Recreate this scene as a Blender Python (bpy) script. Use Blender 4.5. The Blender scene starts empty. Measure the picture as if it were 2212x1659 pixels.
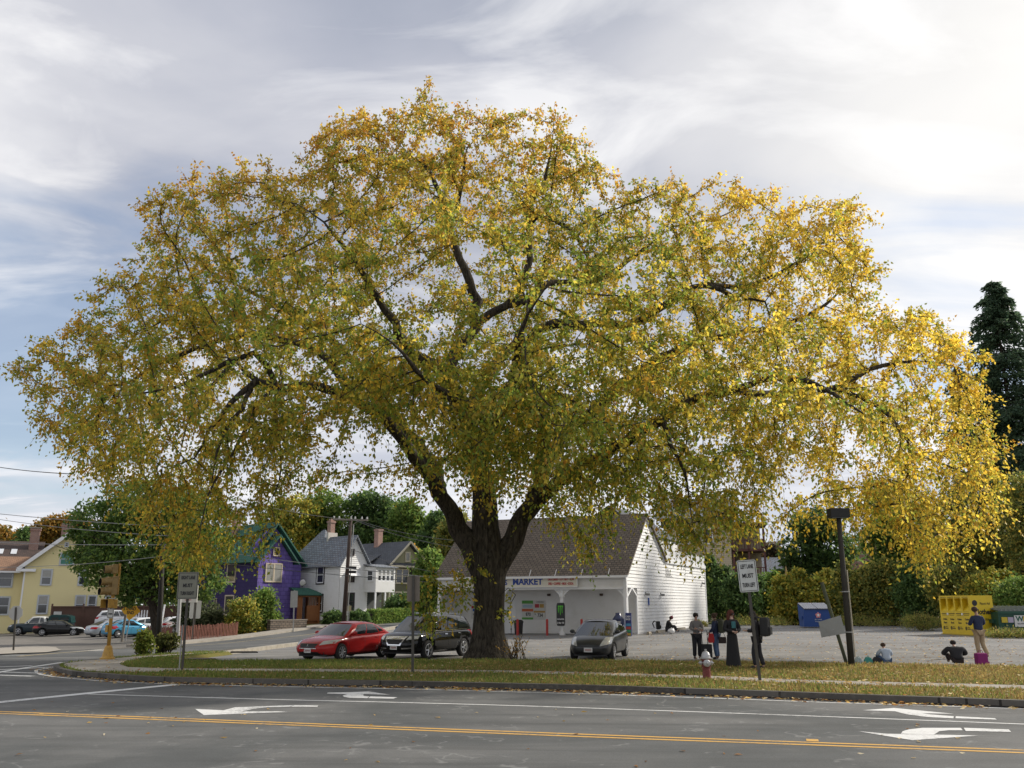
import bpy, bmesh, math, random
import numpy as np
from mathutils import Vector, Matrix
from mathutils.bvhtree import BVHTree

SC = bpy.context.scene
COL = SC.collection
R = math.radians
# ---------------------------------------------------------------- camera
F = 890.0                      # focal length in pixels of a 1024 px wide frame
TILT = math.atan(220 / 890)    # camera looks up
CAMH = 2.05
cam = bpy.data.cameras.new('camera')
camo = bpy.data.objects.new('camera', cam)
COL.objects.link(camo)
cam.sensor_width = 36.0
cam.lens = 36.0 * F / 1024
cam.clip_start = 0.1
cam.clip_end = 2000
camo.location = (0, 0, CAMH)
camo.rotation_euler = (math.pi / 2 + TILT, 0, 0)
SC.camera = camo
# ---------------------------------------------------------------- sky and sun
SUN_DIR = Vector((0.83, 0.40, 0.60)).normalized()   # towards the sun
SUN_EL = math.asin(SUN_DIR.z)
SUN_ROT = math.atan2(SUN_DIR.x, SUN_DIR.y)
SC.view_settings.view_transform = 'Standard'
SC.view_settings.look = 'None'
SC.view_settings.exposure = 0.28
SC.view_settings.gamma = 1.0
SC.cycles.use_denoising = True
SC.cycles.denoiser = 'OPENIMAGEDENOISE'
SC.cycles.denoising_input_passes = 'RGB_ALBEDO_NORMAL'
SC.cycles.denoising_prefilter = 'ACCURATE'
SC.cycles.max_bounces = 7
SC.cycles.transparent_max_bounces = 8
SC.cycles.diffuse_bounces = 3
SC.cycles.transmission_bounces = 4
SC.cycles.glossy_bounces = 3
SC.cycles.sample_clamp_indirect = 4.0
sl = bpy.data.lights.new('sun', 'SUN')
sl.energy = 3.8
sl.angle = R(3.0)
sl.color = (1.0, 0.93, 0.82)
slo = bpy.data.objects.new('sun', sl)
COL.objects.link(slo)
slo.location = (30, 20, 60)
slo.rotation_euler = (-SUN_DIR).to_track_quat('-Z', 'Y').to_euler()

world = bpy.data.worlds.new('World')
SC.world = world
world.use_nodes = True
nt = world.node_tree
for n in list(nt.nodes):
    nt.nodes.remove(n)


class NT:
    """short helper for building node trees"""
    def __init__(s, tree):
        s.t = tree

    def n(s, kind, inputs=None, **props):
        nd = s.t.nodes.new(kind)
        for k, v in props.items():
            setattr(nd, k, v)
        for k, v in (inputs or {}).items():
            sock = nd.inputs[k]
            if hasattr(v, 'is_linked') or isinstance(v, bpy.types.NodeSocket):
                s.t.links.new(v, sock)
            else:
                sock.default_value = v
        return nd

    def math(s, op, a, b=0.0, c=None, clamp=False):
        nd = s.t.nodes.new('ShaderNodeMath')
        nd.operation = op
        nd.use_clamp = clamp
        for i, v in enumerate((a, b) if c is None else (a, b, c)):
            if isinstance(v, bpy.types.NodeSocket):
                s.t.links.new(v, nd.inputs[i])
            else:
                nd.inputs[i].default_value = v
        return nd.outputs[0]

    def mix(s, f, a, b, mode='MIX'):
        nd = s.t.nodes.new('ShaderNodeMix')
        nd.data_type = 'RGBA'
        nd.blend_type = mode
        for i, v in ((0, f), (6, a), (7, b)):
            if isinstance(v, bpy.types.NodeSocket):
                s.t.links.new(v, nd.inputs[i])
            else:
                nd.inputs[i].default_value = v if i == 0 else (*v[:3], 1.0)
        return nd.outputs[2]

    def ramp(s, f, stops):
        nd = s.t.nodes.new('ShaderNodeValToRGB')
        cr = nd.color_ramp
        while len(cr.elements) < len(stops):
            cr.elements.new(0.5)
        for e, (p, c) in zip(cr.elements, stops):
            e.position = p
            e.color = (c, c, c, 1) if isinstance(c, (int, float)) else (*c[:3], 1)
        s.t.links.new(f, nd.inputs[0])
        return nd.outputs[0]


w = NT(nt)
tc = w.n('ShaderNodeTexCoord')
sep = w.n('ShaderNodeSeparateXYZ', {0: tc.outputs['Generated']})
zz = w.math('MAXIMUM', w.math('ADD', sep.outputs[2], 0.16), 0.05)
cx = w.math('DIVIDE', sep.outputs[0], zz)
cy = w.math('DIVIDE', sep.outputs[1], zz)
cv = w.n('ShaderNodeCombineXYZ', {0: w.math('MULTIPLY', cx, 0.75), 1: w.math('MULTIPLY', cy, 1.25), 2: 0.0})
rot = w.n('ShaderNodeVectorRotate', {'Vector': cv.outputs[0], 'Angle': 0.5}, rotation_type='Z_AXIS')
n1 = w.n('ShaderNodeTexNoise', {'Vector': rot.outputs[0], 'Scale': 0.85, 'Detail': 7.0, 'Roughness': 0.5, 'Distortion': 0.7})
n2 = w.n('ShaderNodeTexNoise', {'Vector': rot.outputs[0], 'Scale': 2.3, 'Detail': 7.0, 'Roughness': 0.55, 'Distortion': 0.7})


def lobe(d, p):
    d = Vector(d).normalized()
    dt = w.n('ShaderNodeVectorMath', {0: tc.outputs['Generated'], 1: tuple(d)}, operation='DOT_PRODUCT')
    return w.math('POWER', w.math('MAXIMUM', dt.outputs['Value'], 0.0), p)


blue_left = lobe((-0.50, 0.83, 0.25), 55)
blue_right = lobe((0.43, 0.85, 0.30), 70)
sun_glow = lobe((0.47, 0.76, 0.50), 24)
streak = w.math('MULTIPLY', w.math('SUBTRACT', n2.outputs[0], 0.5), 0.9)
cover = w.math('ADD', n1.outputs[0], 0.30)
cover = w.math('SUBTRACT', cover, w.math('MULTIPLY', blue_left, 0.55))
cover = w.math('SUBTRACT', cover, w.math('MULTIPLY', blue_right, 0.36))
cover = w.math('ADD', cover, streak)
cmask = w.ramp(cover, [(0.34, 0.38), (0.64, 1.0)])
shade = w.ramp(n1.outputs[0], [(0.36, (0.31, 0.34, 0.42)), (0.45, (0.41, 0.43, 0.50)), (0.52, (0.52, 0.53, 0.58)), (0.62, (0.74, 0.74, 0.76))])
cl = w.mix(w.math('MULTIPLY', sun_glow, 0.55, clamp=True), shade, (1.05, 1.02, 0.95))
low = w.ramp(sep.outputs[2], [(0.0, 1.0), (0.35, 0.0)])
cl = w.mix(w.math('MULTIPLY', low, 0.6), cl, (0.74, 0.77, 0.84))
wisp = w.ramp(n2.outputs[0], [(0.50, 0.0), (0.66, 0.55)])
cl = w.mix(wisp, cl, (0.95, 0.94, 0.93))
sky = w.n('ShaderNodeTexSky', sky_type='NISHITA', sun_disc=False, sun_elevation=SUN_EL, sun_rotation=SUN_ROT,
          air_density=1.0, dust_density=0.6, ozone_density=2.0)
skys = w.n('ShaderNodeVectorMath', {0: sky.outputs[0], 'Scale': 0.12}, operation='SCALE')
final = w.mix(cmask, skys.outputs[0], cl)
bg = w.n('ShaderNodeBackground', {'Color': final, 'Strength': 1.0})
wo = w.n('ShaderNodeOutputWorld', {'Surface': bg.outputs[0]})

# ---------------------------------------------------------------- terrain height
TA = []
for _x in range(-80, 81, 8):
    for _y in (-20, 0, 12, 20, 27, 32):
        TA.append((_x, _y, 0))
TA += [(-60, 36, -.1), (-40, 36, -.1), (-17, 37.5, -.1), (-8, 41, -.18), (-4, 41, -.15), (4, 38.5, -.05), (12, 38.5, 0), (20, 38, .15),
       (30, 38, .2), (45, 38, .2), (-36, 66, -.95), (-32, 78, -.8), (-44, 85, -.95), (-55, 90, -.9), (-70, 60, -.6), (-25, 74, -.75),
       (-28, 95, .05), (-18, 97, .15), (-8, 100, .25), (-22, 80, -.35), (-12, 75, 0), (-20, 60, -.6), (-10, 60, -.1), (0, 58, .2),
       (7, 54, .2), (27, 56, .25), (21, 65, .4), (12, 70, .35), (45, 56, .25), (0, 90, .3), (20, 90, .6), (60, 90, .6), (-80, 120, -.3),
       (0, 130, .6), (60, 150, .8), (-40, 130, 0), (-90, 40, -.2), (90, 60, .3)]
TA = np.array(TA, float)


def _phi(r):
    return r * r * np.log(r + 1e-9)


_n = len(TA)
_d = np.hypot(TA[:, None, 0] - TA[None, :, 0], TA[:, None, 1] - TA[None, :, 1]) / 50
_M = np.zeros((_n + 3, _n + 3))
_M[:_n, :_n] = _phi(_d) + np.eye(_n) * .05
_M[:_n, _n] = 1
_M[:_n, _n + 1:] = TA[:, :2] / 50
_M[_n:, :_n] = _M[:_n, _n:].T
TW = np.linalg.solve(_M, np.append(TA[:, 2], [0, 0, 0]))


def zta(X, Y):
    """terrain height for arrays"""
    X = np.atleast_1d(np.asarray(X, float)); Y = np.atleast_1d(np.asarray(Y, float))
    out = np.zeros(len(X))
    Xc = np.clip(X, -110, 110); Yc = np.clip(Y, -20, 165)
    for i in range(0, len(X), 4000):
        x = Xc[i:i + 4000]; y = Yc[i:i + 4000]
        r = np.hypot(x[:, None] - TA[:, 0], y[:, None] - TA[:, 1]) / 50
        z = _phi(r) @ TW[:_n] + TW[_n] + TW[_n + 1] * x / 50 + TW[_n + 2] * y / 50
        t = np.clip((y - 27) / 6., 0, 1)
        out[i:i + 4000] = z * t * t * (3 - 2 * t)
    return out


def zt(x, y):
    return float(zta([x], [y])[0])


_c, _s = math.cos(TILT), math.sin(TILT)


def ray(px, py):
    x = px / 2212 * 1024 - 512
    y = 384 - py / 2212 * 1024
    return (x, F * _c - y * _s, F * _s + y * _c)


def at(px, py, Y):
    """survey: the world point seen at (px, py) of the 2212 px survey picture at distance Y"""
    r = ray(px, py); k = Y / r[1]
    return Vector((r[0] * k, Y, r[2] * k + CAMH))


def g(px, py, dz=0.0):
    """survey: the point of the ground seen at (px, py)"""
    r = ray(px, py)
    Ys = np.arange(3, 200, 0.1)
    k = Ys / r[1]
    z = r[2] * k + CAMH
    gr = zta(r[0] * k, Ys) + dz
    i = int(np.argmax(z <= gr))
    return Vector((r[0] * k[i], Ys[i], float(gr[i])))
# ---------------------------------------------------------------- materials
MATS = {}


def newmat(name):
    m = bpy.data.materials.new(name)
    m.use_nodes = True
    m.node_tree.nodes.clear()
    return m, NT(m.node_tree)


def finish(h, bsdf):
    out = h.t.nodes.new('ShaderNodeOutputMaterial')
    h.t.links.new(bsdf, out.inputs[0])


def mat(name, col, rough=0.7, metal=0.0, var=0.12, vs=1.5, bump=0.0, bs=20.0, spec=0.5, coat=0.0, dirt=None, ds=0.4):
    """principled surface with mottled colour, optional bump and dirt"""
    if name in MATS:
        return MATS[name]
    m, h = newmat(name)
    tco = h.n('ShaderNodeTexCoord')
    no = h.n('ShaderNodeTexNoise', {'Vector': tco.outputs['Object'], 'Scale': vs, 'Detail': 5.0, 'Roughness': 0.6})
    f = h.math('MULTIPLY_ADD', no.outputs[0], 2 * var, 1.0 - var)
    c = h.n('ShaderNodeVectorMath', {0: tuple(col[:3]), 'Scale': f}, operation='SCALE').outputs[0]
    if dirt is not None:
        nd = h.n('ShaderNodeTexNoise', {'Vector': tco.outputs['Object'], 'Scale': ds * 3, 'Detail': 8.0, 'Roughness': 0.7})
        mk = h.ramp(nd.outputs[0], [(0.48, 0.0), (0.68, 1.0)])
        c = h.mix(h.math('MULTIPLY', mk, 0.6), c, dirt)
    b = h.n('ShaderNodeBsdfPrincipled', {'Base Color': c, 'Roughness': rough, 'Metallic': metal, 'Specular IOR Level': spec, 'Coat Weight': coat, 'Coat Roughness': 0.04})
    if bump:
        nb = h.n('ShaderNodeTexNoise', {'Vector': tco.outputs['Object'], 'Scale': bs, 'Detail': 4.0})
        bp = h.n('ShaderNodeBump', {'Height': nb.outputs[0], 'Strength': bump, 'Distance': 0.02})
        h.t.links.new(bp.outputs[0], b.inputs['Normal'])
    finish(h, b.outputs[0])
    MATS[name] = m
    return m


def brickmat(name, c1, c2, cm, bw, bh, mortar=0.02, rough=0.85, bump=0.6, offset=0.5, stain=None):
    """bricks, shingles or boards laid out on the surface's own uv in metres"""
    m, h = newmat(name)
    uv = h.n('ShaderNodeUVMap', uv_map='uv')
    br = h.n('ShaderNodeTexBrick', {'Vector': uv.outputs[0], 'Color1': (*c1, 1), 'Color2': (*c2, 1), 'Mortar': (*cm, 1), 'Scale': 1.0,
                                    'Mortar Size': mortar, 'Mortar Smooth': 0.3, 'Bias': 0.0, 'Brick Width': bw, 'Row Height': bh}, offset=offset)
    no = h.n('ShaderNodeTexNoise', {'Vector': uv.outputs[0], 'Scale': 0.9, 'Detail': 6.0, 'Roughness': 0.65})
    f = h.math('MULTIPLY_ADD', no.outputs[0], 0.7, 0.65)
    c = h.n('ShaderNodeVectorMath', {0: br.outputs[0], 'Scale': f}, operation='SCALE').outputs[0]
    if stain is not None:
        n3 = h.n('ShaderNodeTexNoise', {'Vector': uv.outputs[0], 'Scale': 3.0, 'Detail': 6.0, 'Roughness': 0.75})
        c = h.mix(h.ramp(n3.outputs[0], [(0.52, 0.0), (0.68, 0.7)]), c, stain)
    b = h.n('ShaderNodeBsdfPrincipled', {'Base Color': c, 'Roughness': rough})
    bp = h.n('ShaderNodeBump', {'Height': h.math('SUBTRACT', 1.0, br.outputs['Fac']), 'Strength': bump, 'Distance': 0.02})
    h.t.links.new(bp.outputs[0], b.inputs['Normal'])
    finish(h, b.outputs[0])
    MATS[name] = m
    return m


def leafmat(name, trans=0.45, rough=0.55, gloss=0.25):
    """leaves: the colour of each leaf is stored with the leaf"""
    m, h = newmat(name)
    a = h.n('ShaderNodeAttribute', attribute_name='tint')
    d = h.n('ShaderNodeBsdfPrincipled', {'Base Color': a.outputs['Color'], 'Roughness': rough, 'Specular IOR Level': gloss})
    tcol = h.n('ShaderNodeVectorMath', {0: a.outputs['Color'], 'Scale': 1.75}, operation='SCALE')
    t = h.n('ShaderNodeBsdfTranslucent', {'Color': tcol.outputs[0]})
    mx = h.n('ShaderNodeMixShader', {0: trans, 1: d.outputs[0], 2: t.outputs[0]})
    finish(h, mx.outputs[0])
    MATS[name] = m
    return m


def paint(name, col, metallic=0.0, rough=0.25):
    return mat(name, col, rough=rough, metal=metallic, var=0.03, coat=0.35, spec=0.2, vs=3)


def glass(name, col=(0.02, 0.025, 0.03), rough=0.04):
    return mat(name, col, rough=rough, var=0.05, spec=1.0, coat=0.0)


WHITE = mat('white paint', (0.80, 0.80, 0.79), 0.55, var=0.04, vs=0.8, dirt=(0.66, 0.65, 0.61), ds=0.25)
WHITE2 = mat('clean white', (0.80, 0.81, 0.82), 0.5, var=0.03)
GLASS = glass('window glass', (0.03, 0.035, 0.04), 0.06)
CURTAIN = mat('curtain behind glass', (0.30, 0.30, 0.28), 0.25, var=0.25, vs=3, spec=0.8)
CARGLASS = glass('car glass', (0.015, 0.02, 0.02), 0.03)
RUBBER = mat('tyre rubber', (0.018, 0.018, 0.019), 0.85)
BLACKPL = mat('black plastic', (0.015, 0.015, 0.016), 0.45)
CHROME = mat('chrome', (0.75, 0.76, 0.78), 0.15, 1.0, var=0.02)
ALLOY = mat('alloy', (0.55, 0.56, 0.58), 0.3, 0.8, var=0.05)
LAMPC = mat('lamp clear', (0.55, 0.56, 0.55), 0.08, 0.3, var=0.3, vs=12)
LAMPR = mat('lamp red', (0.45, 0.02, 0.025), 0.12, var=0.2, vs=8)
PLATE = mat('plate', (0.62, 0.62, 0.60), 0.5, var=0.1, vs=20)
WOODPOLE = mat('pole wood', (0.055, 0.042, 0.033), 0.9, var=0.35, vs=3, bump=0.6, bs=14)
STEELD = mat('dark sign steel', (0.07, 0.065, 0.055), 0.6, 0.3, var=0.35, vs=6, bump=0.2)
GALV = mat('galvanised', (0.38, 0.38, 0.37), 0.5, 0.5, var=0.2, vs=6)
BRICKRED = brickmat('red brick', (0.30, 0.085, 0.055), (0.22, 0.06, 0.045), (0.30, 0.27, 0.24), 0.24, 0.085)
CHIMNEY = brickmat('chimney brick', (0.36, 0.15, 0.10), (0.28, 0.10, 0.07), (0.36, 0.32, 0.28), 0.24, 0.085)
STONE = brickmat('stone wall', (0.19, 0.15, 0.115), (0.12, 0.095, 0.075), (0.05, 0.045, 0.04), 0.42, 0.19, mortar=0.03, bump=1.0)
SHINGLE_BROWN = brickmat('brown shingles', (0.185, 0.150, 0.115), (0.135, 0.108, 0.082), (0.05, 0.04, 0.032), 0.30, 0.20, mortar=0.025)
SHINGLE_SLATE = brickmat('slate shingles', (0.22, 0.25, 0.29), (0.15, 0.17, 0.20), (0.06, 0.06, 0.07), 0.45, 0.26, mortar=0.03, stain=(0.20, 0.15, 0.11))
SHINGLE_DARK = brickmat('dark grey shingles', (0.085, 0.095, 0.11), (0.065, 0.072, 0.085), (0.03, 0.03, 0.035), 0.35, 0.22)
SHINGLE_GREEN = brickmat('green shingles', (0.035, 0.135, 0.095), (0.028, 0.105, 0.075), (0.015, 0.05, 0.04), 0.40, 0.24, mortar=0.02)
SHINGLE_DKBROWN = brickmat('dark brown shingles', (0.085, 0.055, 0.045), (0.06, 0.042, 0.036), (0.025, 0.02, 0.018), 0.35, 0.22)
SHINGLE_TAN = brickmat('tan shingles', (0.30, 0.175, 0.105), (0.24, 0.14, 0.085), (0.10, 0.06, 0.04), 0.35, 0.22)
PURPLE_SH = brickmat('purple shingle siding', (0.165, 0.12, 0.40), (0.13, 0.09, 0.33), (0.06, 0.04, 0.17), 0.6, 0.42, mortar=0.02)
PURPLE_SHADED = brickmat('purple shingle siding with painted shade', (0.038, 0.025, 0.12), (0.030, 0.020, 0.10), (0.018, 0.012, 0.06), 0.6, 0.42, mortar=0.02)  # same purple siding, shade of the side away from the sun put into the colour


# ---------------------------------------------------------------- mesh builder
class MB:
    def __init__(s, M=None):
        s.v = []; s.f = []; s.m = []; s.M = M; s.mi = 0

    def add(s, vs, fs):
        o = len(s.v)
        if s.M is not None:
            vs = [s.M @ Vector(p) for p in vs]
        s.v += [tuple(p) for p in vs]
        s.f += [tuple(i + o for i in f) for f in fs]
        s.m += [s.mi] * len(fs)
        return s

    def poly(s, pts):
        return s.add(pts, [tuple(range(len(pts)))])

    def box(s, c, d, rz=0.0, taper=1.0, rx=0.0, ry=0.0):
        """c centre, d full sizes"""
        x, y, z = d[0] / 2, d[1] / 2, d[2] / 2
        t = taper
        vs = [(-x, -y, -z), (x, -y, -z), (x, y, -z), (-x, y, -z), (-x * t, -y * t, z), (x * t, -y * t, z), (x * t, y * t, z), (-x * t, y * t, z)]
        M = Matrix.Translation(c) @ Matrix.Rotation(rz, 4, 'Z') @ Matrix.Rotation(ry, 4, 'Y') @ Matrix.Rotation(rx, 4, 'X')
        return s.add([M @ Vector(p) for p in vs], [(0, 3, 2, 1), (4, 5, 6, 7), (0, 1, 5, 4), (1, 2, 6, 5), (2, 3, 7, 6), (3, 0, 4, 7)])

    def b2(s, lo, hi):
        return s.box([(a + b) / 2 for a, b in zip(lo, hi)], [b - a for a, b in zip(lo, hi)])

    def tube(s, pts, rad, n=8, cap=True):
        """tapered tube through pts; rad number or list"""
        pts = [Vector(p) for p in pts]
        if not isinstance(rad, (list, tuple)):
            rad = [rad] * len(pts)
        vs = []; fs = []
        up = None
        for i, p in enumerate(pts):
            d = (pts[min(i + 1, len(pts) - 1)] - pts[max(i - 1, 0)]).normalized()
            if up is None:
                up = d.orthogonal().normalized()
            else:
                up = (up - d * up.dot(d))
                up = up.normalized() if up.length > 1e-6 else d.orthogonal().normalized()
            q = d.cross(up)
            for k in range(n):
                a = 2 * math.pi * k / n
                vs.append(p + (up * math.cos(a) + q * math.sin(a)) * rad[i])
        for i in range(len(pts) - 1):
            for k in range(n):
                a = i * n + k; b = i * n + (k + 1) % n
                fs.append((a, b, b + n, a + n))
        if cap:
            fs.append(tuple(range(n - 1, -1, -1)))
            fs.append(tuple((len(pts) - 1) * n + k for k in range(n)))
        return s.add(vs, fs)

    def prism(s, poly, p0, ax, ay, az, depth):
        """polygon in (ax, ay) axes at p0, pushed along az by depth"""
        p0 = Vector(p0); ax = Vector(ax); ay = Vector(ay); az = Vector(az)
        a = [p0 + ax * u + ay * v for u, v in poly]
        b = [p + az * depth for p in a]
        n = len(poly)
        return s.add(a + b, [tuple(range(n - 1, -1, -1)), tuple(range(n, 2 * n))] + [(i, (i + 1) % n, n + (i + 1) % n, n + i) for i in range(n)])

    def lathe(s, prof, p0=(0, 0, 0), axis='Z', n=16):
        """profile of (r, h) turned round an axis at p0"""
        vs = []; fs = []
        for r, h in prof:
            for k in range(n):
                a = 2 * math.pi * k / n
                c, d = r * math.cos(a), r * math.sin(a)
                q = {'Z': (c, d, h), 'Y': (c, h, d), 'X': (h, c, d)}[axis]
                vs.append((q[0] + p0[0], q[1] + p0[1], q[2] + p0[2]))
        for i in range(len(prof) - 1):
            for k in range(n):
                a = i * n + k; b = i * n + (k + 1) % n
                fs.append((a, b, b + n, a + n))
        fs.append(tuple(range(n - 1, -1, -1)))
        fs.append(tuple((len(prof) - 1) * n + k for k in range(n)))
        return s.add(vs, fs)

    def ball(s, c, r, n=10, m=7):
        r = (r, r, r) if isinstance(r, (int, float)) else r
        vs = []; fs = []
        for i in range(1, m):
            t = math.pi * i / m
            for k in range(n):
                a = 2 * math.pi * k / n
                vs.append((c[0] + r[0] * math.sin(t) * math.cos(a), c[1] + r[1] * math.sin(t) * math.sin(a), c[2] + r[2] * math.cos(t)))
        vs.append((c[0], c[1], c[2] + r[2])); vs.append((c[0], c[1], c[2] - r[2]))
        T = len(vs) - 2; B = T + 1
        for k in range(n):
            fs.append((T, k, (k + 1) % n))
            fs.append((B, (m - 2) * n + (k + 1) % n, (m - 2) * n + k))
            for i in range(m - 2):
                a = i * n + k; b = i * n + (k + 1) % n
                fs.append((a, a + n, b + n, b))
        return s.add(vs, fs)

    def obj(s, name, m, parent=None, smooth=False, bevel=0.0):
        me = bpy.data.meshes.new(name)
        me.from_pydata(s.v, [], s.f)
        ms = m if isinstance(m, (list, tuple)) else [m]
        for q in ms:
            me.materials.append(q)
        if len(ms) > 1:
            me.polygons.foreach_set('material_index', s.m)
        bm = bmesh.new(); bm.from_mesh(me)
        bmesh.ops.recalc_face_normals(bm, faces=bm.faces)
        if bevel > 0:
            es = [e for e in bm.edges if len(e.link_faces) == 2 and e.calc_face_angle(0) > 0.6]
            bmesh.ops.bevel(bm, geom=es, offset=bevel, segments=2, affect='EDGES', profile=0.6)
        uvl = bm.loops.layers.uv.new('uv')
        Z = Vector((0, 0, 1))
        for f in bm.faces:
            nn = f.normal
            u = Z.cross(nn)
            if u.length < 0.05:
                u = Vector((1, 0, 0))
            u.normalize()
            vv = nn.cross(u)
            for lp in f.loops:
                co = lp.vert.co
                lp[uvl].uv = (co.dot(u), co.dot(vv))
            f.smooth = smooth
        bm.to_mesh(me); bm.free()
        o = bpy.data.objects.new(name, me)
        COL.objects.link(o)
        if parent is not None:
            o.parent = parent
        return o


def tag(o, label=None, cat=None, group=None, kind=None):
    for k, v in (('label', label), ('category', cat), ('group', group), ('kind', kind)):
        if v:
            o[k] = v
    return o


def thing(name, label, cat, loc=(0, 0, 0), rz=0.0, group=None):
    o = bpy.data.objects.new(name, None)
    COL.objects.link(o)
    o.location = loc
    o.rotation_euler = (0, 0, rz)
    o.empty_display_size = 0.2
    return tag(o, label, cat, group)


def set_label(o, label):
    o['label'] = label
    return o


def copy_tree(o, parent=None):
    c = o.copy(); COL.objects.link(c)
    if parent is not None:
        c.parent = parent
    for ch in list(o.children):
        copy_tree(ch, c)
    return c


def meshobj(name, V, Fq, m, parent=None, tint=None, smooth=False):
    """big numpy mesh: V (n,3), Fq (k,4) quads or (k,3) triangles, tint (k,3) per face"""
    V = np.asarray(V, np.float32); Fq = np.asarray(Fq, np.int32)
    k = Fq.shape[1]
    me = bpy.data.meshes.new(name)
    me.vertices.add(len(V)); me.vertices.foreach_set('co', V.ravel())
    me.loops.add(Fq.size); me.loops.foreach_set('vertex_index', Fq.ravel())
    me.polygons.add(len(Fq))
    me.polygons.foreach_set('loop_start', np.arange(0, Fq.size, k, dtype=np.int32))
    me.polygons.foreach_set('loop_total', np.full(len(Fq), k, np.int32))
    if smooth:
        me.polygons.foreach_set('use_smooth', np.ones(len(Fq), bool))
    me.materials.append(m)
    if tint is not None:
        a = me.attributes.new('tint', 'FLOAT_COLOR', 'FACE')
        a.data.foreach_set('color', np.concatenate([np.asarray(tint, np.float32), np.ones((len(Fq), 1), np.float32)], 1).ravel())
    me.update(); me.validate()
    o = bpy.data.objects.new(name, me)
    COL.objects.link(o)
    if parent is not None:
        o.parent = parent
    return o


def text(s, m, parent, loc, size, rx=math.pi / 2, rz=0.0, ext=0.004, align='CENTER', name='lettering', sx=1.0, bold=0.0):
    """raised letters, facing -y of the parent unless turned"""
    cu = bpy.data.curves.new(name, 'FONT')
    cu.body = s; cu.size = size; cu.extrude = ext; cu.align_x = align; cu.align_y = 'CENTER'; cu.offset = bold
    cu.resolution_u = 3
    t = bpy.data.objects.new(name, cu)
    COL.objects.link(t)
    dg = bpy.context.evaluated_depsgraph_get()
    me = bpy.data.meshes.new_from_object(t.evaluated_get(dg))
    bpy.data.objects.remove(t)
    me.materials.clear(); me.materials.append(m)
    me.name = name
    o = bpy.data.objects.new(name, me)
    COL.objects.link(o)
    o.parent = parent
    o.location = loc; o.rotation_euler = (rx, 0, rz); o.scale = (sx, 1, 1)
    return o


def evalmesh(me, mods, name):
    """apply modifiers set by a function to a mesh and give back a plain mesh"""
    o = bpy.data.objects.new(name, me)
    COL.objects.link(o)
    mods(o)
    dg = bpy.context.evaluated_depsgraph_get()
    dg.update()
    r = bpy.data.meshes.new_from_object(o.evaluated_get(dg))
    bpy.data.objects.remove(o)
    return r
# ---------------------------------------------------------------- ground, roads, strip
def asphalt(name, base, patch, lines=True, scale=1.0):
    m, h = newmat(name)
    co = h.n('ShaderNodeTexCoord').outputs['Object']
    fine = h.n('ShaderNodeTexNoise', {'Vector': co, 'Scale': 28.0, 'Detail': 5.0, 'Roughness': 0.9})
    big = h.n('ShaderNodeTexNoise', {'Vector': co, 'Scale': 0.16 * scale, 'Detail': 5.0, 'Roughness': 0.6, 'Distortion': 0.6})
    mid = h.n('ShaderNodeTexNoise', {'Vector': co, 'Scale': 1.4, 'Detail': 6.0, 'Roughness': 0.7})
    c = h.mix(h.ramp(big.outputs[0], [(0.42, 0.0), (0.60, 1.0)]), base, patch)
    f = h.math('MULTIPLY', h.math('MULTIPLY_ADD', fine.outputs[0], 1.5, 0.25), h.math('MULTIPLY_ADD', mid.outputs[0], 0.5, 0.75))
    c = h.n('ShaderNodeVectorMath', {0: c, 'Scale': f}, operation='SCALE').outputs[0]
    st = h.n('ShaderNodeMapping', {'Vector': co, 'Rotation': (0, 0, R(14)), 'Scale': (0.10, 1.1, 1.0)})
    sn = h.n('ShaderNodeTexNoise', {'Vector': st.outputs[0], 'Scale': 1.0, 'Detail': 6.0, 'Roughness': 0.65, 'Distortion': 0.5})
    c = h.mix(h.ramp(sn.outputs[0], [(0.48, 0.0), (0.68, 0.6)]), c, tuple(x * 0.6 for x in base))
    if lines:
        vo = h.n('ShaderNodeTexVoronoi', {'Vector': h.n('ShaderNodeTexNoise', {'Vector': co, 'Scale': 0.8, 'Detail': 3.0}).outputs[1], 'Scale': 1.1}, feature='DISTANCE_TO_EDGE')
        pm = h.ramp(mid.outputs[0], [(0.48, 0.0), (0.56, 1.0)])
        c = h.mix(h.math('MULTIPLY', h.ramp(vo.outputs[0], [(0.0, 0.55), (0.016, 0.0)]), pm), c, tuple(min(1, x * 1.9) for x in patch))
    b = h.n('ShaderNodeBsdfPrincipled', {'Base Color': c, 'Roughness': 0.85, 'Specular IOR Level': 0.35})
    bp = h.n('ShaderNodeBump', {'Height': fine.outputs[0], 'Strength': 0.5, 'Distance': 0.012})
    h.t.links.new(bp.outputs[0], b.inputs['Normal'])
    finish(h, b.outputs[0])
    MATS[name] = m
    return m


def turf(name, a, b_, c_):
    m, h = newmat(name)
    co = h.n('ShaderNodeTexCoord').outputs['Object']
    n1_ = h.n('ShaderNodeTexNoise', {'Vector': co, 'Scale': 0.35, 'Detail': 4.0, 'Roughness': 0.6})
    n2_ = h.n('ShaderNodeTexNoise', {'Vector': co, 'Scale': 9.0, 'Detail': 5.0, 'Roughness': 0.8})
    c = h.mix(h.ramp(n1_.outputs[0], [(0.38, 0.0), (0.62, 1.0)]), a, b_)
    c = h.mix(h.ramp(n2_.outputs[0], [(0.42, 0.0), (0.62, 0.8)]), c, c_)
    b = h.n('ShaderNodeBsdfPrincipled', {'Base Color': c, 'Roughness': 0.95, 'Specular IOR Level': 0.1})
    bp = h.n('ShaderNodeBump', {'Height': n2_.outputs[0], 'Strength': 1.0, 'Distance': 0.05})
    h.t.links.new(bp.outputs[0], b.inputs['Normal'])
    finish(h, b.outputs[0])
    MATS[name] = m
    return m


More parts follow.
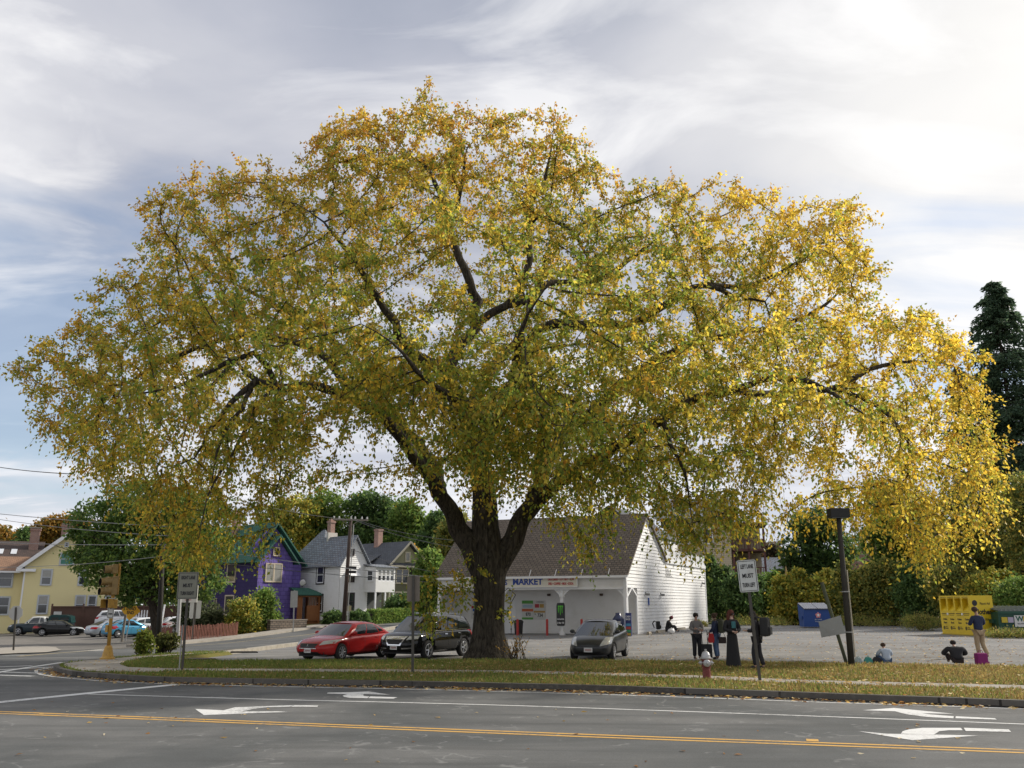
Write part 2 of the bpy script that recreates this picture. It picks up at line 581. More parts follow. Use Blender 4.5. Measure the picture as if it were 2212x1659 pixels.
ROAD = asphalt('road asphalt', (0.082, 0.086, 0.085), (0.135, 0.135, 0.130))
LOT = asphalt('lot asphalt', (0.175, 0.173, 0.168), (0.235, 0.230, 0.222), lines=False, scale=2)
SIDE = asphalt('side street asphalt', (0.150, 0.150, 0.150), (0.19, 0.188, 0.185), lines=False)
GRAVEL = asphalt('gravel yard', (0.15, 0.14, 0.125), (0.20, 0.185, 0.165), lines=False)
CONC = mat('concrete', (0.33, 0.30, 0.255), 0.9, var=0.22, vs=2.2, bump=0.4, bs=30, dirt=(0.20, 0.18, 0.14), ds=0.6)
KERBM = brickmat('granite kerb', (0.115, 0.105, 0.090), (0.060, 0.055, 0.046), (0.025, 0.022, 0.018), 1.7, 3.0, mortar=0.03, stain=(0.16, 0.145, 0.12))
KERBL = mat('pale kerb', (0.36, 0.33, 0.28), 0.9, var=0.3, vs=4, bump=0.4, dirt=(0.2, 0.17, 0.13), ds=1.0)
TURF = turf('turf', (0.12, 0.14, 0.036), (0.19, 0.145, 0.05), (0.20, 0.155, 0.055))
DIRT = turf('rough ground', (0.11, 0.10, 0.045), (0.15, 0.125, 0.06), (0.08, 0.085, 0.03))
def roadpaint(name, col, wear):
    m, h = newmat(name)
    co = h.n('ShaderNodeTexCoord').outputs['Object']
    a = h.n('ShaderNodeTexNoise', {'Vector': co, 'Scale': 9.0, 'Detail': 8.0, 'Roughness': 0.85})
    b0 = h.n('ShaderNodeTexNoise', {'Vector': co, 'Scale': 0.7, 'Detail': 4.0})
    k = h.math('ADD', a.outputs[0], h.math('MULTIPLY', b0.outputs[0], 0.5))
    c = h.mix(h.ramp(k, [(wear, 0.0), (wear + .16, 0.85)]), col, (0.13, 0.13, 0.125))
    b = h.n('ShaderNodeBsdfPrincipled', {'Base Color': c, 'Roughness': 0.8})
    finish(h, b.outputs[0]); MATS[name] = m
    return m


PAINTW = roadpaint('road paint white', (0.66, 0.66, 0.64), 0.77)
PAINTY = roadpaint('road paint yellow', (0.60, 0.34, 0.07), 0.75)
PAINTY2 = mat('road paint faded yellow', (0.42, 0.33, 0.17), 0.8, var=0.3, vs=5)


def drape(name, pts, dz, m, step=1.5, kind='structure', parent=None):
    """lay a polygon on the terrain dz above it"""
    bm = bmesh.new()
    vs = [bm.verts.new((p[0], p[1], 0)) for p in pts]
    bm.faces.new(vs)
    xs = [p[0] for p in pts]; ys = [p[1] for p in pts]
    for ax, lo, hi in ((0, min(xs), max(xs)), (1, min(ys), max(ys))):
        k = math.floor(lo / step) * step + step
        while k < hi:
            co = (k, 0, 0) if ax == 0 else (0, k, 0)
            no = (1, 0, 0) if ax == 0 else (0, 1, 0)
            bmesh.ops.bisect_plane(bm, geom=bm.verts[:] + bm.edges[:] + bm.faces[:], plane_co=co, plane_no=no)
            k += step
    bmesh.ops.triangulate(bm, faces=bm.faces[:])
    P = np.array([v.co[:2] for v in bm.verts])
    z = zta(P[:, 0], P[:, 1]) + dz
    for v, q in zip(bm.verts, z):
        v.co.z = q
    bmesh.ops.recalc_face_normals(bm, faces=bm.faces)
    me = bpy.data.meshes.new(name)
    bm.to_mesh(me); bm.free()
    if me.polygons and me.polygons[0].normal.z < 0:
        me.flip_normals()
    me.materials.append(m)
    for p in me.polygons:
        p.use_smooth = True
    o = bpy.data.objects.new(name, me)
    COL.objects.link(o)
    if parent:
        o.parent = parent
    if kind:
        o['kind'] = kind
    return o


def smoothline(pts, step=0.6):
    """Catmull-Rom through pts"""
    P = [Vector(p[:2]) for p in pts]
    out = []
    for i in range(len(P) - 1):
        a = P[max(i - 1, 0)]; b = P[i]; c = P[i + 1]; d = P[min(i + 2, len(P) - 1)]
        n = max(1, int((c - b).length / step))
        for k in range(n):
            t = k / n
            out.append(0.5 * ((2 * b) + (c - a) * t + (2 * a - 5 * b + 4 * c - d) * t * t + (3 * b - a - 3 * c + d) * t ** 3))
    out.append(P[-1])
    return out


def ribbon(name, line, wdt, dz, m, kind='structure', obj=True, mb=None, z0=None):
    """flat strip of a given width along a line; dz over the terrain"""
    L = [Vector(p[:2]) for p in line]
    mb = mb or MB()
    lv = []
    for i, p in enumerate(L):
        d = (L[min(i + 1, len(L) - 1)] - L[max(i - 1, 0)]).normalized()
        n = Vector((-d.y, d.x)) * wdt / 2
        lv.append((p + n, p - n))
    zs = zta([a.x for a, b in lv] + [b.x for a, b in lv], [a.y for a, b in lv] + [b.y for a, b in lv]) + dz
    k = len(lv)
    for i in range(k - 1):
        a, b = lv[i]; c, d = lv[i + 1]
        mb.add([(a.x, a.y, zs[i]), (b.x, b.y, zs[k + i]), (d.x, d.y, zs[k + i + 1]), (c.x, c.y, zs[i + 1])], [(0, 1, 2, 3)])
    if not obj:
        return mb
    o = mb.obj(name, m)
    o['kind'] = kind
    return o


# base terrain, reaching the horizon
gx = np.concatenate([np.arange(-1000, -120, 110), np.arange(-120, 121, 4), np.arange(230, 1001, 110)])
gy = np.concatenate([np.arange(-300, -40, 60), np.arange(-40, 181, 4), np.arange(240, 1501, 120)])
GX, GY = np.meshgrid(gx, gy)
GZ = zta(GX.ravel(), GY.ravel()) - 0.12
V = np.stack([GX.ravel(), GY.ravel(), GZ], 1)
nx_, ny_ = len(gx), len(gy)
idx = np.arange(nx_ * ny_).reshape(ny_, nx_)
FQ = np.stack([idx[:-1, :-1].ravel(), idx[:-1, 1:].ravel(), idx[1:, 1:].ravel(), idx[1:, :-1].ravel()], 1)
tag(meshobj('ground', V, FQ, DIRT, smooth=True), kind='structure')

# survey of the kerb line of the corner, running from the side street round the corner and away to the east
KERB = [(-13.3, 46.0), (-14.2, 41.0), (-15.0, 36.5), (-15.3, 33.0), (-14.9, 30.6), (-14.28, 29.1), (-12.82, 27.2), (-11.76, 26.5),
        (-10.82, 25.8), (-9.1, 24.95), (-6.4, 24.4), (-2.54, 23.7), (-0.14, 23.1), (1.82, 22.6), (4.47, 21.6), (6.66, 20.7), (7.9, 20.15),
        (10.57, 19.0), (16, 16.2), (24, 12), (40, 3), (60, -9)]
KL = smoothline(KERB, 0.5)
# main road sheet: everything on the camera's side and the whole junction
road_pts = [(-80, -20), (75, -20)] + [(60, -9)] + [(p.x, p.y) for p in reversed(KL)][1:] + [(-13.1, 50), (-12.2, 58), (-11.2, 66), (-10.6, 76), (-9.3, 90), (-6, 110), (-12, 110),
            (-16.3, 92), (-18.6, 80), (-20.5, 72), (-22, 66), (-23.5, 60), (-26, 54), (-31, 51), (-38, 50), (-80, 48)]
drape('road', road_pts, 0.0, ROAD, 2.0)
# the parking area in front of the yellow house
drape('gravel_parking_area', [(-80, 46.5), (-36, 49), (-30, 50.5), (-25.5, 54.5), (-23.2, 61), (-24, 76), (-27, 92), (-80, 96)], 0.012, GRAVEL, 2.5)
# the lot of the market
lot_edge = [(-12.75, 41.8), (-12.8, 38), (-12.75, 35.0), (-12.2, 33.3), (-11.2, 32.8), (-8.73, 33.1), (-3.58, 33.3), (-1, 33.4), (2.62, 32.9), (9.73, 31.2), (16.1, 29.4), (24, 26), (45, 15)]
LE = smoothline(lot_edge, 1.0)
lot_pts = [(p.x, p.y) for p in LE] + [(60, 40), (50, 70), (24, 69.5), (14, 76), (2, 84), (-8.8, 84), (-9.6, 76), (-10.2, 66), (-11.2, 58), (-12.1, 50), (-12.5, 46)]
drape('parking_lot', lot_pts, 0.008, LOT, 2.0)
# grass strip: a raised block behind the kerb
strip = [(p.x, p.y) for p in KL if p.y < 41.5 or p.x > 0]
inner = []
for i, p in enumerate(KL):
    d = (KL[min(i + 1, len(KL) - 1)] - KL[max(i - 1, 0)]).normalized()
    inner.append(Vector((p.x - d.y * 0.16, p.y + d.x * 0.16)))
sp = [(p.x, p.y) for p in inner if p.y < 42]
turf_pts = sp + [(45, 15.0)] + [(p.x, p.y) for p in reversed(LE)][1:]


def strip_z(x, y):
    """height of the grass strip over the road: highest in the middle, falling to the lot"""
    return 0.14


drape('grass_verge', turf_pts, 0.135, TURF, 1.2)
mb = MB()
kz = zta([p.x for p in KL], [p.y for p in KL])
for i in range(len(KL) - 1):
    a, b = KL[i], KL[i + 1]; c, d = inner[i], inner[i + 1]
    za, zb = kz[i], kz[i + 1]
    mb.add([(a.x, a.y, za - .05), (b.x, b.y, zb - .05), (b.x, b.y, zb + .15), (a.x, a.y, za + .15), (d.x, d.y, zb + .15), (c.x, c.y, za + .15), (d.x, d.y, zb - .05), (c.x, c.y, za - .05)],
           [(0, 1, 2, 3), (3, 2, 4, 5), (5, 4, 6, 7)])
tag(mb.obj('kerb', KERBM), kind='structure')
# low edge of the strip toward the lot
mb = MB()
lz = zta([p.x for p in LE], [p.y for p in LE])
for i in range(len(LE) - 1):
    a, b = LE[i], LE[i + 1]
    n0 = (LE[i + 1] - LE[max(i - 1, 0)]).normalized(); n1_ = (LE[min(i + 2, len(LE) - 1)] - LE[i]).normalized()
    a2 = a + Vector((-n0.y, n0.x)) * .25; b2 = b + Vector((-n1_.y, n1_.x)) * .25
    mb.add([(a.x, a.y, lz[i] + .137), (b.x, b.y, lz[i + 1] + .137), (b2.x, b2.y, lz[i + 1] - .03), (a2.x, a2.y, lz[i] - .03)], [(0, 1, 2, 3)])
tag(mb.obj('verge_bank', TURF), kind='structure')
# sidewalk band in the strip and the wide corner
sw = smoothline([(-13.6, 29.9), (-12.2, 28.4), (-10.5, 27.9), (-8.1, 27.75), (-2.95, 27.35), (-0.16, 27.0), (2.1, 26.3), (5.2, 25.0), (7.6, 23.6), (12.2, 22.1), (18, 19.6), (30, 14.5), (50, 5)], 0.8)
ribbon('sidewalk', sw, 1.05, 0.147, CONC)
drape('sidewalk_corner', [(-15.05, 33.2), (-15.15, 32.0), (-14.7, 30.6), (-14.1, 29.3), (-12.7, 27.5), (-11.6, 26.85), (-10.2, 26.9), (-10.2, 28.3), (-11.9, 28.9), (-12.8, 30.4), (-13.4, 32.4),
                          (-13.75, 35), (-13.5, 38), (-13.0, 41.5), (-13.45, 41.5), (-14.2, 38), (-14.75, 35.5)], 0.151, CONC, 0.8)
# ---- painted markings
edge = smoothline([(-15.3, 30.8), (-15.25, 29.9), (-14.9, 29.2), (-14.15, 28.0), (-13.28, 27.1), (-11.51, 25.8), (-10.63, 25.3), (-8.77, 24.6), (-6.29, 24.0), (-2.5, 23.2), (1.76, 22.0), (4.74, 20.95), (6.87, 20.1), (10.33, 18.95), (16, 16.4), (24, 12.5), (40, 4)], 0.7)
ribbon('edge_line_marking', edge, 0.10, 0.004, PAINTW)
lane = smoothline([(-10.2, 22.05), (-5.43, 20.8), (-2, 20.05), (1.51, 19.1), (8.99, 16.6), (16, 13.8), (24, 10), (40, 1)], 0.7)
ribbon('lane_line_marking', lane, 0.10, 0.004, PAINTW)
yc = smoothline([(-60, 27), (-30, 23.4), (-16, 20), (-10.05, 18.35), (-7.3, 17.6), (-4.33, 16.75), (1.19, 15.2), (7.37, 13.6), (14, 11.6), (24, 8), (44, -2)], 0.7)
mbx = MB()
for off in (-0.13, 0.13):
    L2 = []
    for i, p in enumerate(yc):
        d = (yc[min(i + 1, len(yc) - 1)] - yc[max(i - 1, 0)]).normalized()
        L2.append(Vector((p.x - d.y * off, p.y + d.x * off)))
    ribbon('', L2, 0.11, 0.004, PAINTY, obj=False, mb=mbx)
tag(mbx.obj('centre_line_marking', PAINTY), kind='structure')
ribbon('stop_line_marking', [(-12.6, 17.0), (-11.0, 20.2), (-9.9, 22.4), (-8.8, 24.5)], 0.34, 0.005, PAINTW)
a_ = g(1755, 1601); 
mb = MB(); mb.M = Matrix.Translation((a_.x, a_.y, 0.0045)) @ Matrix.Rotation(R(-16), 4, 'Z'); mb.poly([(-.09, -.12, 0), (.09, -.12, 0), (.09, .12, 0), (-.09, .12, 0)])
b_ = g(2165 - 405, 1621 - 100)
tag(mb.obj('yellow_road_patch', PAINTY), kind='structure')
# crosswalk and lines in the junction on the left
mb = MB()
for (x0, y0, x1, y1, wd) in ((0, 1441, 70, 1438, .22), (0, 1447, 125, 1441, .22), (0, 1455, 100, 1443, .0), (0, 1452, 95, 1455, .22), (0, 1459, 72, 1461, .22)):
    if wd:
        p, q = g(x0, y0), g(x1, y1)
        ribbon('', [p + (p - q) * 0.7, p, q], wd, 0.004, PAINTW, obj=False, mb=mb)
p, q = g(30, 1447), g(136, 1431)
ribbon('', [p + (p - q), p, q], .2, 0.006, PAINTW, obj=False, mb=mb)
tag(mb.obj('crosswalk_marking', PAINTW), kind='structure')
mb = MB()
for (x0, y0, x1, y1, wd) in ((85, 1403, 250, 1398, .25), (150, 1409, 240, 1401, .22), (196, 1406, 238, 1406, .6), (5, 1417, 52, 1416, .25)):
    p, q = g(x0, y0), g(x1, y1)
    ribbon('', [p, (p + q) / 2, q], wd, 0.004, PAINTW, obj=False, mb=mb)
tag(mb.obj('side_street_marking', PAINTW), kind='structure')
p1 = [g(px, py) for px, py in ((40, 1418), (150, 1409), (260, 1401), (380, 1397), (470, 1391), (560, 1382), (640, 1374), (720, 1363), (830, 1349))]
ribbon('side_street_centre_marking', smoothline(p1, 1.0), 0.2, 0.005, PAINTY2)
# side street kerbs with a concrete walk on the far side
nk = smoothline([(-13.5, 42), (-13.1, 50), (-12.2, 58), (-11.2, 66), (-10.6, 76), (-9.3, 90), (-6, 108)], 1.5)
fk = smoothline([(-23.5, 60), (-22, 66), (-20.5, 72), (-18.6, 80), (-16.3, 92), (-12, 110)], 1.5)


def kerbstone(name, L, wd, hgt, m, side):
    mb = MB()
    z = zta([p.x for p in L], [p.y for p in L])
    for i in range(len(L) - 1):
        d = (L[i + 1] - L[i]).normalized(); n = Vector((-d.y, d.x)) * wd * side
        a, b = L[i], L[i + 1]; c, e = a + n, b + n
        mb.add([(a.x, a.y, z[i] - .1), (b.x, b.y, z[i + 1] - .1), (b.x, b.y, z[i + 1] + hgt), (a.x, a.y, z[i] + hgt), (e.x, e.y, z[i + 1] + hgt), (c.x, c.y, z[i] + hgt), (e.x, e.y, z[i + 1] - .1), (c.x, c.y, z[i] - .1)],
               [(0, 1, 2, 3), (3, 2, 4, 5), (5, 4, 6, 7)])
    for i in (0, len(L) - 1):
        d = (L[min(i + 1, len(L) - 1)] - L[max(i - 1, 0)]).normalized(); n = Vector((-d.y, d.x)) * wd * side
        a = L[i]; c = a + n
        mb.add([(a.x, a.y, z[i] - .1), (c.x, c.y, z[i] - .1), (c.x, c.y, z[i] + hgt), (a.x, a.y, z[i] + hgt)], [(0, 1, 2, 3)])
    o = mb.obj(name, m); o['kind'] = 'structure'
    return o


kerbstone('lot_kerb', nk, 0.3, 0.13, KERBL, -1)
kerbstone('far_sidewalk', fk, 1.7, 0.14, CONC, 1)
# far corner pad on the left
drape('corner_sidewalk', [(p.x, p.y) for p in (g(-60, 1418), g(40, 1413), g(100, 1411), g(132, 1406), g(120, 1399), g(80, 1396), g(20, 1400), g(-60, 1403))], 0.05, CONC, 1.5)

# ---- turn arrows, surveyed on the road
def s3(X, Y): return g(1267.2 + X * .42705, 1382.4 + Y * .42705)
def s2(X, Y): return g(518.4 + X * .3385, 1382.4 + Y * .3385)
def s1(X, Y): return g(X * .2604, 1353.6 + Y * .2604)


def arrow(polys, conv):
    mb = MB()
    for k, P in enumerate(polys):
        mb.poly([(q.x, q.y, 0.0045 + 0.0012 * k) for q in (conv(*p) for p in P)])
    tag(mb.obj('arrow_marking', PAINTW), kind='structure')


arrow([[(1395, 358), (1555, 347), (1860, 375), (1700, 372), (1580, 364)], [(1560, 364), (1650, 368), (1740, 380), (1858, 390), (1855, 398), (1720, 392), (1620, 379)],
       [(1868, 391), (2065, 398), (2075, 406), (1866, 400)]], s3)
arrow([[(1375, 464), (1520, 476), (1760, 482), (1985, 489), (1650, 510), (1500, 488)], [(1590, 480), (1600, 466), (1630, 456), (1700, 450), (1893, 448), (1903, 462), (1830, 462), (1785, 466), (1758, 484)],
       [(1908, 450), (2135, 457), (2148, 468), (1918, 463)]], s3)
arrow([[(555, 344), (560, 340), (700, 336), (820, 330), (957, 351), (860, 350), (790, 346), (660, 347)], [(655, 358), (690, 347), (795, 346), (785, 353), (790, 360), (826, 363), (812, 374), (700, 373), (664, 367)],
       [(832, 364), (1005, 368), (978, 378), (818, 374)]], s2)
arrow([[(1620, 690), (1850, 698), (2010, 705), (2310, 707), (2390, 710), (2212, 718), (1690, 738)], [(1840, 702), (1950, 675), (2180, 663), (2437, 657), (2400, 668), (2212, 676), (2100, 686), (2010, 707)],
       [(2445, 657), (2640, 661), (2632, 669), (2412, 667)]], s1)
# ---------------------------------------------------------------- buildings
def lap_wall(mb, P, ux, nrm, poly, lap=0.16, out=0.042):
    """clapboards: saw-tooth boards over a convex polygon given in (along, height) on the wall at P; ux along, nrm outward"""
    P = Vector(P); ux = Vector(ux); nrm = Vector(nrm); uz = Vector((0, 0, 1))
    zmin = min(p[1] for p in poly); zmax = max(p[1] for p in poly)

    def span(z):
        xs = []
        n = len(poly)
        for i in range(n):
            (x0, z0), (x1, z1) = poly[i], poly[(i + 1) % n]
            if (z0 - z) * (z1 - z) <= 0 and abs(z1 - z0) > 1e-9:
                xs.append(x0 + (x1 - x0) * (z - z0) / (z1 - z0))
            elif abs(z1 - z0) <= 1e-9 and abs(z0 - z) < 1e-6:
                xs += [x0, x1]
        return (min(xs), max(xs)) if xs else None
    z = zmin
    while z < zmax - 1e-4:
        z2 = min(z + lap, zmax)
        a = span(z + 1e-4); b = span(z2 - 1e-4)
        if a and b:
            q = lambda x, zz, o: P + ux * x + uz * zz + nrm * o
            mb.add([q(a[0], z, out), q(a[1], z, out), q(b[1], z2, 0.003), q(b[0], z2, 0.003), q(a[0], z, 0.0), q(a[1], z, 0.0)], [(0, 1, 2, 3), (4, 5, 1, 0)])
        z = z2


class Face:
    """a vertical wall plane: local axes along the wall, outward, up"""
    def __init__(s, P, ux, nrm):
        s.P = Vector(P); s.ux = Vector(ux); s.n = Vector(nrm)

    def p(s, x, z, o=0.0):
        return s.P + s.ux * x + s.n * o + Vector((0, 0, z))

    def panel(s, mb, x0, x1, z0, z1, o0, o1):
        a = [s.p(x0, z0, o0), s.p(x1, z0, o0), s.p(x1, z1, o0), s.p(x0, z1, o0), s.p(x0, z0, o1), s.p(x1, z0, o1), s.p(x1, z1, o1), s.p(x0, z1, o1)]
        return mb.add(a, [(3, 2, 1, 0), (4, 5, 6, 7), (0, 1, 5, 4), (1, 2, 6, 5), (2, 3, 7, 6), (3, 0, 4, 7)])

    def bar(s, mb, a, b, wdt, o0, o1):
        """straight board from a to b (along, height) of a width"""
        a = Vector(a); b = Vector(b); d = (b - a).normalized(); n = Vector((-d.y, d.x)) * wdt / 2
        pts = [a - n, b - n, b + n, a + n]
        v = [s.p(q.x, q.y, o0) for q in pts] + [s.p(q.x, q.y, o1) for q in pts]
        return mb.add(v, [(3, 2, 1, 0), (4, 5, 6, 7), (0, 1, 5, 4), (1, 2, 6, 5), (2, 3, 7, 6), (3, 0, 4, 7)])

    def window(s, parent, x0, x1, z0, z1, frame=None, glassm=None, fw=0.10, mull=1, cross=True, shutters=None, glass_var=None, label=None):
        frame = frame or WHITE2
        s = Face(s.P + s.n * .035, s.ux, s.n)
        mb = MB()
        s.panel(mb, x0 - fw, x0, z0 - fw, z1 + fw, -0.02, 0.065); s.panel(mb, x1, x1 + fw, z0 - fw, z1 + fw, -0.02, 0.065)
        s.panel(mb, x0, x1, z1, z1 + fw, -0.02, 0.065); s.panel(mb, x0, x1, z0 - fw, z0, -0.02, 0.09)
        wv = (x1 - x0) / mull
        for k in range(1, mull):
            s.panel(mb, x0 + wv * k - 0.05, x0 + wv * k + 0.05, z0, z1, -0.02, 0.06)
        for k in range(mull):
            a, b = x0 + wv * k + (0.05 if k else 0), x0 + wv * (k + 1) - (0.05 if k < mull - 1 else 0)
            if cross:
                zm = (z0 + z1) / 2
                s.panel(mb, a, b, zm - 0.035, zm + 0.035, 0.0, 0.052)
            for e0, e1, e2, e3 in ((a, a + .05, z0, z1), (b - .05, b, z0, z1), (a + .05, b - .05, z0, z0 + .05), (a + .05, b - .05, z1 - .05, z1)):
                s.panel(mb, e0, e1, e2, e3, 0.0, 0.048)
        wn = mb.obj('window', frame, parent)
        if label:
            wn['label'] = label
        gb = MB()
        s.panel(gb, x0, x1, z0, z1, -0.015, 0.03)
        gb.obj('pane', glassm or GLASS, wn)
        cb = MB()
        if glass_var == 'shade':
            s.panel(cb, x0 + .06, x1 - .06, (z0 + z1) / 2 + 0.04, z1 - .05, 0.031, 0.036)
            cb.obj('blind', CURTAIN, wn)
        if shutters:
            for a, b in ((x0 - fw - .42, x0 - fw - .02), (x1 + fw + .02, x1 + fw + .42)):
                hb = MB(); s.panel(hb, a, b, z0 - .05, z1 + .05, 0.02, 0.07)
                for k in range(12):
                    zz_ = z0 + (z1 - z0) * (k + .5) / 12
                    s.panel(hb, a + .05, b - .05, zz_ - .02, zz_ + .03, 0.07, 0.085)
                hb.obj('shutter', shutters, parent)
        return wn


def slab(mb, pts, th):
    """roof plane of four or more points with a thickness below"""
    pts = [Vector(p) for p in pts]
    n = (pts[1] - pts[0]).cross(pts[2] - pts[0]).normalized()
    if n.z < 0:
        n = -n
    low = [p - n * th for p in pts]
    k = len(pts)
    mb.add(pts + low, [tuple(range(k)), tuple(range(2 * k - 1, k - 1, -1))] + [(i, (i + 1) % k, k + (i + 1) % k, k + i) for i in range(k)])


def chimney(parent, x, y, z0, z1, w_=0.65, cap=True, m=None):
    mb = MB(); mb.b2((x - w_ / 2, y - w_ / 2, z0), (x + w_ / 2, y + w_ / 2, z1)); mb.b2((x - w_ / 2 - .07, y - w_ / 2 - .07, z1 - .25), (x + w_ / 2 + .07, y + w_ / 2 + .07, z1 - .05))
    c = mb.obj('chimney', m or CHIMNEY, parent)
    if cap:
        mb = MB(); mb.b2((x - .2, y - .2, z1), (x + .2, y + .2, z1 + .22)); mb.obj('flue', CHIMNEY, c)
    return c


# local frame of a house: x along the front (its lit face), y to the back, z up; origin at the near corner
def frame(P, beta):
    return Vector(P), R(beta)


# ============ market
MKW, MKD = 13.0, 20.0
mk = thing('market_building', 'white clapboard market with a steep brown shingle roof and an open front porch', 'shop', (6.86, 55.0, 0.12), math.atan2(.4305, .9026) * -1)
# local x = along the front towards the left is negative; y goes back
# front face runs along local -x; world direction of local x is (cos, -sin)
Wt = WHITE
E = 3.75; D0 = 2.1          # eave height, porch depth
pk = (4.3, 7.6)             # ridge: distance back, height
fl = 8.6; dz_ = 4.75        # where the steep back slope meets the flat roof
Fr = Face((0, 0, 0), (-1, 0, 0), (0, -1, 0)); FrI = Face((0, D0, 0), (-1, 0, 0), (0, -1, 0)); Sd = Face((0, 0, 0), (0, 1, 0), (1, 0, 0)); SdL = Face((-MKW, 0, 0), (0, 1, 0), (-1, 0, 0))
wall = MB()
lap_wall(wall, (0, 0, 0), (-1, 0, 0), (0, -1, 0), [(0, 2.86), (MKW, 2.86), (MKW, E), (0, E)], 0.21)
lap_wall(wall, (0, D0, 0), (-1, 0, 0), (0, -1, 0), [(0, 0.0), (MKW, 0.0), (MKW, 2.9), (0, 2.9)], 0.2)
lap_wall(wall, (0, 0, 0), (0, 1, 0), (1, 0, 0), [(D0, 0.0), (MKD, 0.0), (MKD, 2.9), (D0, 2.9)], 0.21)
lap_wall(wall, (0, 0, 0), (0, 1, 0), (1, 0, 0), [(0, 2.9), (MKD, 2.9), (MKD, E), (0, E)], 0.21)
lap_wall(wall, (0, 0, 0), (0, 1, 0), (1, 0, 0), [(0.02, E), (fl + 1.7, E), (fl, dz_), (pk[0], pk[1] - .05)], 0.21)
lap_wall(wall, (0, 0, 0), (0, 1, 0), (1, 0, 0), [(fl, E), (MKD, E), (MKD, dz_), (fl, dz_)], 0.21)
for zz0, poly_ in ((0, [(0, 0), (MKD, 0), (MKD, dz_), (fl, dz_), (pk[0], pk[1]), (0, E)]),):
    wall.prism(poly_, (-MKW + .01, 0.0, 0), (0, 1, 0), (0, 0, 1), (0, 0, 0) if 0 else (1, 0, 0), 0.06)
wall.b2((-MKW, MKD - .1, 0), (0, MKD, dz_))
wall.b2((-MKW, D0 + .01, 0), (-0.002, D0 + .1, 3.0))
wall.obj('wall', Wt, mk)
mb = MB(); mb.b2((-MKW + .05, 0.05, 2.88), (-.05, D0, 2.93)); mb.obj('porch_ceiling', WHITE, mk)
mb = MB(); mb.b2((-MKW, -0.3, -.35), (0.0, D0 + .1, 0.02)); mb.obj('porch_floor', mat('porch concrete', (0.14, 0.13, 0.12), 0.9, var=0.25, bump=0.2), mk)
rf = MB()
slab(rf, [(-MKW - .25, -.28, E - .12), (.22, -.28, E - .12), (.22, pk[0], pk[1] + .12), (-MKW - .25, pk[0], pk[1] + .12)], 0.12)
slab(rf, [(-MKW - .25, pk[0] + .002, pk[1] + .12), (.22, pk[0] + .002, pk[1] + .12), (.22, fl + .05, dz_ + .06), (-MKW - .25, fl + .05, dz_ + .06)], 0.12)
roof = rf.obj('roof', SHINGLE_BROWN, mk)
mb = MB(); mb.b2((-MKW, fl + .06, dz_ - .05), (0.06, MKD + .05, dz_ + .1)); mb.obj('flat_roof', mat('roofing felt', (0.12, 0.12, 0.12), 0.9), mk)
tr = MB()
tr.b2((-MKW - .25, -.36, E - .27), (.24, -.28, E - .13))                       # gutter
Fr.panel(tr, -0.03, .14, 0.02, E - .28, 0.03, .06)
Fr.panel(tr, MKW - .14, MKW + .02, 0.02, E - .28, 0.03, .06)
Sd.panel(tr, -.03, .14, 2.4, E - .15, 0.024, .055)
Fr.panel(tr, 0.15, MKW - .15, 2.80, 2.93, 0.0, .06)
Sd.bar(tr, (-.25, E - .30), (pk[0] + .03, pk[1] - .06), .18, 0.03, .10)
Sd.bar(tr, (pk[0] + .05, pk[1] - .05), (fl, dz_ - .02), .16, 0.031, .09)
Sd.panel(tr, fl + .05, MKD, dz_ - .08, dz_ + .16, 0.03, .11)
Sd.panel(tr, MKD - .14, MKD + .02, 0, dz_ - .1, 0.03, .06)
tr.obj('trim', WHITE2, mk)
for k in range(7):
    x = -1.0 - k * 1.75
    mb = MB(); mb.tube([(x, -.32, E - .12), (x, -.02, E + .28)], 0.018, 5); mb.obj('gutter_strap', WHITE2, mk)
# porch posts with braces
for x in (-0.09, -4.2, -8.4, -MKW + .09):
    mb = MB()
    mb.b2((x - .09, .02, 0.02), (x + .09, .18, 2.80)); mb.b2((x - .14, -.03, 2.36), (x + .14, .2, 2.46)); mb.b2((x - .14, -.03, 0.02), (x + .14, .21, .28))
    p_ = mb.obj('porch_post', WHITE2, mk)
    mb = MB()
    for s_ in (-1, 1):
        if (x > -.5 and s_ > 0) or (x < -MKW + .5 and s_ < 0):
            continue
        Fr.bar(mb, (-x - s_ * 0.02, 2.40), (-x - s_ * .52, 2.86), .1, -.16, -.05)
        Fq_ = [(-x, 2.46), (-x - s_ * .46, 2.86), (-x, 2.86)]
        mb.prism([(-a, b) for a, b in Fq_], (0, .08, 0), (1, 0, 0), (0, 0, 1), (0, 1, 0), .04)
    mb.obj('brace', WHITE2, p_)
# side archway at the porch end
mb = MB()
Sd.panel(mb, .14, .30, 0, 2.40, -.04, .02); Sd.panel(mb, D0 - .16, D0, 0, 2.46, -.04, .05)
Sd.bar(mb, (.20, 2.40), (D0 * .5, 2.92), .12, -.04, .05); Sd.bar(mb, (D0 - .08, 2.42), (D0 * .5, 2.92), .12, -.038, .052)
mb.obj('side_arch', WHITE2, mk)
mb = MB(); Sd.panel(mb, MKD * .98 - 11.4, MKD, dz_ + .16, dz_ + .20, 0.0, .05); Sd.panel(mb, MKD - 11.8, MKD, dz_ + .84, dz_ + .90, 0.0, .06)
for k in range(9):
    Sd.panel(mb, fl + .1 + k * 1.4, fl + .16 + k * 1.4, dz_ + .1, dz_ + .9, 0.0, .055)
Sd.panel(mb, fl + .2, MKD - .05, dz_ + .2, dz_ + .82, 0.01, .03)
mb.obj('deck_railing', mat('railing boards', (0.62, 0.63, 0.64), 0.6, var=0.12), mk)
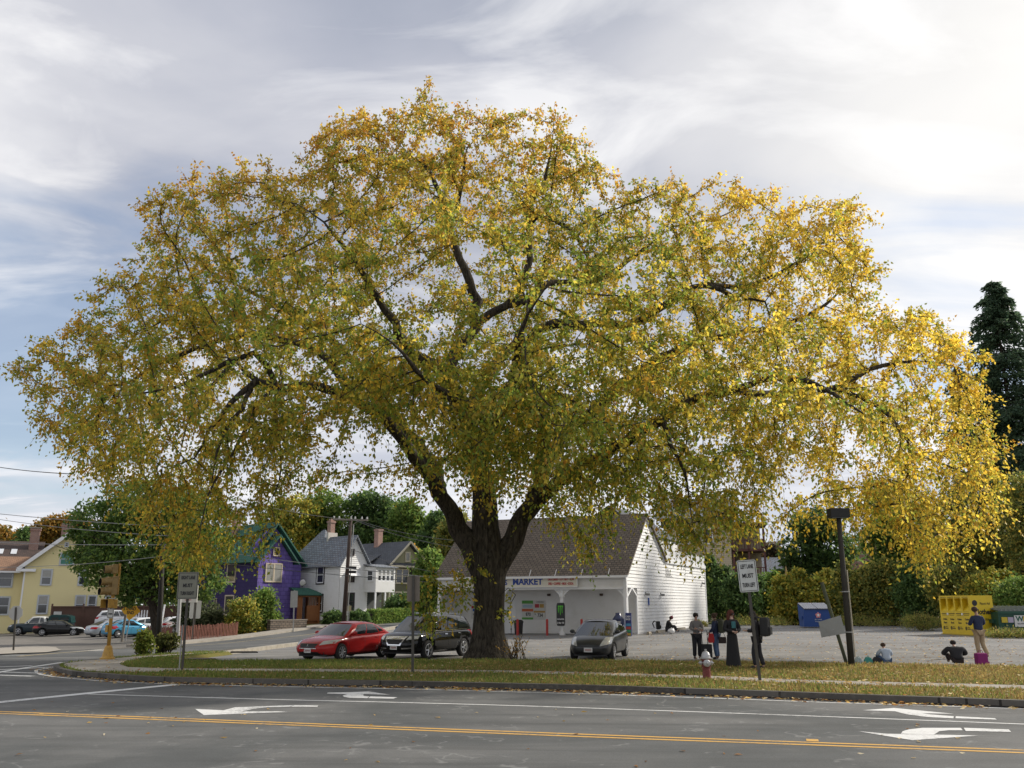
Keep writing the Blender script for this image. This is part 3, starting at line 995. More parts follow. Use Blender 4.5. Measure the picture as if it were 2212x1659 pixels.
# steep dark roof with a small gable behind the deck
mb = MB(); mb.b2((-8.0, MKD - 9.5, dz_ + .1), (-1.6, MKD - 2, dz_ + 2.1)); up = mb.obj('upper_storey', Wt, mk)
mb = MB(); slab(mb, [(-1.4, MKD - 9.7, dz_ + 2.0), (-1.4, MKD - 1.8, dz_ + 2.0), (-4.6, MKD - 1.8, dz_ + 4.3), (-4.6, MKD - 9.7, dz_ + 4.3)], .1)
slab(mb, [(-8.2, MKD - 9.7, dz_ + 2.0), (-8.2, MKD - 1.8, dz_ + 2.0), (-4.602, MKD - 1.8, dz_ + 4.3), (-4.602, MKD - 9.7, dz_ + 4.3)], .1)
mb.obj('roof', SHINGLE_DARK, up)
Up = Face((-1.6, 0, dz_), (0, 1, 0), (1, 0, 0))
for y in (MKD - 8.4, MKD - 5.4):
    Up.window(mk, y, y + 1.4, .75, 1.75, mull=2, cross=False)
for y, m_ in ((2.0, 1), (5.4, 1), (MKD - 1.2, 0)):
    mb = MB()
    zc = 2.62 if m_ else 3.6
    mb.lathe([(.05, 0), (.05, .06)], (0.02, y + 1.8 if m_ else y, zc), 'X', 8)
    for dy in (-.12, .12):
        mb.lathe([(.03, 0), (.07, .05), (.075, .2)], (0.06, (y + 1.8 if m_ else y) + dy, zc - .1), 'X', 10)
    mb.obj('wall_light', mat('lamp housing', (0.22, 0.22, 0.22), 0.4, 0.4), mk)
mb = MB(); Sd.panel(mb, 4.30, 4.52, 1.85, 2.32, 0.045, .06)
mb.obj('blue_notice', mat('blue notice', (0.03, 0.10, 0.42), 0.5, var=0.05), mk)
for x in (-2.3, -5.9, -9.8):
    mb = MB(); mb.lathe([(.10, -.12), (.12, -.05), (.12, 0.02)], (x, D0 - .12, 2.55), 'Z', 10)
    mb.obj('porch_lamp', mat('lamp brown', (0.08, 0.05, 0.035), 0.6), mk)
# door and dark store window hidden behind the trunk
Fd = FrI
mb = MB(); Fd.panel(mb, 8.3, 9.3, 0.02, 2.1, 0.02, .05); mb.obj('door', WHITE2, mk)
Fd.window(mk, 9.5, 10.0, .7, 2.0, mull=1, cross=False, glassm=GLASS)
# sign board over the porch
mb = MB(); Fr.panel(mb, 3.08, 11.2, 2.98, 3.60, .12, .20)
sg = mb.obj('sign_board', mat('sign face cream', (0.66, 0.63, 0.54), 0.5, var=0.04), mk)
mb = MB()
for a, b, c, d in ((3.04, 11.24, 3.60, 3.64), (3.04, 11.24, 2.94, 2.98), (3.04, 3.08, 2.98, 3.60), (11.2, 11.24, 2.98, 3.60)):
    Fr.panel(mb, a, b, c, d, .11, .23)
mb.obj('sign_frame', WHITE2, sg)
BLUEL = mat('sign blue', (0.02, 0.06, 0.30), 0.5, var=0.03); REDL = mat('sign red', (0.42, 0.03, 0.03), 0.5, var=0.03)
text('MARKET', BLUEL, sg, (-6.42, -.205, 3.28), 0.52, sx=1.05, bold=0.02)
text('GROCERIES • LOTTERY • ATM', REDL, sg, (-4.15, -.205, 3.42), 0.20, sx=0.66, bold=0.008)
text('DELI • COFFEE • MILK • SODA', REDL, sg, (-4.15, -.205, 3.15), 0.20, sx=0.645, bold=0.008)
text("S", BLUEL, sg, (-7.93, -.205, 3.24), 0.42, bold=0.01)

def wl(o, rel=mk):
    """place a free-standing thing that stands at local coordinates of another"""
    return rel.matrix_basis @ Vector(o) if False else (Matrix.Translation(rel.location) @ rel.rotation_euler.to_matrix().to_4x4()) @ Vector(o)


# posters on the porch wall
def poster(x0, x1, z0, z1, paint_, lbl):
    o = thing('price_poster', lbl, 'poster', wl((-(x0 + x1) / 2, D0 - .03, z0)), mk.rotation_euler.z, 'price posters on the porch wall')
    W2 = (x1 - x0) / 2; H2 = z1 - z0
    mb = MB(); mb.b2((-W2, -.03, 0), (W2, 0, H2)); mb.obj('sheet', mat('poster white', (0.62, 0.62, 0.6), 0.5, var=.03), o)
    paint_(o, W2, H2)
    return o


def band(o, x0, x1, z0, z1, m, name='printed_band', off=-.034):
    mb = MB(); mb.b2((x0, off, z0), (x1, -.031, z1)); mb.obj(name, m, o)


INK = mat('black ink', (0.02, 0.02, 0.022), 0.6, var=.02)
GRN = mat('poster green', (0.09, 0.34, 0.05), 0.5); ORG = mat('poster orange', (0.55, 0.12, 0.03), 0.5); REDP = mat('poster red', (0.42, 0.02, 0.03), 0.5)
GLD = mat('poster gold', (0.45, 0.27, 0.05), 0.5); BLP = mat('poster blue', (0.03, 0.10, 0.40), 0.5); LBL = mat('poster pale blue', (0.35, 0.5, 0.6), 0.5)


def pa(o, W2, H2):
    band(o, -W2, W2, 0, .13, GRN); band(o, -W2, W2, H2 * .42, H2 * .56, ORG); band(o, -W2 + .05, W2 - .05, H2 * .62, H2 * .78, LBL); band(o, -W2, W2, H2 - .2, H2, GRN)
    text('870', INK, o, (.05, -.036, .32), .30, sx=.8, bold=.006)


def pb(o, W2, H2):
    band(o, -W2 + .08, -.02, H2 * .62, H2 - .22, REDP); band(o, .02, W2 - .08, H2 * .62, H2 - .22, GLD); band(o, -W2, W2, H2 * .36, H2 * .46, GLD)
    text('734', INK, o, (.05, -.036, .26), .32, sx=.8, bold=.006); text('$', INK, o, (-.30, -.036, .34), .14)
    text('CORONA', INK, o, (.05, -.036, H2 - .1), .13, sx=.9)


def pc(o, W2, H2):
    band(o, -W2, W2, H2 * .58, H2 * .72, REDP); band(o, -W2 + .1, W2 - .1, H2 * .42, H2 * .56, BLP); band(o, -W2 + .15, W2 - .35, H2 * .76, H2 - .03, BLP)
    text('784', INK, o, (.05, -.036, .26), .30, sx=.8, bold=.006); text('$', INK, o, (-.30, -.036, .32), .14)
    text('BUD DIET', PAINTW, o, (0, -.036, H2 * .65), .11)


poster(7.05, 7.85, .95, 2.15, pa, 'price poster with orange band and green foot reading 870')
poster(6.20, 7.00, .95, 2.15, pb, 'price poster with red and gold pictures reading 734')
poster(10.7, 11.6, .95, 2.15, pc, 'blue and red price poster reading 784 left of the trunk')
# bollards, litter bin, ash stand
BOLL = mat('bollard red', (0.42, 0.035, 0.03), 0.55, var=.15, dirt=(.2, .06, .05))
bol = None
for x, lb in ((-2.68, 'red bollard behind the roof of the grey hatchback'), (-4.95, 'red bollard beside the post with the black banner'), (-6.95, 'red bollard standing against the black litter bin'), (-11.4, 'red bollard behind the tail of the black suv')):
    loc = wl((x, -.55, 0)); loc.z = zt(loc.x, loc.y)
    if bol is None:
        mb = MB(); mb.lathe([(.075, -.1), (.075, .92), (.06, .97), (.02, .99)], (0, 0, 0), 'Z', 12)
        bol = mb.obj('bollard', BOLL); b = bol
    else:
        b = bol.copy(); COL.objects.link(b)
    b.location = loc
    tag(b, lb, 'bollard', 'red bollards in front of the market')
o = thing('litter_bin', 'black ribbed plastic litter bin on the market porch', 'bin', wl((-7.35, .45, 0.02)), mk.rotation_euler.z)
mb = MB(); mb.lathe([(.24, 0), (.29, .75), (.31, .76), (.31, .8)], (0, 0, 0), 'Z', 16); mb.obj('drum', BLACKPL, o)
mb = MB(); mb.lathe([(.31, .8), (.3, .86), (.2, .93), (.03, .95)], (0, 0, 0), 'Z', 16); mb.obj('lid', BLACKPL, o)
o = thing('ash_stand', 'thin black ash stand beside the litter bin', 'ash stand', wl((-7.85, .4, 0.02)), mk.rotation_euler.z)
mb = MB(); mb.lathe([(.14, 0), (.14, .03), (.02, .05), (.02, .3), (.05, .36), (.02, .42), (.02, .7)], (0, 0, 0), 'Z', 10); mb.obj('stem', BLACKPL, o)
mb = MB(); mb.lathe([(.05, .7), (.14, .76), (.14, .8)], (0, 0, 0), 'Z', 12); mb.obj('bowl', BLACKPL, o)
# energy drink banner on the post
o = thing('can_shaped_banner', 'black can shaped banner with a green claw mark on the porch post', 'banner', wl((-4.2, -.12, .62)), mk.rotation_euler.z)
mb = MB(); cp = [(-.26, 0.06), (-.21, 0), (.21, 0), (.26, .06), (.28, .2), (.28, 1.2), (.24, 1.34), (.2, 1.38), (-.2, 1.38), (-.24, 1.34), (-.28, 1.2), (-.28, .2)]
mb.prism(cp, (0, 0, 0), (1, 0, 0), (0, 0, 1), (0, -1, 0), .05); mb.obj('can', mat('banner black', (0.012, 0.013, 0.013), 0.35, var=.1), o, bevel=.01)
CLAW = mat('claw green', (0.10, 0.55, 0.03), 0.5)
mb = MB()
for x, ln in ((-.13, .42), (-.01, .55), (.11, .44)):
    mb.prism([(x - .05, 1.20), (x + .035, 1.22), (x + .03, 1.12), (x + .005, 1.0), (x + .02, 1.21 - ln), (x - .02, 1.21 - ln), (x - .045, 1.02), (x - .03, 1.12)][:8], (0, -.051, 0), (1, 0, 0), (0, 0, 1), (0, -1, 0), .004)
mb.prism([(-.19, 1.16), (-.13, 1.20), (.0, 1.19), (.05, 1.21), (.17, 1.20), (.19, 1.17), (.1, 1.165), (-.05, 1.15)], (0, -.0525, 0), (1, 0, 0), (0, 0, 1), (0, -1, 0), .004)
mb.obj('claw_mark', CLAW, o)
text('MONSTER', WHITE2, o, (0, -.056, .40), .10, sx=1.0, bold=.003)
text('2 for $3', WHITE2, o, (0, -.056, .18), .14, bold=.005)
# drink bottle cut-out and cash back sign by the corner post
o = thing('bottle_display', 'tall blue sports drink bottle display by the porch corner', 'display', wl((-.35, -.55, 0)), mk.rotation_euler.z)
mb = MB(); mb.lathe([(.30, 0.0), (.33, .06), (.31, .3), (.33, .6), (.30, .72)], (0, 0, 0), 'Z', 16); mb.obj('bottle', mat('bottle blue', (0.02, 0.12, 0.45), 0.25, coat=.5), o, smooth=True)
mb = MB(); mb.lathe([(.32, .72), (.34, .75), (.34, 1.08), (.31, 1.1), (.18, 1.28), (.16, 1.3), (.15, 1.42), (.02, 1.43)], (0, 0, 0), 'Z', 16); mb.obj('label_band', mat('bottle navy', (0.012, 0.02, 0.07), 0.3), o, smooth=True)
text('POWERADE', WHITE2, o, (0, -.346, .9), .12, sx=.8, bold=.003)
o = thing('cash_back_sign', 'narrow blue cash back sign standing at the corner of the market', 'sign', wl((.22, -.35, 0)), mk.rotation_euler.z)
mb = MB(); mb.b2((-.17, -.06, 0), (.17, .06, 1.42)); mb.obj('panel', mat('cash blue', (0.02, 0.035, 0.16), 0.4), o, bevel=.01)
for i, (z, c) in enumerate(((.12, (.5, .35, .05)), (.30, (.05, .3, .12)), (.48, (.5, .06, .05)), (.66, (.08, .3, .5)))):
    mb = MB(); mb.b2((-.15, -.066, z), (.15, -.061, z + .15)); mb.obj('card', mat('card colour %s' % 'abcd'[i], c, .5), o)
text('CASH', WHITE2, o, (0, -.064, 1.2), .14, sx=.8, bold=.004); text('BACK', WHITE2, o, (0, -.064, 1.05), .14, sx=.8, bold=.004)
# wheel stops along the side wall
STOPM = mat('wheel stop', (0.36, 0.32, 0.25), 0.9, var=.2, bump=.3, dirt=(.2, .17, .12))
for k, (y, ang, lb) in enumerate(((2.0, .1, 'short broken concrete wheel stop nearest the market corner'), (4.6, 0.0, 'concrete wheel stop left of the seated person'), (9.3, .0, 'concrete wheel stop right behind the seated person'), (12.6, .02, 'third concrete wheel stop along the white side wall'), (16.0, 0.0, 'farthest concrete wheel stop along the white side wall'))):
    L_ = .9 if k == 0 else 1.9
    mb = MB(); mb.prism([(-.11, 0), (.11, 0), (.07, .17), (-.07, .17)], (0, -L_ / 2, 0), (1, 0, 0), (0, 0, 1), (0, 1, 0), L_)
    o = mb.obj('wheel_stop', STOPM, bevel=.01)
    loc = wl((.75, y, 0)); loc.z = zt(loc.x, loc.y) + .005
    o.location = loc; o.rotation_euler = (0, 0, mk.rotation_euler.z + ang)
    tag(o, lb, 'wheel stop', 'wheel stops along the market side wall')

# ============ purple house
CP, SP = math.cos(R(50)), math.sin(R(50))
GREENT = mat('green trim', (0.03, 0.12, 0.085), 0.6, var=.1); TAN = mat('tan trim', (0.55, 0.47, 0.36), 0.6, var=.1)
ph = thing('purple_house', 'two storey purple shingled house with a green roof', 'house', (-27.06, 95.0, 0.0), R(50))
FX = Face((0, 0, 0), (1, 0, 0), (0, -1, 0)); FL = Face((0, 0, 0), (0, 1, 0), (-1, 0, 0))
BW = 4.3; FW = 6.1; DP = 12.5
mb = MB()
mb.prism([(0, -.8), (BW, -.8), (BW, 6.5), (BW / 2, 9.0), (0, 6.5)], (0, -.9, 0), (1, 0, 0), (0, 0, 1), (0, 1, 0), .9)
mb.prism([(0.0, -.8), (FW, -.8), (FW, 6.5), (2.2, 10.3), (0.0, 8.1)], (0.002, 0, 0), (1, 0, 0), (0, 0, 1), (0, 1, 0), .3)
mb.b2((0.01, .3, -.8), (FW, DP, 6.5))
mb.obj('wall', PURPLE_SH, ph)
mb = MB(); FL.panel(mb, -.899, DP, -.8, 6.5, .002, .03); mb.obj('side_wall', PURPLE_SHADED, ph)
mb = MB()
slab(mb, [(-.5, -1.5, 6.25), (-.5, .2, 6.25), (BW / 2, .2, 9.25), (BW / 2, -1.5, 9.25)], .14)
slab(mb, [(BW + .5, -1.5, 6.25), (BW + .5, .2, 6.25), (BW / 2 + .002, .2, 9.25), (BW / 2 + .002, -1.5, 9.25)], .14)
slab(mb, [(-.6, -.7, 6.3), (-.6, DP + .3, 6.3), (2.3, DP + .3, 10.6), (2.3, -.7, 10.6)], .16)
slab(mb, [(FW + .35, -.7, 6.1), (FW + .35, DP + .3, 6.1), (2.302, DP + .3, 10.6), (2.302, -.7, 10.6)], .16)
mb.obj('roof', SHINGLE_GREEN, ph)
chimney(ph, 1.8, 6.5, 9, 12.0, .7)
Fb = Face((0, -.9, 0), (1, 0, 0), (0, -1, 0))
Fb.window(ph, .95, 2.85, 4.35, 6.15, frame=TAN, glassm=CURTAIN, fw=.09, mull=2, cross=False)
Fb.window(ph, 1.75, 2.4, 7.05, 7.85, frame=TAN, fw=.08, mull=1)
FLs = Face((-.03, 0, 0), (0, 1, 0), (-1, 0, 0))
FLs.window(ph, 3.1, 4.6, 4.35, 6.2, frame=TAN, fw=.09, cross=False)
FLs.window(ph, 3.1, 4.6, .95, 2.9, frame=TAN, fw=.09, cross=False)
FLs.window(ph, 6.3, 6.7, 1.2, 2.6, frame=TAN, fw=.06, cross=False)
WOODP = mat('stained porch wood', (0.26, 0.10, 0.03), 0.6, var=.3, vs=4)
po = MB()
for x, y in ((4.2, -2.4), (6.9, -2.4), (6.9, -.2)):
    po.b2((x - .09, y - .09, 0), (x + .09, y + .09, 3.0))
po.b2((5.3, -2.45, .3), (6.9, -2.4, 1.9)); po.b2((6.95, -2.4, .3), (7.0, -.2, 1.9)); po.b2((4.3, -2.45, .3), (4.7, -2.4, 2.9)); po.b2((4.0, -2.5, 2.75), (7.1, -2.35, 3.0))
for k in range(7):
    x = 5.45 + k * .22
    po.b2((x, -2.44, 1.9), (x + .06, -2.40, 2.75))
po.bar = None
po.b2((4.1, -2.3, -.1), (7.0, -.0, .28))
po.obj('porch', WOODP, ph)
mb = MB()
slab(mb, [(3.9, -2.8, 3.0), (7.5, -2.8, 3.0), (6.3, -1.2, 3.75), (4.0, -1.2, 3.75)], .1)
slab(mb, [(7.5, -2.8, 3.001), (7.5, -.001, 3.001), (6.3, -.001, 3.75), (6.3, -1.2, 3.75)], .1)
slab(mb, [(4.0, -1.2, 3.751), (6.3, -1.2, 3.751), (6.3, -.001, 3.751), (4.0, -.001, 3.751)], .08)
mb.obj('porch_roof', SHINGLE_GREEN, ph)
mb = MB(); mb.b2((4.0, -2.2, -.8), (7.2, .0, -.11)); mb.obj('porch_base', PURPLE_SH, ph)
mb = MB(); mb.ball((0, 0, 0), (.32, .08, .36), 14, 8); ds_ = mb.obj('satellite_dish', mat('dish grey', (0.6, 0.6, 0.6), .5), ph, smooth=True); ds_.location = (4.9, -2.0, 4.25); ds_.rotation_euler = (0.3, 0, -.6)
mb = MB(); mb.tube([(0, 0, 0), (0, .2, -.5)], .03, 6); mb.tube([(0, -.05, -.3), (.4, -.5, .05)], .02, 6); mb.obj('dish_arm', STEELD, ds_)

# ============ white house
wh = thing('white_house', 'white clapboard house with a slate grey roof and an upper sun porch', 'house', (-18.35, 97.0, 0.0), R(50))
mb = MB()
lap_wall(mb, (0, 0, 0), (1, 0, 0), (0, -1, 0), [(0, .4), (3.9, .4), (3.9, 6.15), (1.9, 9.1), (0, 6.15)], .22)
lap_wall(mb, (0, 0, 0), (0, 1, 0), (-1, 0, 0), [(0, .4), (9.5, .4), (9.5, 6.15), (0, 6.15)], .22)
mb.b2((.01, .01, .3), (3.9, 9.5, 6.1)); mb.prism([(0.01, 6.1), (3.9, 6.1), (1.9, 9.0)], (0, .01, 0), (1, 0, 0), (0, 0, 1), (0, 1, 0), .2)
mb.b2((3.9, .4, .3), (6.2, 7, 6.1))
mb.obj('wall', WHITE, wh)
mb = MB(); mb.b2((0.03, .04, -.6), (6.1, 9.4, .3)); mb.obj('foundation', BRICKRED, wh)
mb = MB()
slab(mb, [(-.35, -.4, 5.95), (-.35, 9.9, 5.95), (1.9, 5.2, 9.35), (1.9, -.4, 9.35)], .12)
slab(mb, [(4.25, -.4, 5.95), (4.25, 6.5, 5.95), (1.902, 5.2, 9.35), (1.902, -.4, 9.35)], .12)
slab(mb, [(-.35, 9.9, 5.951), (6.4, 9.9, 5.951), (1.9, 5.2, 9.351)], .12)
slab(mb, [(-.33, 2.6, 6.0), (-.33, 9.8, 6.0), (2.5, 6.4, 10.3), (2.5, 6.0, 10.3)], .12)
slab(mb, [(6.3, 9.8, 6.0), (6.3, 3.0, 6.0), (2.5, 6.0, 10.3), (2.5, 6.4, 10.3)], .12)
slab(mb, [(-.33, 2.6, 6.0), (6.3, 3.0, 6.0), (2.5, 6.0, 10.3)], .12)
slab(mb, [(-.33, 9.8, 6.0), (6.3, 9.8, 6.0), (2.5, 6.4, 10.3)], .12)
mb.obj('roof', SHINGLE_SLATE, wh)
chimney(wh, 2.2, 4.6, 8.6, 11.2, .6)
mb = MB(); mb.box((2.2, 4.35, 9.35), (1.3, .25, 1.0)); mb.obj('flashing', mat('pale flashing', (0.5, 0.47, 0.42), .6, var=.2), wh)
chimney(wh, 3.6, 2.2, 7.0, 9.3, .45)
DKF = mat('dark window frame', (0.03, 0.02, 0.025), 0.5)
Fw0 = Face((0, 0, 0), (1, 0, 0), (0, -1, 0)); Fw1 = Face((0, 0, 0), (0, 1, 0), (-1, 0, 0))
for z0 in (1.3, 4.3):
    wn = Fw1.window(wh, 2.7, 3.75, z0, z0 + 1.65, frame=WHITE2, fw=.06)
    mb = MB()
    for a, b, c, d in ((2.52, 2.64, z0 - .18, z0 + 1.83), (3.81, 3.93, z0 - .18, z0 + 1.83), (2.64, 3.81, z0 - .18, z0 - .06), (2.64, 3.81, z0 + 1.71, z0 + 1.83)):
        Fw1.panel(mb, a, b, c, d, .02, .1)
    mb.obj('surround', DKF, wn)
Fw0.window(wh, 1.0, 1.9, 4.4, 5.1, frame=DKF, fw=.08)
Fw0.window(wh, 1.1, 2.0, 1.45, 3.15, frame=DKF, fw=.1)
Fw0.window(wh, 1.45, 1.75, 7.2, 7.8, frame=DKF, fw=.08, cross=False)
mb = MB(); slab(mb, [(.8, -.8, 5.0), (2.3, -.8, 5.0), (2.3, -.0, 5.5), (.8, -.0, 5.5)], .05); mb.obj('awning', WHITE, wh)
# enclosed upper porch over an open lower porch
mb = MB(); mb.b2((3.4, -1.9, 3.3), (6.2, .4, 4.45)); mb.b2((3.4, -1.9, 5.75), (6.2, .4, 6.0)); mb.b2((3.4, -1.75, 4.45), (6.1, .39, 5.75))
mb.b2((3.4, -1.9, 4.45), (3.6, -1.7, 5.75)); mb.b2((6.0, -1.9, 4.45), (6.2, -1.7, 5.75)); mb.obj('sun_porch', WHITE, wh)
mb = MB(); slab(mb, [(3.2, -2.1, 5.98), (6.5, -2.1, 5.98), (6.5, .4, 6.35), (3.2, .4, 6.35)], .08); mb.obj('porch_roof', SHINGLE_SLATE, wh)
Fp = Face((0, -1.76, 0), (1, 0, 0), (0, -1, 0))
for k in range(4):
    Fp.window(wh, 3.75 + k * .6, 4.2 + k * .6, 4.5, 5.68, fw=.06, mull=1, glass_var='shade')
Fp2 = Face((3.4, -1.9, 0), (0, 1, 0), (-1, 0, 0)); Fp2.window(wh, .45, 1.3, 4.5, 5.6, fw=.08)
mb = MB()
for x in (3.5, 4.9, 6.1):
    mb.b2((x - .08, -1.88, .4), (x + .08, -1.72, 3.3))
mb.obj('porch_posts', WHITE2, wh)
mb = MB(); mb.b2((3.45, -1.86, 1.3), (6.15, -1.80, 1.4)); mb.b2((3.45, -1.84, .5), (6.15, -1.82, 1.3)); mb.b2((3.4, -1.9, .1), (6.2, .3, .42)); mb.obj('porch_rail', WHITE2, wh)
mb = MB(); mb.b2((3.9, .2, .42), (6.2, .39, 3.3)); mb.obj('porch_shade_panel', mat('painted porch shade', (.05, .055, .05), .7), wh)  # dark slab, its colour stands in for the shade inside the open porch

# ============ olive house
OLV = mat('olive clapboard', (0.135, 0.135, 0.08), 0.75, var=.1, vs=.6); CREAM = mat('cream trim', (0.60, 0.55, 0.42), 0.6, var=.08)
oh = thing('olive_house', 'olive green house with cream trim and black shutters', 'house', (-14.47, 108.0, 0.2), R(50))
mb = MB()
lap_wall(mb, (0, 0, 0), (1, 0, 0), (0, -1, 0), [(0, 0), (6.4, 0), (6.4, 6.3), (0, 6.3)], .24)
lap_wall(mb, (0, 0, 0), (0, 1, 0), (-1, 0, 0), [(0, 0), (10, 0), (10, 6.3), (0, 6.3)], .24)
mb.b2((.01, .01, -.5), (6.4, 10, 6.3)); mb.b2((-1.6, 3.0, -.5), (0, 9, 6.3)); mb.obj('wall', OLV, oh)
mb = MB(); mb.prism([(-.2, 6.55), (5.6, 6.55), (2.7, 9.0)], (0, -.05, 0), (1, 0, 0), (0, 0, 1), (0, 1, 0), .2); mb.obj('gable', mat('pale olive', (0.30, 0.29, 0.18), .7, var=.1), oh)
mb = MB()
slab(mb, [(-.6, -.6, 6.4), (-.6, 10.4, 6.4), (2.7, 10.4, 9.3), (2.7, -.6, 9.3)], .12)
slab(mb, [(6.0, -.6, 6.4), (6.0, 10.4, 6.4), (2.702, 10.4, 9.3), (2.702, -.6, 9.3)], .12)
slab(mb, [(-2.0, 2.6, 6.3), (-2.0, 9.4, 6.3), (.8, 9.4, 7.7), (.8, 2.6, 7.7)], .1)
slab(mb, [(-.6, -.8, 6.33), (6.9, -.8, 6.33), (6.9, .15, 6.75), (-.6, .15, 6.75)], .08)
mb.obj('roof', SHINGLE_DARK, oh)
mb = MB(); Fo = Face((0, -.6, 0), (1, 0, 0), (0, -1, 0)); Fo.bar(mb, (-.6, 6.3), (2.7, 9.18), .22, 0, .06); Fo.bar(mb, (6.0, 6.3), (2.7, 9.18), .22, 0, .061)
mb.b2((-.6, -.86, 6.1), (6.9, -.8, 6.32)); mb.b2((-.08, -.08, -.3), (.08, .04, 6.3)); mb.b2((-2.05, 2.6, 6.05), (-1.95, 9.4, 6.3)); mb.obj('trim', CREAM, oh)
Foz = Face((0, -.06, 0), (1, 0, 0), (0, -1, 0)); Foz.window(oh, 2.35, 3.0, 6.9, 7.9, frame=CREAM, glassm=CURTAIN, cross=False)
SHUT = mat('black shutter', (0.015, 0.018, 0.016), .5)
Fo0 = Face((0, 0, 0), (1, 0, 0), (0, -1, 0)); Fo1 = Face((0, 0, 0), (0, 1, 0), (-1, 0, 0))
for z0 in (1.6, 4.3):
    Fo0.window(oh, .95, 2.9, z0, z0 + 1.6, frame=CREAM, mull=2, shutters=SHUT)
    Fo0.window(oh, 4.7, 5.7, z0, z0 + 1.6, frame=CREAM, mull=2)
    Face((-1.6, 0, 0), (0, 1, 0), (-1, 0, 0)).window(oh, 4.2, 4.9, z0, z0 + 1.6, frame=CREAM, shutters=SHUT)
chimney(oh, 2.4, 5.0, 8.6, 11.0, .75, cap=False)

# ============ yellow house
YEL = mat('yellow clapboard', (0.76, 0.67, 0.36), 0.7, var=.06, vs=.6)
yh = thing('yellow_house', 'large pale yellow clapboard house with a brown roof and skylights', 'house', (-48.8, 91.0, -0.95), R(25))
Y0 = .9
mb = MB()
lap_wall(mb, (0, 0, 0), (1, 0, 0), (0, -1, 0), [(0, 0), (10.6, 0), (10.6, 6.9), (3.6, 9.9), (0, 6.9)], .2)
lap_wall(mb, (0, 0, 0), (0, 1, 0), (-1, 0, 0), [(0, 0), (12, 0), (12, 6.7), (0, 6.7)], .2)
mb.b2((.01, .01, -1), (10.6, 12, 6.7)); mb.prism([(0.02, 6.7), (10.6, 6.9), (3.6, 9.85)], (0, .01, 0), (1, 0, 0), (0, 0, 1), (0, 1, 0), .2)
mb.b2((-9, 1.6, -1), (-.0, 11, 6.3))
lap_wall(mb, (-9, 1.6, 0), (1, 0, 0), (0, -1, 0), [(0, 0), (9, 0), (9, 6.3), (0, 6.3)], .2)
mb.obj('wall', YEL, yh)
mb = MB()
slab(mb, [(-.6, -.5, 6.45), (-.6, 12.5, 6.45), (3.6, 12.5, 10.1), (3.6, -.5, 10.1)], .14)
slab(mb, [(11.2, -.5, 6.65), (11.2, 12.5, 6.65), (3.602, 12.5, 10.1), (3.602, -.5, 10.1)], .14)
slab(mb, [(-10, 4.2, 7.7), (1.2, 4.2, 7.7), (1.2, 8, 9.6), (-10, 8, 9.6)], .12)
rfy = mb.obj('roof', SHINGLE_DKBROWN, yh)
mb = MB(); slab(mb, [(-10, .9, 6.25), (-.4, .9, 6.25), (.4, 4.3, 7.8), (-10, 4.3, 7.8)], .12); mb.obj('lean_to_roof', SHINGLE_TAN, yh)
for k in range(5):
    x = -6.8 + k * 1.25
    mb = MB(); z0 = 7.95 + .02; slab(mb, [(x, 4.9, 8.12), (x + .55, 4.9, 8.12), (x + .55, 6.0, 8.67), (x, 6.0, 8.67)], .05); mb.obj('skylight', mat('skylight', (0.6, 0.62, 0.64), .15), rfy)
chimney(yh, .2, 6.5, 7.6, 10.9, .9, cap=False); chimney(yh, 3.2, 6.6, 9.5, 11.4, 1.0, cap=False)
for x_, y_, z_ in ((.2, 6.5, 10.9), (3.2, 6.6, 11.4)):
    mb = MB(); mb.b2((x_ - .55, y_ - .55, z_), (x_ + .55, y_ + .55, z_ + .12)); mb.obj('chimney_cap', CONC, yh)
mb = MB()
Fy = Face((0, -.5, 0), (1, 0, 0), (0, -1, 0)); Fy.bar(mb, (-.6, 6.38), (3.6, 9.98), .34, 0, .06); Fy.bar(mb, (11.2, 6.5), (3.6, 9.98), .34, 0, .061)
mb.b2((-.75, -.52, 6.15), (1.0, 0.05, 6.42)); mb.b2((-.05, -.06, 0), (.1, .0, 6.4)); mb.b2((-10, .8, 6.05), (-.4, .9, 6.22)); mb.obj('trim', WHITE2, yh)
Fy0 = Face((0, 0, 0), (1, 0, 0), (0, -1, 0)); Fyl = Face((-9, 1.6, 0), (1, 0, 0), (0, -1, 0))
GF = mat('grey white frame', (0.50, 0.53, 0.56), .5)
Fy0.window(yh, 1.6, 2.45, 4.35 + .55, 5.85 + .5, frame=GF, glass_var='shade')
Fy0.window(yh, 1.55, 2.4, 2.1, 3.8, frame=GF, glass_var='shade')
Fy0.window(yh, 5.0, 5.75, 4.9, 6.35, frame=GF, glass_var='shade'); Fy0.window(yh, 4.95, 5.75, 2.1, 3.8, frame=GF, glass_var='shade'); Fy0.window(yh, 6.1, 6.8, 2.1, 3.8, frame=GF)
Fy0.window(yh, 7.7, 8.5, 2.3, 3.8, frame=GF); Fy0.window(yh, 3.1, 4.3, 6.9, 8.0, frame=GF, mull=1, glassm=mat('green blind', (.06, .2, .16), .4))
Fy0.window(yh, 3.35, 3.65, 8.7, 9.1, frame=GF, fw=.05, cross=False)
for z0 in (2.0, 4.7):
    Fyl.window(yh, 5.4, 7.9, z0, z0 + 1.65, frame=GF, mull=2); Fyl.window(yh, 1.4, 3.8, z0, z0 + 1.65, frame=GF, mull=2)

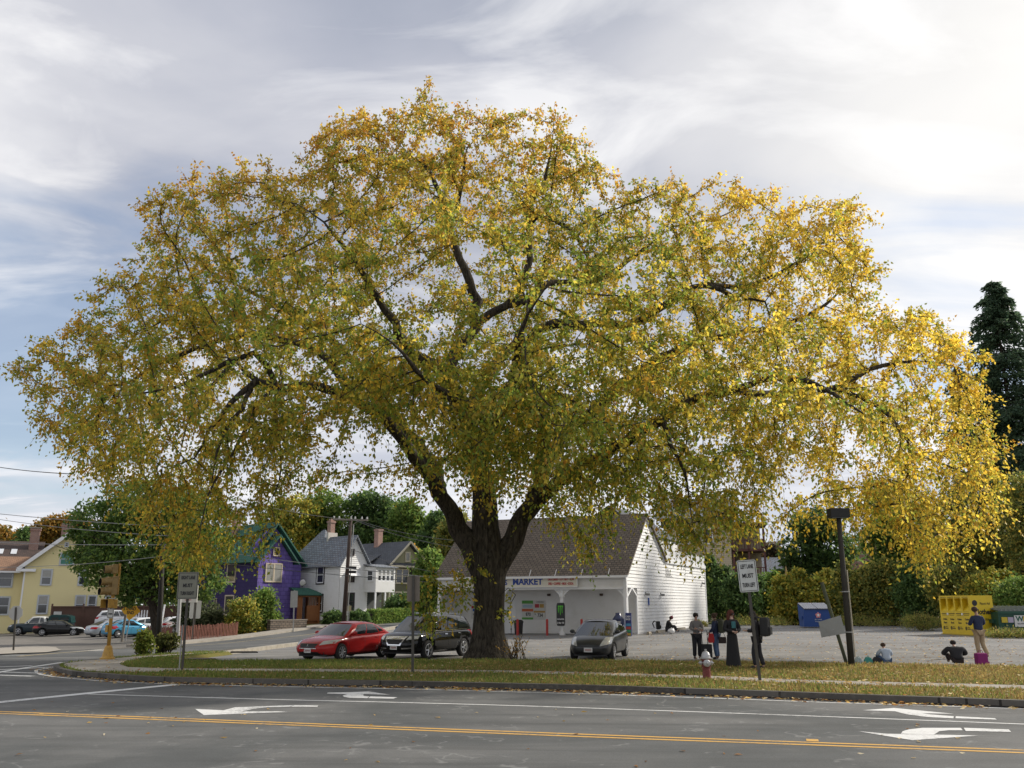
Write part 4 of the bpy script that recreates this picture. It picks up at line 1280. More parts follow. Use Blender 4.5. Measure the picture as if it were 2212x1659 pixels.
# ============ beige building behind the market with red brown balconies
BEI = mat('beige clapboard', (0.50, 0.43, 0.31), .7, var=.08); MAR = mat('maroon wood', (0.10, 0.035, 0.03), .6, var=.2)
P = at(1600, 1340, 96)
bb = thing('beige_building', 'beige clapboard building with stacked maroon balconies behind the market', 'building', (P.x - 8, 92, 0.4), R(-12))
mb = MB()
lap_wall(mb, (0, 0, 0), (1, 0, 0), (0, -1, 0), [(0, 0), (6.3, 0), (6.3, 10.2), (0, 10.2)], .2)
lap_wall(mb, (6.3, 0, 0), (0, 1, 0), (1, 0, 0), [(0, 0), (9, 0), (9, 10.2), (0, 10.2)], .2)
mb.b2((0, .01, 0), (6.29, 9, 10.2)); mb.obj('wall', BEI, bb)
mb = MB(); slab(mb, [(-1, -.8, 10.1), (6.9, -.8, 10.1), (6.9, 4.5, 12.6), (-1, 4.5, 12.6)], .15); slab(mb, [(-1, 9.8, 10.1), (6.9, 9.8, 10.1), (6.9, 4.502, 12.6), (-1, 4.502, 12.6)], .15); mb.obj('roof', SHINGLE_SLATE, bb)
Fb0 = Face((0, 0, 0), (1, 0, 0), (0, -1, 0))
for z0 in (6.0, 8.6):
    Fb0.window(bb, 1.2, 2.1, z0 - 1.0, z0 + .4); Fb0.window(bb, 3.6, 4.5, z0 - 1.0, z0 + .4)
for z0 in (4.2, 6.9):
    mb = MB(); mb.b2((6.4, -.2, z0 - .12), (9.6, 4, z0 + .1))
    mb.b2((6.4, -.2, z0 + .9), (9.6, -.1, z0 + 1.0))
    for k in range(12):
        mb.b2((6.45 + k * .28, -.18, z0 + .1), (6.52 + k * .28, -.12, z0 + .9))
    for x in (6.5, 8.0, 9.5):
        mb.b2((x - .1, -.2, z0 - 2.6 if z0 < 5 else z0 - .12), (x + .1, 0, z0 + 2.5))
    bal = mb.obj('balcony', MAR, bb)
mb = MB(); mb.b2((6.4, 3.9, 3), (9.4, 4.1, 9.4)); mb.obj('balcony_wall', BEI, bb)
mb = MB(); mb.b2((6.3, -.5, 9.35), (9.9, 4.3, 9.6)); mb.obj('balcony_roof', MAR, bb)
o = thing('parasol', 'closed tan parasol standing on the deck by the balconies', 'parasol', (P.x + 3.6, 91, 2.2))
mb = MB(); mb.tube([(0, 0, 0), (0, 0, 3.6)], .05, 6); mb.obj('pole', MAR, o)
mb = MB(); mb.lathe([(.28, 1.2), (.2, 2.4), (.05, 3.5)], (0, 0, 0), 'Z', 8); mb.obj('canopy', mat('tan cloth', (.5, .36, .16), .9), o)

# ============ red brick building and the small grey roofs to the right, behind the hedge
P = at(1800, 1300, 118)
rb = thing('brick_building', 'red brick gabled building half hidden behind the hedge', 'building', (P.x, 118, 0.5), R(-18))
mb = MB(); mb.prism([(0, 0), (8.0, 0), (8.0, 9.5), (6.2, 13.5), (3.8, 9.0), (0, 6.5)], (0, 0, 0), (1, 0, 0), (0, 0, 1), (0, 1, 0), 10); mb.obj('wall', BRICKRED, rb)
mb = MB(); mb.b2((-6, -2, 0), (0, 6, 5.6)); mb.obj('low_wing', BRICKRED, rb)
mb = MB(); mb.b2((-6.2, -2.2, 5.6), (.2, 6.2, 5.85)); mb.obj('parapet_cap', WHITE2, rb)
Frb = Face((0, 0, 0), (1, 0, 0), (0, -1, 0)); Frb.window(rb, 3.4, 4.4, 4.0, 5.6)
P = at(1660, 1300, 112)
gh = thing('grey_roofed_house', 'low house with pale grey roof left of the brick building', 'house', (P.x - 4, 112, 0.5), R(-8))
mb = MB(); mb.b2((0, 0, 0), (10, 8, 4.4)); mb.obj('wall', mat('grey siding', (.35, .36, .38), .7), gh)
mb = MB(); slab(mb, [(-.4, -.6, 4.2), (10.4, -.6, 4.2), (9.4, 4, 7.3), (.6, 4, 7.3)], .12); slab(mb, [(-.4, 8.6, 4.2), (10.4, 8.6, 4.2), (9.4, 4.002, 7.3), (.6, 4.002, 7.3)], .12); mb.obj('roof', SHINGLE_SLATE, gh)
mb = MB(); mb.b2((6.5, 1.0, 6.1), (7.5, 2, 6.5)); mb.obj('roof_vent', WHITE2, gh)
# ---------------------------------------------------------------- vehicles
def interp(pts, x):
    pts = sorted(pts)
    if x <= pts[0][0]: return pts[0][1]
    for (a, b), (c, d) in zip(pts, pts[1:]):
        if x <= c:
            return b + (d - b) * (x - a) / (c - a)
    return pts[-1][1]


def wheel(parent, x, y, r, rim_m, spokes=7, side=1, wdt=.21):
    mb = MB(); h = wdt / 2
    mb.lathe([(r * .64, -h * .9), (r * .90, -h), (r * .985, -h * .7), (r, 0), (r * .985, h * .7), (r * .90, h), (r * .64, h * .9)], (0, 0, 0), 'Y', 28)
    w_ = mb.obj('wheel', RUBBER, parent, smooth=True)
    w_.location = (x, y, r)
    mb = MB(); o = side * h
    mb.lathe([(r * .66, o * .80), (r * .66, o * .97), (r * .60, o * .98), (r * .58, o * .75)], (0, 0, 0), 'Y', 28)
    for k in range(spokes):
        a = 2 * math.pi * k / spokes
        c, s_ = math.cos(a), math.sin(a)
        mb.tube([(c * r * .1, o * .95, s_ * r * .1), (c * r * .6, o * .93, s_ * r * .6)], [r * .085, r * .07], 5)
    mb.lathe([(r * .15, o * .9), (r * .15, o * 1.0), (r * .02, o * 1.02)], (0, 0, 0), 'Y', 12)
    mb.obj('rim', rim_m, w_)
    mb = MB(); mb.lathe([(r * .63, o * .35), (r * .63, o * .5), (r * .02, o * .5)], (0, 0, 0), 'Y', 20); mb.obj('hub_well', BLACKPL, w_)
    return w_


def panel(bvh, axis, c4, nx, ny, off, m, name, parent, sign=1, curve=None, th=0.0):
    """a thin piece laid on the body: c4 four corners in the plane seen along axis ('x' from the front or rear, 'y' from a side)"""
    V = []; ok = True
    for j in range(ny + 1):
        for i in range(nx + 1):
            u, v = i / nx, j / ny
            a = (1 - u) * (1 - v); b = u * (1 - v); c = u * v; d = (1 - u) * v
            p = [a * c4[0][k] + b * c4[1][k] + c * c4[2][k] + d * c4[3][k] for k in (0, 1)]
            if axis == 'x':
                o = Vector((6 * sign, p[0], p[1])); dr = Vector((-sign, 0, 0))
            elif axis == 'y':
                o = Vector((p[0], 6 * sign, p[1])); dr = Vector((0, -sign, 0))
            else:
                o = Vector((p[0], p[1], 6)); dr = Vector((0, 0, -1))
            h = bvh.ray_cast(o, dr)
            if h[0] is None:
                V.append(None)
            else:
                n = h[1]
                if n.dot(dr) > 0: n = -n
                V.append(h[0] + n * off)
    # points that miss take their neighbour's place
    last = None
    for _ in range(3):
        for k in range(len(V)):
            if V[k] is None:
                i, j = k % (nx + 1), k // (nx + 1)
                for di, dj in ((1, 0), (-1, 0), (0, 1), (0, -1)):
                    ii, jj = i + di, j + dj
                    if 0 <= ii <= nx and 0 <= jj <= ny and V[jj * (nx + 1) + ii] is not None:
                        V[k] = V[jj * (nx + 1) + ii].copy(); break
    if any(v is None for v in V):
        return None
    Fs = []
    for j in range(ny):
        for i in range(nx):
            a = j * (nx + 1) + i
            Fs.append((a, a + 1, a + nx + 2, a + nx + 1))
    me = bpy.data.meshes.new(name)
    me.from_pydata([tuple(v) for v in V], [], Fs)
    me.materials.append(m)
    for p in me.polygons: p.use_smooth = True
    me.update()
    # normals outward
    o_ = bpy.data.objects.new(name, me); COL.objects.link(o_); o_.parent = parent
    return o_


def car(name, label, cat, loc, rz, S, group=None, detail=True):
    """x forward, y left. S: measures and colours of the model"""
    root = thing(name, label, cat, loc, rz, group)
    L, Wd, Hh = S['L'], S['W'], S['H']
    hw = Wd / 2; x1 = L / 2
    zb = S.get('zb', .20)
    top = S['top']            # (x, z) of the hood, belt and deck
    planf = S['plan']         # (x, half width factor)
    body_m = S['m']
    xs = S.get('xs') or sorted(set([-x1, -x1 + .05, -x1 + .22, -x1 + .6] + [p[0] for p in top if -x1 + .3 < p[0] < x1 - .3] + [x1 - .6, x1 - .22, x1 - .05, x1]))
    nose = S.get('nose', [(x1, .42), (x1 - .06, .30)])
    rings = []
    for x in xs:
        zt_ = interp(top, x); wf = interp(planf, x) * hw
        e = min(x1 - x, x + x1)
        zbb = zb + (0.16 * (1 - e / .3) if e < .3 else 0) * (1 if e < .3 else 0)
        mid = zbb + (zt_ - zbb) * .55
        ring = [(0, zbb), (.7 * wf, zbb), (.93 * wf, zbb + .05), (.99 * wf, zbb + .18), (1.0 * wf, mid), (.975 * wf, zt_ - .12), (.90 * wf, zt_ - .02), (.55 * wf, zt_ + .03), (0, zt_ + .045)]
        full = ring + [(-y, z) for y, z in reversed(ring[1:-1])]
        rings.append([(x, y, z) for y, z in full])
    n = len(rings[0]); vs = [p for r_ in rings for p in r_]; fs = []
    for i in range(len(rings) - 1):
        for k in range(n):
            fs.append((i * n + k, i * n + (k + 1) % n, (i + 1) * n + (k + 1) % n, (i + 1) * n + k))
    fs.append(tuple(range(n))); fs.append(tuple((len(rings) - 1) * n + k for k in reversed(range(n))))
    me = bpy.data.meshes.new('body'); me.from_pydata(vs, [], fs)
    bm = bmesh.new(); bm.from_mesh(me); bmesh.ops.recalc_face_normals(bm, faces=bm.faces); bm.to_mesh(me); bm.free()
    r = S['r']; wx = S['wb'] / 2; wo = S.get('wo', 0.0)
    for solver, jit in (('EXACT', 0.0), ('EXACT', .013), ('FAST', .007), ('FAST', .017)):
        cut = MB()
        for sx in (-1, 1):
            for sy in (-1, 1):
                cut.lathe([(r * 1.17, -.32), (r * 1.17, .32)], (sx * wx + wo + jit, sy * (hw - .12 + jit), r + .01 + jit), 'Y', 28)
        co = cut.obj('cutter', BLACKPL)

        def mods(o):
            ss = o.modifiers.new('s', 'SUBSURF'); ss.levels = 2; ss.render_levels = 2
            b = o.modifiers.new('b', 'BOOLEAN'); b.operation = 'DIFFERENCE'; b.object = co; b.solver = solver
        bme = evalmesh(me, mods, 'body')
        bpy.data.objects.remove(co)
        ymax = max(abs(v.co.y) for v in bme.vertices)
        if ymax < hw + .05 and len(bme.vertices) > 200:
            break
    bme.materials.clear(); bme.materials.append(body_m)
    for p in bme.polygons: p.use_smooth = True; p.material_index = 0
    bo = bpy.data.objects.new('body', bme); COL.objects.link(bo); bo.parent = root
    bm = bmesh.new(); bm.from_mesh(bme); bvh = BVHTree.FromBMesh(bm)
    # ---- cabin
    cb = S['cabin']   # dict: xb0 (windscreen foot), xr0, xr1, xb1, zr, yb, yr
    xb0, xr0, xr1, xb1, zr = cb['xb0'], cb['xr0'], cb['xr1'], cb['xb1'], Hh
    yb = cb.get('yb', .90) * hw; yr = cb.get('yr', .70) * hw
    arch = cb.get('arch', .05)
    N, T_ = 14, 5

    def belt(s): x = xb0 + (xb1 - xb0) * s; return Vector((x, yb * interp(planf, x), interp(top, x) - .03))

    def roofe(s):
        x = xr0 + (xr1 - xr0) * s
        return Vector((x, yr - .03 * abs(2 * s - 1) ** 2, zr - .05 - arch * (2 * s - 1) ** 2 - cb.get('drop', 0) * max(0, s - .5)))

    def side(s, t, sg=1):
        a, b = belt(s), roofe(s); p = a.lerp(b, t); p.y += .05 * math.sin(math.pi * t); return Vector((p.x, sg * p.y, p.z))

    def front(u, t, s0=0.0):
        p = side(s0, t); y = p.y * (2 * u - 1); bl = .14 * (1 - (2 * u - 1) ** 2) * (1 - .4 * t)
        return Vector((p.x + (bl if s0 == 0 else -bl * .6), y, p.z + .02 * (1 - (2 * u - 1) ** 2)))

    def roofp(s, u):
        p = roofe(s); c = (1 - (2 * u - 1) ** 2)
        bl = .14 * .6 * c
        x = p.x + bl * (1 - s) * (1 if 1 else 0) - bl * .6 * s
        return Vector((x, p.y * (2 * u - 1), p.z + .05 * c + .02 * c * 0))
    vs = []; fs = []

    def grid(fn, a, b):
        o = len(vs)
        for i in range(a + 1):
            for j in range(b + 1):
                vs.append(tuple(fn(i / a, j / b)))
        for i in range(a):
            for j in range(b):
                q = o + i * (b + 1) + j
                fs.append((q, q + 1, q + b + 2, q + b + 1))
    grid(lambda s, t: side(s, t, 1), N, T_); grid(lambda s, t: side(s, t, -1), N, T_)
    grid(lambda u, t: front(u, t, 0.0), 8, T_); grid(lambda u, t: front(u, t, 1.0), 8, T_)
    grid(roofp, N, 8)
    me = bpy.data.meshes.new('cabin'); me.from_pydata(vs, [], fs)
    bm2 = bmesh.new(); bm2.from_mesh(me); bmesh.ops.remove_doubles(bm2, verts=bm2.verts, dist=.012); bmesh.ops.recalc_face_normals(bm2, faces=bm2.faces)
    for f in bm2.faces: f.smooth = True
    bm2.to_mesh(me); bm2.free(); me.materials.append(S.get('roofm', body_m))
    ca = bpy.data.objects.new('cabin', me); COL.objects.link(ca); ca.parent = root

    def win(nm, fn, c4, cent, nx=6, ny=4, m=CARGLASS, par=None, off=.008):
        V = []
        for j in range(ny + 1):
            for i in range(nx + 1):
                u, v = i / nx, j / ny
                w4 = ((1 - u) * (1 - v), u * (1 - v), u * v, (1 - u) * v)
                p = fn(*[sum(w4[q] * c4[q][k] for q in range(4)) for k in (0, 1)])
                e = Vector((p.x - cent[0], p.y - cent[1], p.z - cent[2]))
                V.append(p)
        Fs = [(j * (nx + 1) + i, j * (nx + 1) + i + 1, (j + 1) * (nx + 1) + i + 1, (j + 1) * (nx + 1) + i) for j in range(ny) for i in range(nx)]
        b_ = bmesh.new()
        bvv = [b_.verts.new(v) for v in V]
        for f in Fs: b_.faces.new([bvv[k] for k in f])
        b_.normal_update()
        C = Vector(cent)
        f0 = b_.faces[:][len(b_.faces) // 2] if False else list(b_.faces)[len(Fs) // 2]
        sg = 1 if f0.normal.dot(f0.calc_center_median() - C) > 0 else -1
        for v in b_.verts: v.co += v.normal * off * sg
        if sg < 0: bmesh.ops.reverse_faces(b_, faces=b_.faces)
        for f in b_.faces: f.smooth = True
        mm = bpy.data.meshes.new(nm); b_.to_mesh(mm); b_.free(); mm.materials.append(m)
        o = bpy.data.objects.new(nm, mm); COL.objects.link(o); o.parent = par or root
        return o
    cen = ((xb0 + xb1) / 2, 0, zr - .35)
    win('windscreen', lambda u, t: front(u, t, 0.0), [(.05, .02), (.95, .02), (.92, .93), (.08, .93)], cen)
    win('rear_window', lambda u, t: front(u, t, 1.0), cb.get('rw', [(.08, .1), (.92, .1), (.88, .9), (.12, .9)]), cen)
    for sg in (1, -1):
        for c4 in cb['windows']:
            win('side_window', lambda s, t, sg=sg: side(s, t, sg), c4, cen)
        if S.get('chromebelt'):
            win('belt_trim', lambda s, t, sg=sg: side(s, t, sg), [(.08, .0), (.9, .0), (.9, .05), (.08, .05)], cen, m=CHROME, off=.016, nx=10, ny=1)
    # wheels
    for sx in (-1, 1):
        for sy in (-1, 1):
            wheel(root, sx * wx + wo, sy * (hw - .13), r, S.get('rim', ALLOY), S.get('spokes', 7), sy)
    # mirrors
    for sy in (-1, 1):
        p = side(.12, .02, sy)
        mb = MB(); mb.ball((p.x - .05, p.y + sy * .12, p.z + .10), (.07, .11, .075), 10, 6); mb.tube([(p.x, p.y, p.z + .05), (p.x - .05, p.y + sy * .1, p.z + .08)], .025, 5)
        mb.obj('wing_mirror', S.get('mirror', body_m), root, smooth=True)
    # lamps and face
    for nm, ax, sg, c4, m, k in S['front'] + S['rear']:
        o = panel(bvh, ax, c4, 6, 4, .006 * k, m, nm, root, sg)
    if S.get('plate_f'):
        y0, z0 = S['plate_f']
        mb = MB(); px_ = bvh.ray_cast(Vector((6, y0, z0)), Vector((-1, 0, 0)))[0]
        if px_:
            mb.box((px_.x + .012, y0, z0), (.012, .32, .16)); pl = mb.obj('number_plate', PLATE, root)
            mb = MB()
            for k in range(6): mb.box((px_.x + .0195, y0 + (k - 2.5) * .042, z0), (.003, .022, .07))
            mb.obj('plate_characters', mat('plate red', (.25, .03, .03), .5), pl)
    if S.get('plate_r'):
        y0, z0 = S['plate_r']
        px_ = bvh.ray_cast(Vector((-6, y0, z0)), Vector((1, 0, 0)))[0]
        if px_:
            mb = MB(); mb.box((px_.x - .012, y0, z0), (.012, .32, .16)); mb.obj('number_plate', PLATE, root)
    # door seams and handles
    for sy in (-1, 1):
        for x in S.get('seams', []):
            panel(bvh, 'y', [(x, zb + .12), (x + .014, zb + .12), (x + .014, interp(top, x) - .1), (x, interp(top, x) - .1)], 1, 8, .003, BLACKPL, 'door_seam', root, sy)
        for x in S.get('handles', []):
            z = interp(top, x) - .18
            panel(bvh, 'y', [(x, z), (x + .19, z), (x + .19, z + .035), (x, z + .035)], 3, 1, .03, S.get('handlem', body_m), 'door_handle', root, sy)
        panel(bvh, 'y', [(-wx + wo + r * 1.25, zb + .03), (wx + wo - r * 1.25, zb + .03), (wx + wo - r * 1.25, zb + .10), (-wx + wo + r * 1.25, zb + .10)], 8, 1, .012, S.get('sill', BLACKPL), 'side_sill', root, sy)
    bm.free()
    # underside
    mb = MB(); mb.b2((-x1 + .3, -hw + .25, zb - .02), (x1 - .3, hw - .25, zb + .2)); mb.obj('underbody', BLACKPL, root)
    return root


RED = paint('car red', (0.42, 0.022, 0.022)); BLK = paint('car black', (0.006, 0.0065, 0.007), rough=.12); GREY = paint('car dark grey', (0.055, 0.058, 0.060), metallic=.5, rough=.35)
SILV = paint('car silver', (0.42, 0.46, 0.50), metallic=.6, rough=.35); BLU = paint('car light blue', (0.08, 0.30, 0.48), metallic=.2); CWH = paint('car white', (0.75, 0.76, 0.77)); DKB = paint('car dark navy', (0.02, 0.035, 0.045)); CAPG = paint('cap dark green', (0.012, 0.05, 0.05))


def face(hw, zh, gr=True, gcol=None, **k):
    pass


def seats(S):
    return S


def mk_sedan(m, L=4.8, W_=1.83, H_=1.46, **kw):
    x1 = L / 2
    top = [(-x1, .66), (-x1 + .08, .90), (-x1 + .35, 1.0), (-x1 + .9, 1.02), (-.6, .98), (.6, .95), (1.0, .93), (x1 - .5, .80), (x1 - .12, .68), (x1, .56)]
    plan = [(-x1, .62), (-x1 + .1, .80), (-x1 + .5, .95), (-1.2, 1.0), (1.2, 1.0), (x1 - .6, .95), (x1 - .2, .82), (x1, .60)]
    S = dict(L=L, W=W_, H=H_, m=m, top=top, plan=plan, wb=2.75, r=.325, zb=.19,
             cabin=dict(xb0=1.12, xr0=.28, xr1=-1.0, xb1=-1.85, windows=[[(.10, .08), (.42, .08), (.47, .88), (.13, .86)], [(.45, .08), (.74, .08), (.80, .86), (.50, .88)], [(.77, .12), (.90, .2), (.90, .6), (.84, .82)]]),
             seams=[.95, -.05, -1.0], handles=[.02, -.95],
             front=[('headlight', 'x', 1, [(.50, .60), (.84, .66), (.84, .80), (.52, .74)], LAMPC, 1.5), ('headlight', 'x', 1, [(-.50, .60), (-.84, .66), (-.84, .80), (-.52, .74)], LAMPC, 1.5),
                    ('grille', 'x', 1, [(-.34, .50), (.34, .50), (.44, .66), (-.44, .66)], BLACKPL, 1.2), ('air_intake', 'x', 1, [(-.62, .24), (.62, .24), (.66, .36), (-.66, .36)], BLACKPL, 1.2)],
             rear=[('tail_light', 'x', -1, [(.42, .70), (.82, .70), (.84, .90), (.46, .88)], LAMPR, 1.5), ('tail_light', 'x', -1, [(-.42, .70), (-.82, .70), (-.84, .90), (-.46, .88)], LAMPR, 1.5)],
             plate_f=(0, .40), plate_r=(0, .66))
    S.update(kw); return S


def mk_suv(m, L=4.85, W_=1.98, H_=1.73, **kw):
    x1 = L / 2
    top = [(-x1, .70), (-x1 + .06, 1.02), (-x1 + .3, 1.14), (-.8, 1.12), (.6, 1.10), (1.05, 1.08), (x1 - .5, .99), (x1 - .12, .86), (x1, .66)]
    plan = [(-x1, .74), (-x1 + .12, .88), (-x1 + .5, .97), (-1.2, 1.0), (1.2, 1.0), (x1 - .6, .95), (x1 - .2, .84), (x1, .62)]
    S = dict(L=L, W=W_, H=H_, m=m, top=top, plan=plan, wb=2.75, r=.37, zb=.25,
             cabin=dict(xb0=1.20, xr0=.45, xr1=-1.85, xb1=-2.28, yr=.72, arch=.04, drop=.08, windows=[[(.08, .08), (.34, .08), (.33, .88), (.10, .84)], [(.37, .08), (.61, .08), (.62, .87), (.36, .88)], [(.65, .10), (.90, .22), (.91, .70), (.66, .86)]]),
             seams=[.95, -.1, -1.15], handles=[0, -1.05],
             front=[('headlight', 'x', 1, [(.52, .76), (.86, .80), (.86, .92), (.56, .90)], LAMPC, 1.5), ('headlight', 'x', 1, [(-.52, .76), (-.86, .80), (-.86, .92), (-.56, .90)], LAMPC, 1.5),
                    ('grille_surround', 'x', 1, [(-.30, .55), (.30, .55), (.50, .90), (-.50, .90)], CHROME, 1.0), ('grille', 'x', 1, [(-.24, .60), (.24, .60), (.40, .78), (-.40, .78)], BLACKPL, 2.5),
                    ('bumper_trim', 'x', 1, [(.35, .42), (.80, .46), (.80, .50), (.35, .46)], CHROME, 1.8), ('bumper_trim', 'x', 1, [(-.35, .42), (-.80, .46), (-.80, .50), (-.35, .46)], CHROME, 1.8),
                    ('air_intake', 'x', 1, [(-.6, .30), (.6, .30), (.6, .38), (-.6, .38)], BLACKPL, 1.2)],
             rear=[('tail_light', 'x', -1, [(.62, .86), (.90, .86), (.88, 1.06), (.66, 1.06)], LAMPR, 1.5), ('tail_light', 'x', -1, [(-.62, .86), (-.90, .86), (-.88, 1.06), (-.66, 1.06)], LAMPR, 1.5)],
             plate_f=(0, .48), plate_r=(0, .80))
    S.update(kw); return S


def mk_hatch(m, L=4.45, W_=1.73, H_=1.49, **kw):
    x1 = L / 2
    top = [(-x1, .62), (-x1 + .06, .98), (-x1 + .25, 1.12), (-.8, 1.04), (.4, .98), (1.0, .96), (1.35, .92), (x1 - .4, .78), (x1 - .1, .66), (x1, .52)]
    plan = [(-x1, .74), (-x1 + .12, .88), (-x1 + .5, .96), (-1.0, 1.0), (1.0, 1.0), (x1 - .6, .93), (x1 - .2, .80), (x1, .58)]
    S = dict(L=L, W=W_, H=H_, m=m, top=top, plan=plan, wb=2.7, r=.31, zb=.18,
             cabin=dict(xb0=1.45, xr0=.30, xr1=-.85, xb1=-2.08, yr=.70, arch=.06, drop=.10, windows=[[(.20, .08), (.46, .08), (.48, .86), (.24, .78)], [(.49, .08), (.70, .08), (.74, .84), (.51, .88)], [(.73, .14), (.86, .3), (.86, .6), (.77, .78)]]),
             seams=[.85, -.1, -1.0], handles=[0, -.95],
             front=[('headlight', 'x', 1, [(.42, .52), (.78, .62), (.80, .86), (.56, .84)], LAMPC, 1.5), ('headlight', 'x', 1, [(-.42, .52), (-.78, .62), (-.80, .86), (-.56, .84)], LAMPC, 1.5),
                    ('grille', 'x', 1, [(-.40, .50), (.40, .50), (.46, .54), (-.46, .54)], BLACKPL, 1.2), ('air_intake', 'x', 1, [(-.52, .24), (.52, .24), (.56, .33), (-.56, .33)], BLACKPL, 1.2)],
             rear=[('tail_light', 'x', -1, [(.52, .72), (.80, .72), (.82, 1.02), (.66, 1.04)], LAMPR, 1.5), ('tail_light', 'x', -1, [(-.52, .72), (-.80, .72), (-.82, 1.02), (-.66, 1.04)], LAMPR, 1.5)],
             plate_f=(0, .40), plate_r=(0, .72))
    S.update(kw); return S


def mk_wagon(m, **kw):
    S = mk_hatch(m, L=4.42, W_=1.78, H_=1.52)
    x1 = S['L'] / 2
    S['top'] = [(-x1, .62), (-x1 + .06, .96), (-x1 + .25, 1.06), (-.8, 1.04), (.6, 1.0), (1.0, .97), (x1 - .5, .86), (x1 - .1, .72), (x1, .54)]
    S['cabin'] = dict(xb0=1.15, xr0=.35, xr1=-1.55, xb1=-2.05, yr=.70, arch=.05, drop=.06, windows=[[(.10, .08), (.38, .08), (.38, .86), (.13, .82)], [(.41, .08), (.66, .08), (.67, .86), (.41, .88)], [(.69, .10), (.90, .25), (.90, .66), (.70, .84)]])
    S['rear'] = [('tail_light', 'x', -1, [(.50, .78), (.84, .76), (.84, .98), (.58, .98)], LAMPR, 1.5), ('tail_light', 'x', -1, [(-.50, .78), (-.84, .76), (-.84, .98), (-.58, .98)], LAMPR, 1.5)]
    S['wb'] = 2.6
    S.update(kw); return S


def place_by_wheel(px, py, S, fx, fy, heading):
    """stand a car so that its wheel at (fx front/rear, fy side) touches the surveyed ground point"""
    p = g(px, py, .01)
    lx = fx * S['wb'] / 2 + S.get('wo', 0); ly = fy * (S['W'] / 2 - .05)
    c, s_ = math.cos(heading), math.sin(heading)
    x, y = p.x - (lx * c - ly * s_), p.y - (lx * s_ + ly * c)
    return (x, y, zt(x, y) + .01)


hd = math.atan2(-.89, -.46)
S = mk_sedan(RED, spokes=8, rim=ALLOY)
S['front'] += [('grille_surround', 'x', 1, [(-.40, .46), (.40, .46), (.40, .49), (-.40, .49)], CHROME, 2.2)]
rc = car('red_sedan', 'red four door sedan parked left of the big elm', 'car', place_by_wheel(738, 1426, S, 1, 1, hd), hd, S)
mb = MB()
for a in (90, 210, 330):
    c, s_ = math.cos(R(a)), math.sin(R(a)); mb.prism([(0, 0), (.028 * math.cos(R(a - 30)), .028 * math.sin(R(a - 30))), (.05 * c, .05 * s_), (.028 * math.cos(R(a + 30)), .028 * math.sin(R(a + 30)))], (S['L'] / 2 + .0, 0, .585), (0, 1, 0), (0, 0, 1), (1, 0, 0), .012)
mb.obj('badge', CHROME, rc)
S = mk_suv(BLK, spokes=5, chromebelt=True, sill=CHROME, handlem=CHROME)
sc_ = car('black_suv', 'black suv with silver shield grille parked against the elm trunk', 'suv', place_by_wheel(925, 1424, S, 1, 1, hd), hd, S)
mb = MB()
for s_ in (-1, 1):
    mb.tube([(.2, s_ * .62, 1.68), (.1, s_ * .62, 1.76), (-1.6, s_ * .62, 1.74), (-1.7, s_ * .62, 1.66)], .018, 6)
mb.obj('roof_rail', CHROME, sc_)
hd2 = math.atan2(-.955, -.295)
S = mk_hatch(GREY, spokes=6)
hc = car('grey_hatchback', 'dark grey hatchback parked on the lot right of the elm', 'car', place_by_wheel(1327, 1426, S, 1, 1, hd2), hd2, S)
# police car by the market's left side, nose to the camera
S = mk_suv(CWH, H_=1.78, spokes=5, rim=BLACKPL)
hd3 = math.atan2(-.93, -.38)
P = g(935, 1347)
pc_ = car('white_patrol_suv', 'white patrol suv with a black push bar beside the market', 'suv', (P.x + .6, P.y, P.z + .01), hd3, S)
mb = MB()
for y in (-.35, .35):
    mb.b2((2.42, y - .04, .45), (2.5, y + .04, 1.05))
for z in (.5, .7, .9, 1.03):
    mb.b2((2.44, -.62, z - .03), (2.49, .62, z + .03))
mb.obj('push_bar', BLACKPL, pc_)
mb = MB(); mb.b2((.1, -.55, 1.78), (.35, .55, 1.86)); mb.obj('light_bar', mat('light bar', (.35, .4, .5), .2), pc_)
# cars across the side street
hd4 = math.atan2(.22, .975)
S = mk_sedan(BLK, L=4.55, W_=1.76, H_=1.43, wb=2.67, spokes=7)
car('black_sedan', 'black sedan parked in front of the pickup by the brown fence', 'car', place_by_wheel(89, 1375.5, S, -1, -1, hd4), hd4, S)
hd5 = hd4 + math.pi
S = mk_suv(DKB, L=5.7, W_=1.95, H_=1.75, wb=3.6, spokes=6)
x1 = S['L'] / 2
S['top'] = [(-x1, .70), (-x1 + .06, 1.08), (-x1 + .3, 1.12), (-.8, 1.12), (.6, 1.10), (1.3, 1.08), (x1 - .5, 1.03), (x1 - .12, .92), (x1, .7)]
S['plan'] = [(-x1, .80), (-x1 + .12, .92), (-x1 + .5, .97), (-1.2, 1.0), (1.2, 1.0), (x1 - .6, .95), (x1 - .2, .86), (x1, .66)]
S['cabin'] = dict(xb0=1.35, xr0=.75, xr1=-.35, xb1=-.62, yr=.76, windows=[[(.14, .08), (.62, .08), (.64, .88), (.18, .84)], [(.68, .1), (.9, .1), (.9, .86), (.69, .88)]])
S['roofm'] = paint('cab cream', (.6, .6, .56)); S['handles'] = [.3]; S['seams'] = [1.2, -.3]
Pk = place_by_wheel(10, 1376, S, 1, 1, hd5)
pk_ = car('dark_pickup', 'dark pickup with pale cab and a green camper top over its bed', 'pickup', (Pk[0] + .3, 88.6, zt(Pk[0], 88.6) + .01), hd5, S)
mb = MB(); mb.prism([(-.70, 1.1), (-2.80, 1.1), (-2.66, 1.72), (-2.3, 1.86), (-1.0, 1.88), (-.72, 1.74)], (0, .86, 0), (1, 0, 0), (0, 0, 1), (0, -1, 0), 1.72)
cp_ = mb.obj('camper_top', CAPG, pk_, bevel=.05)
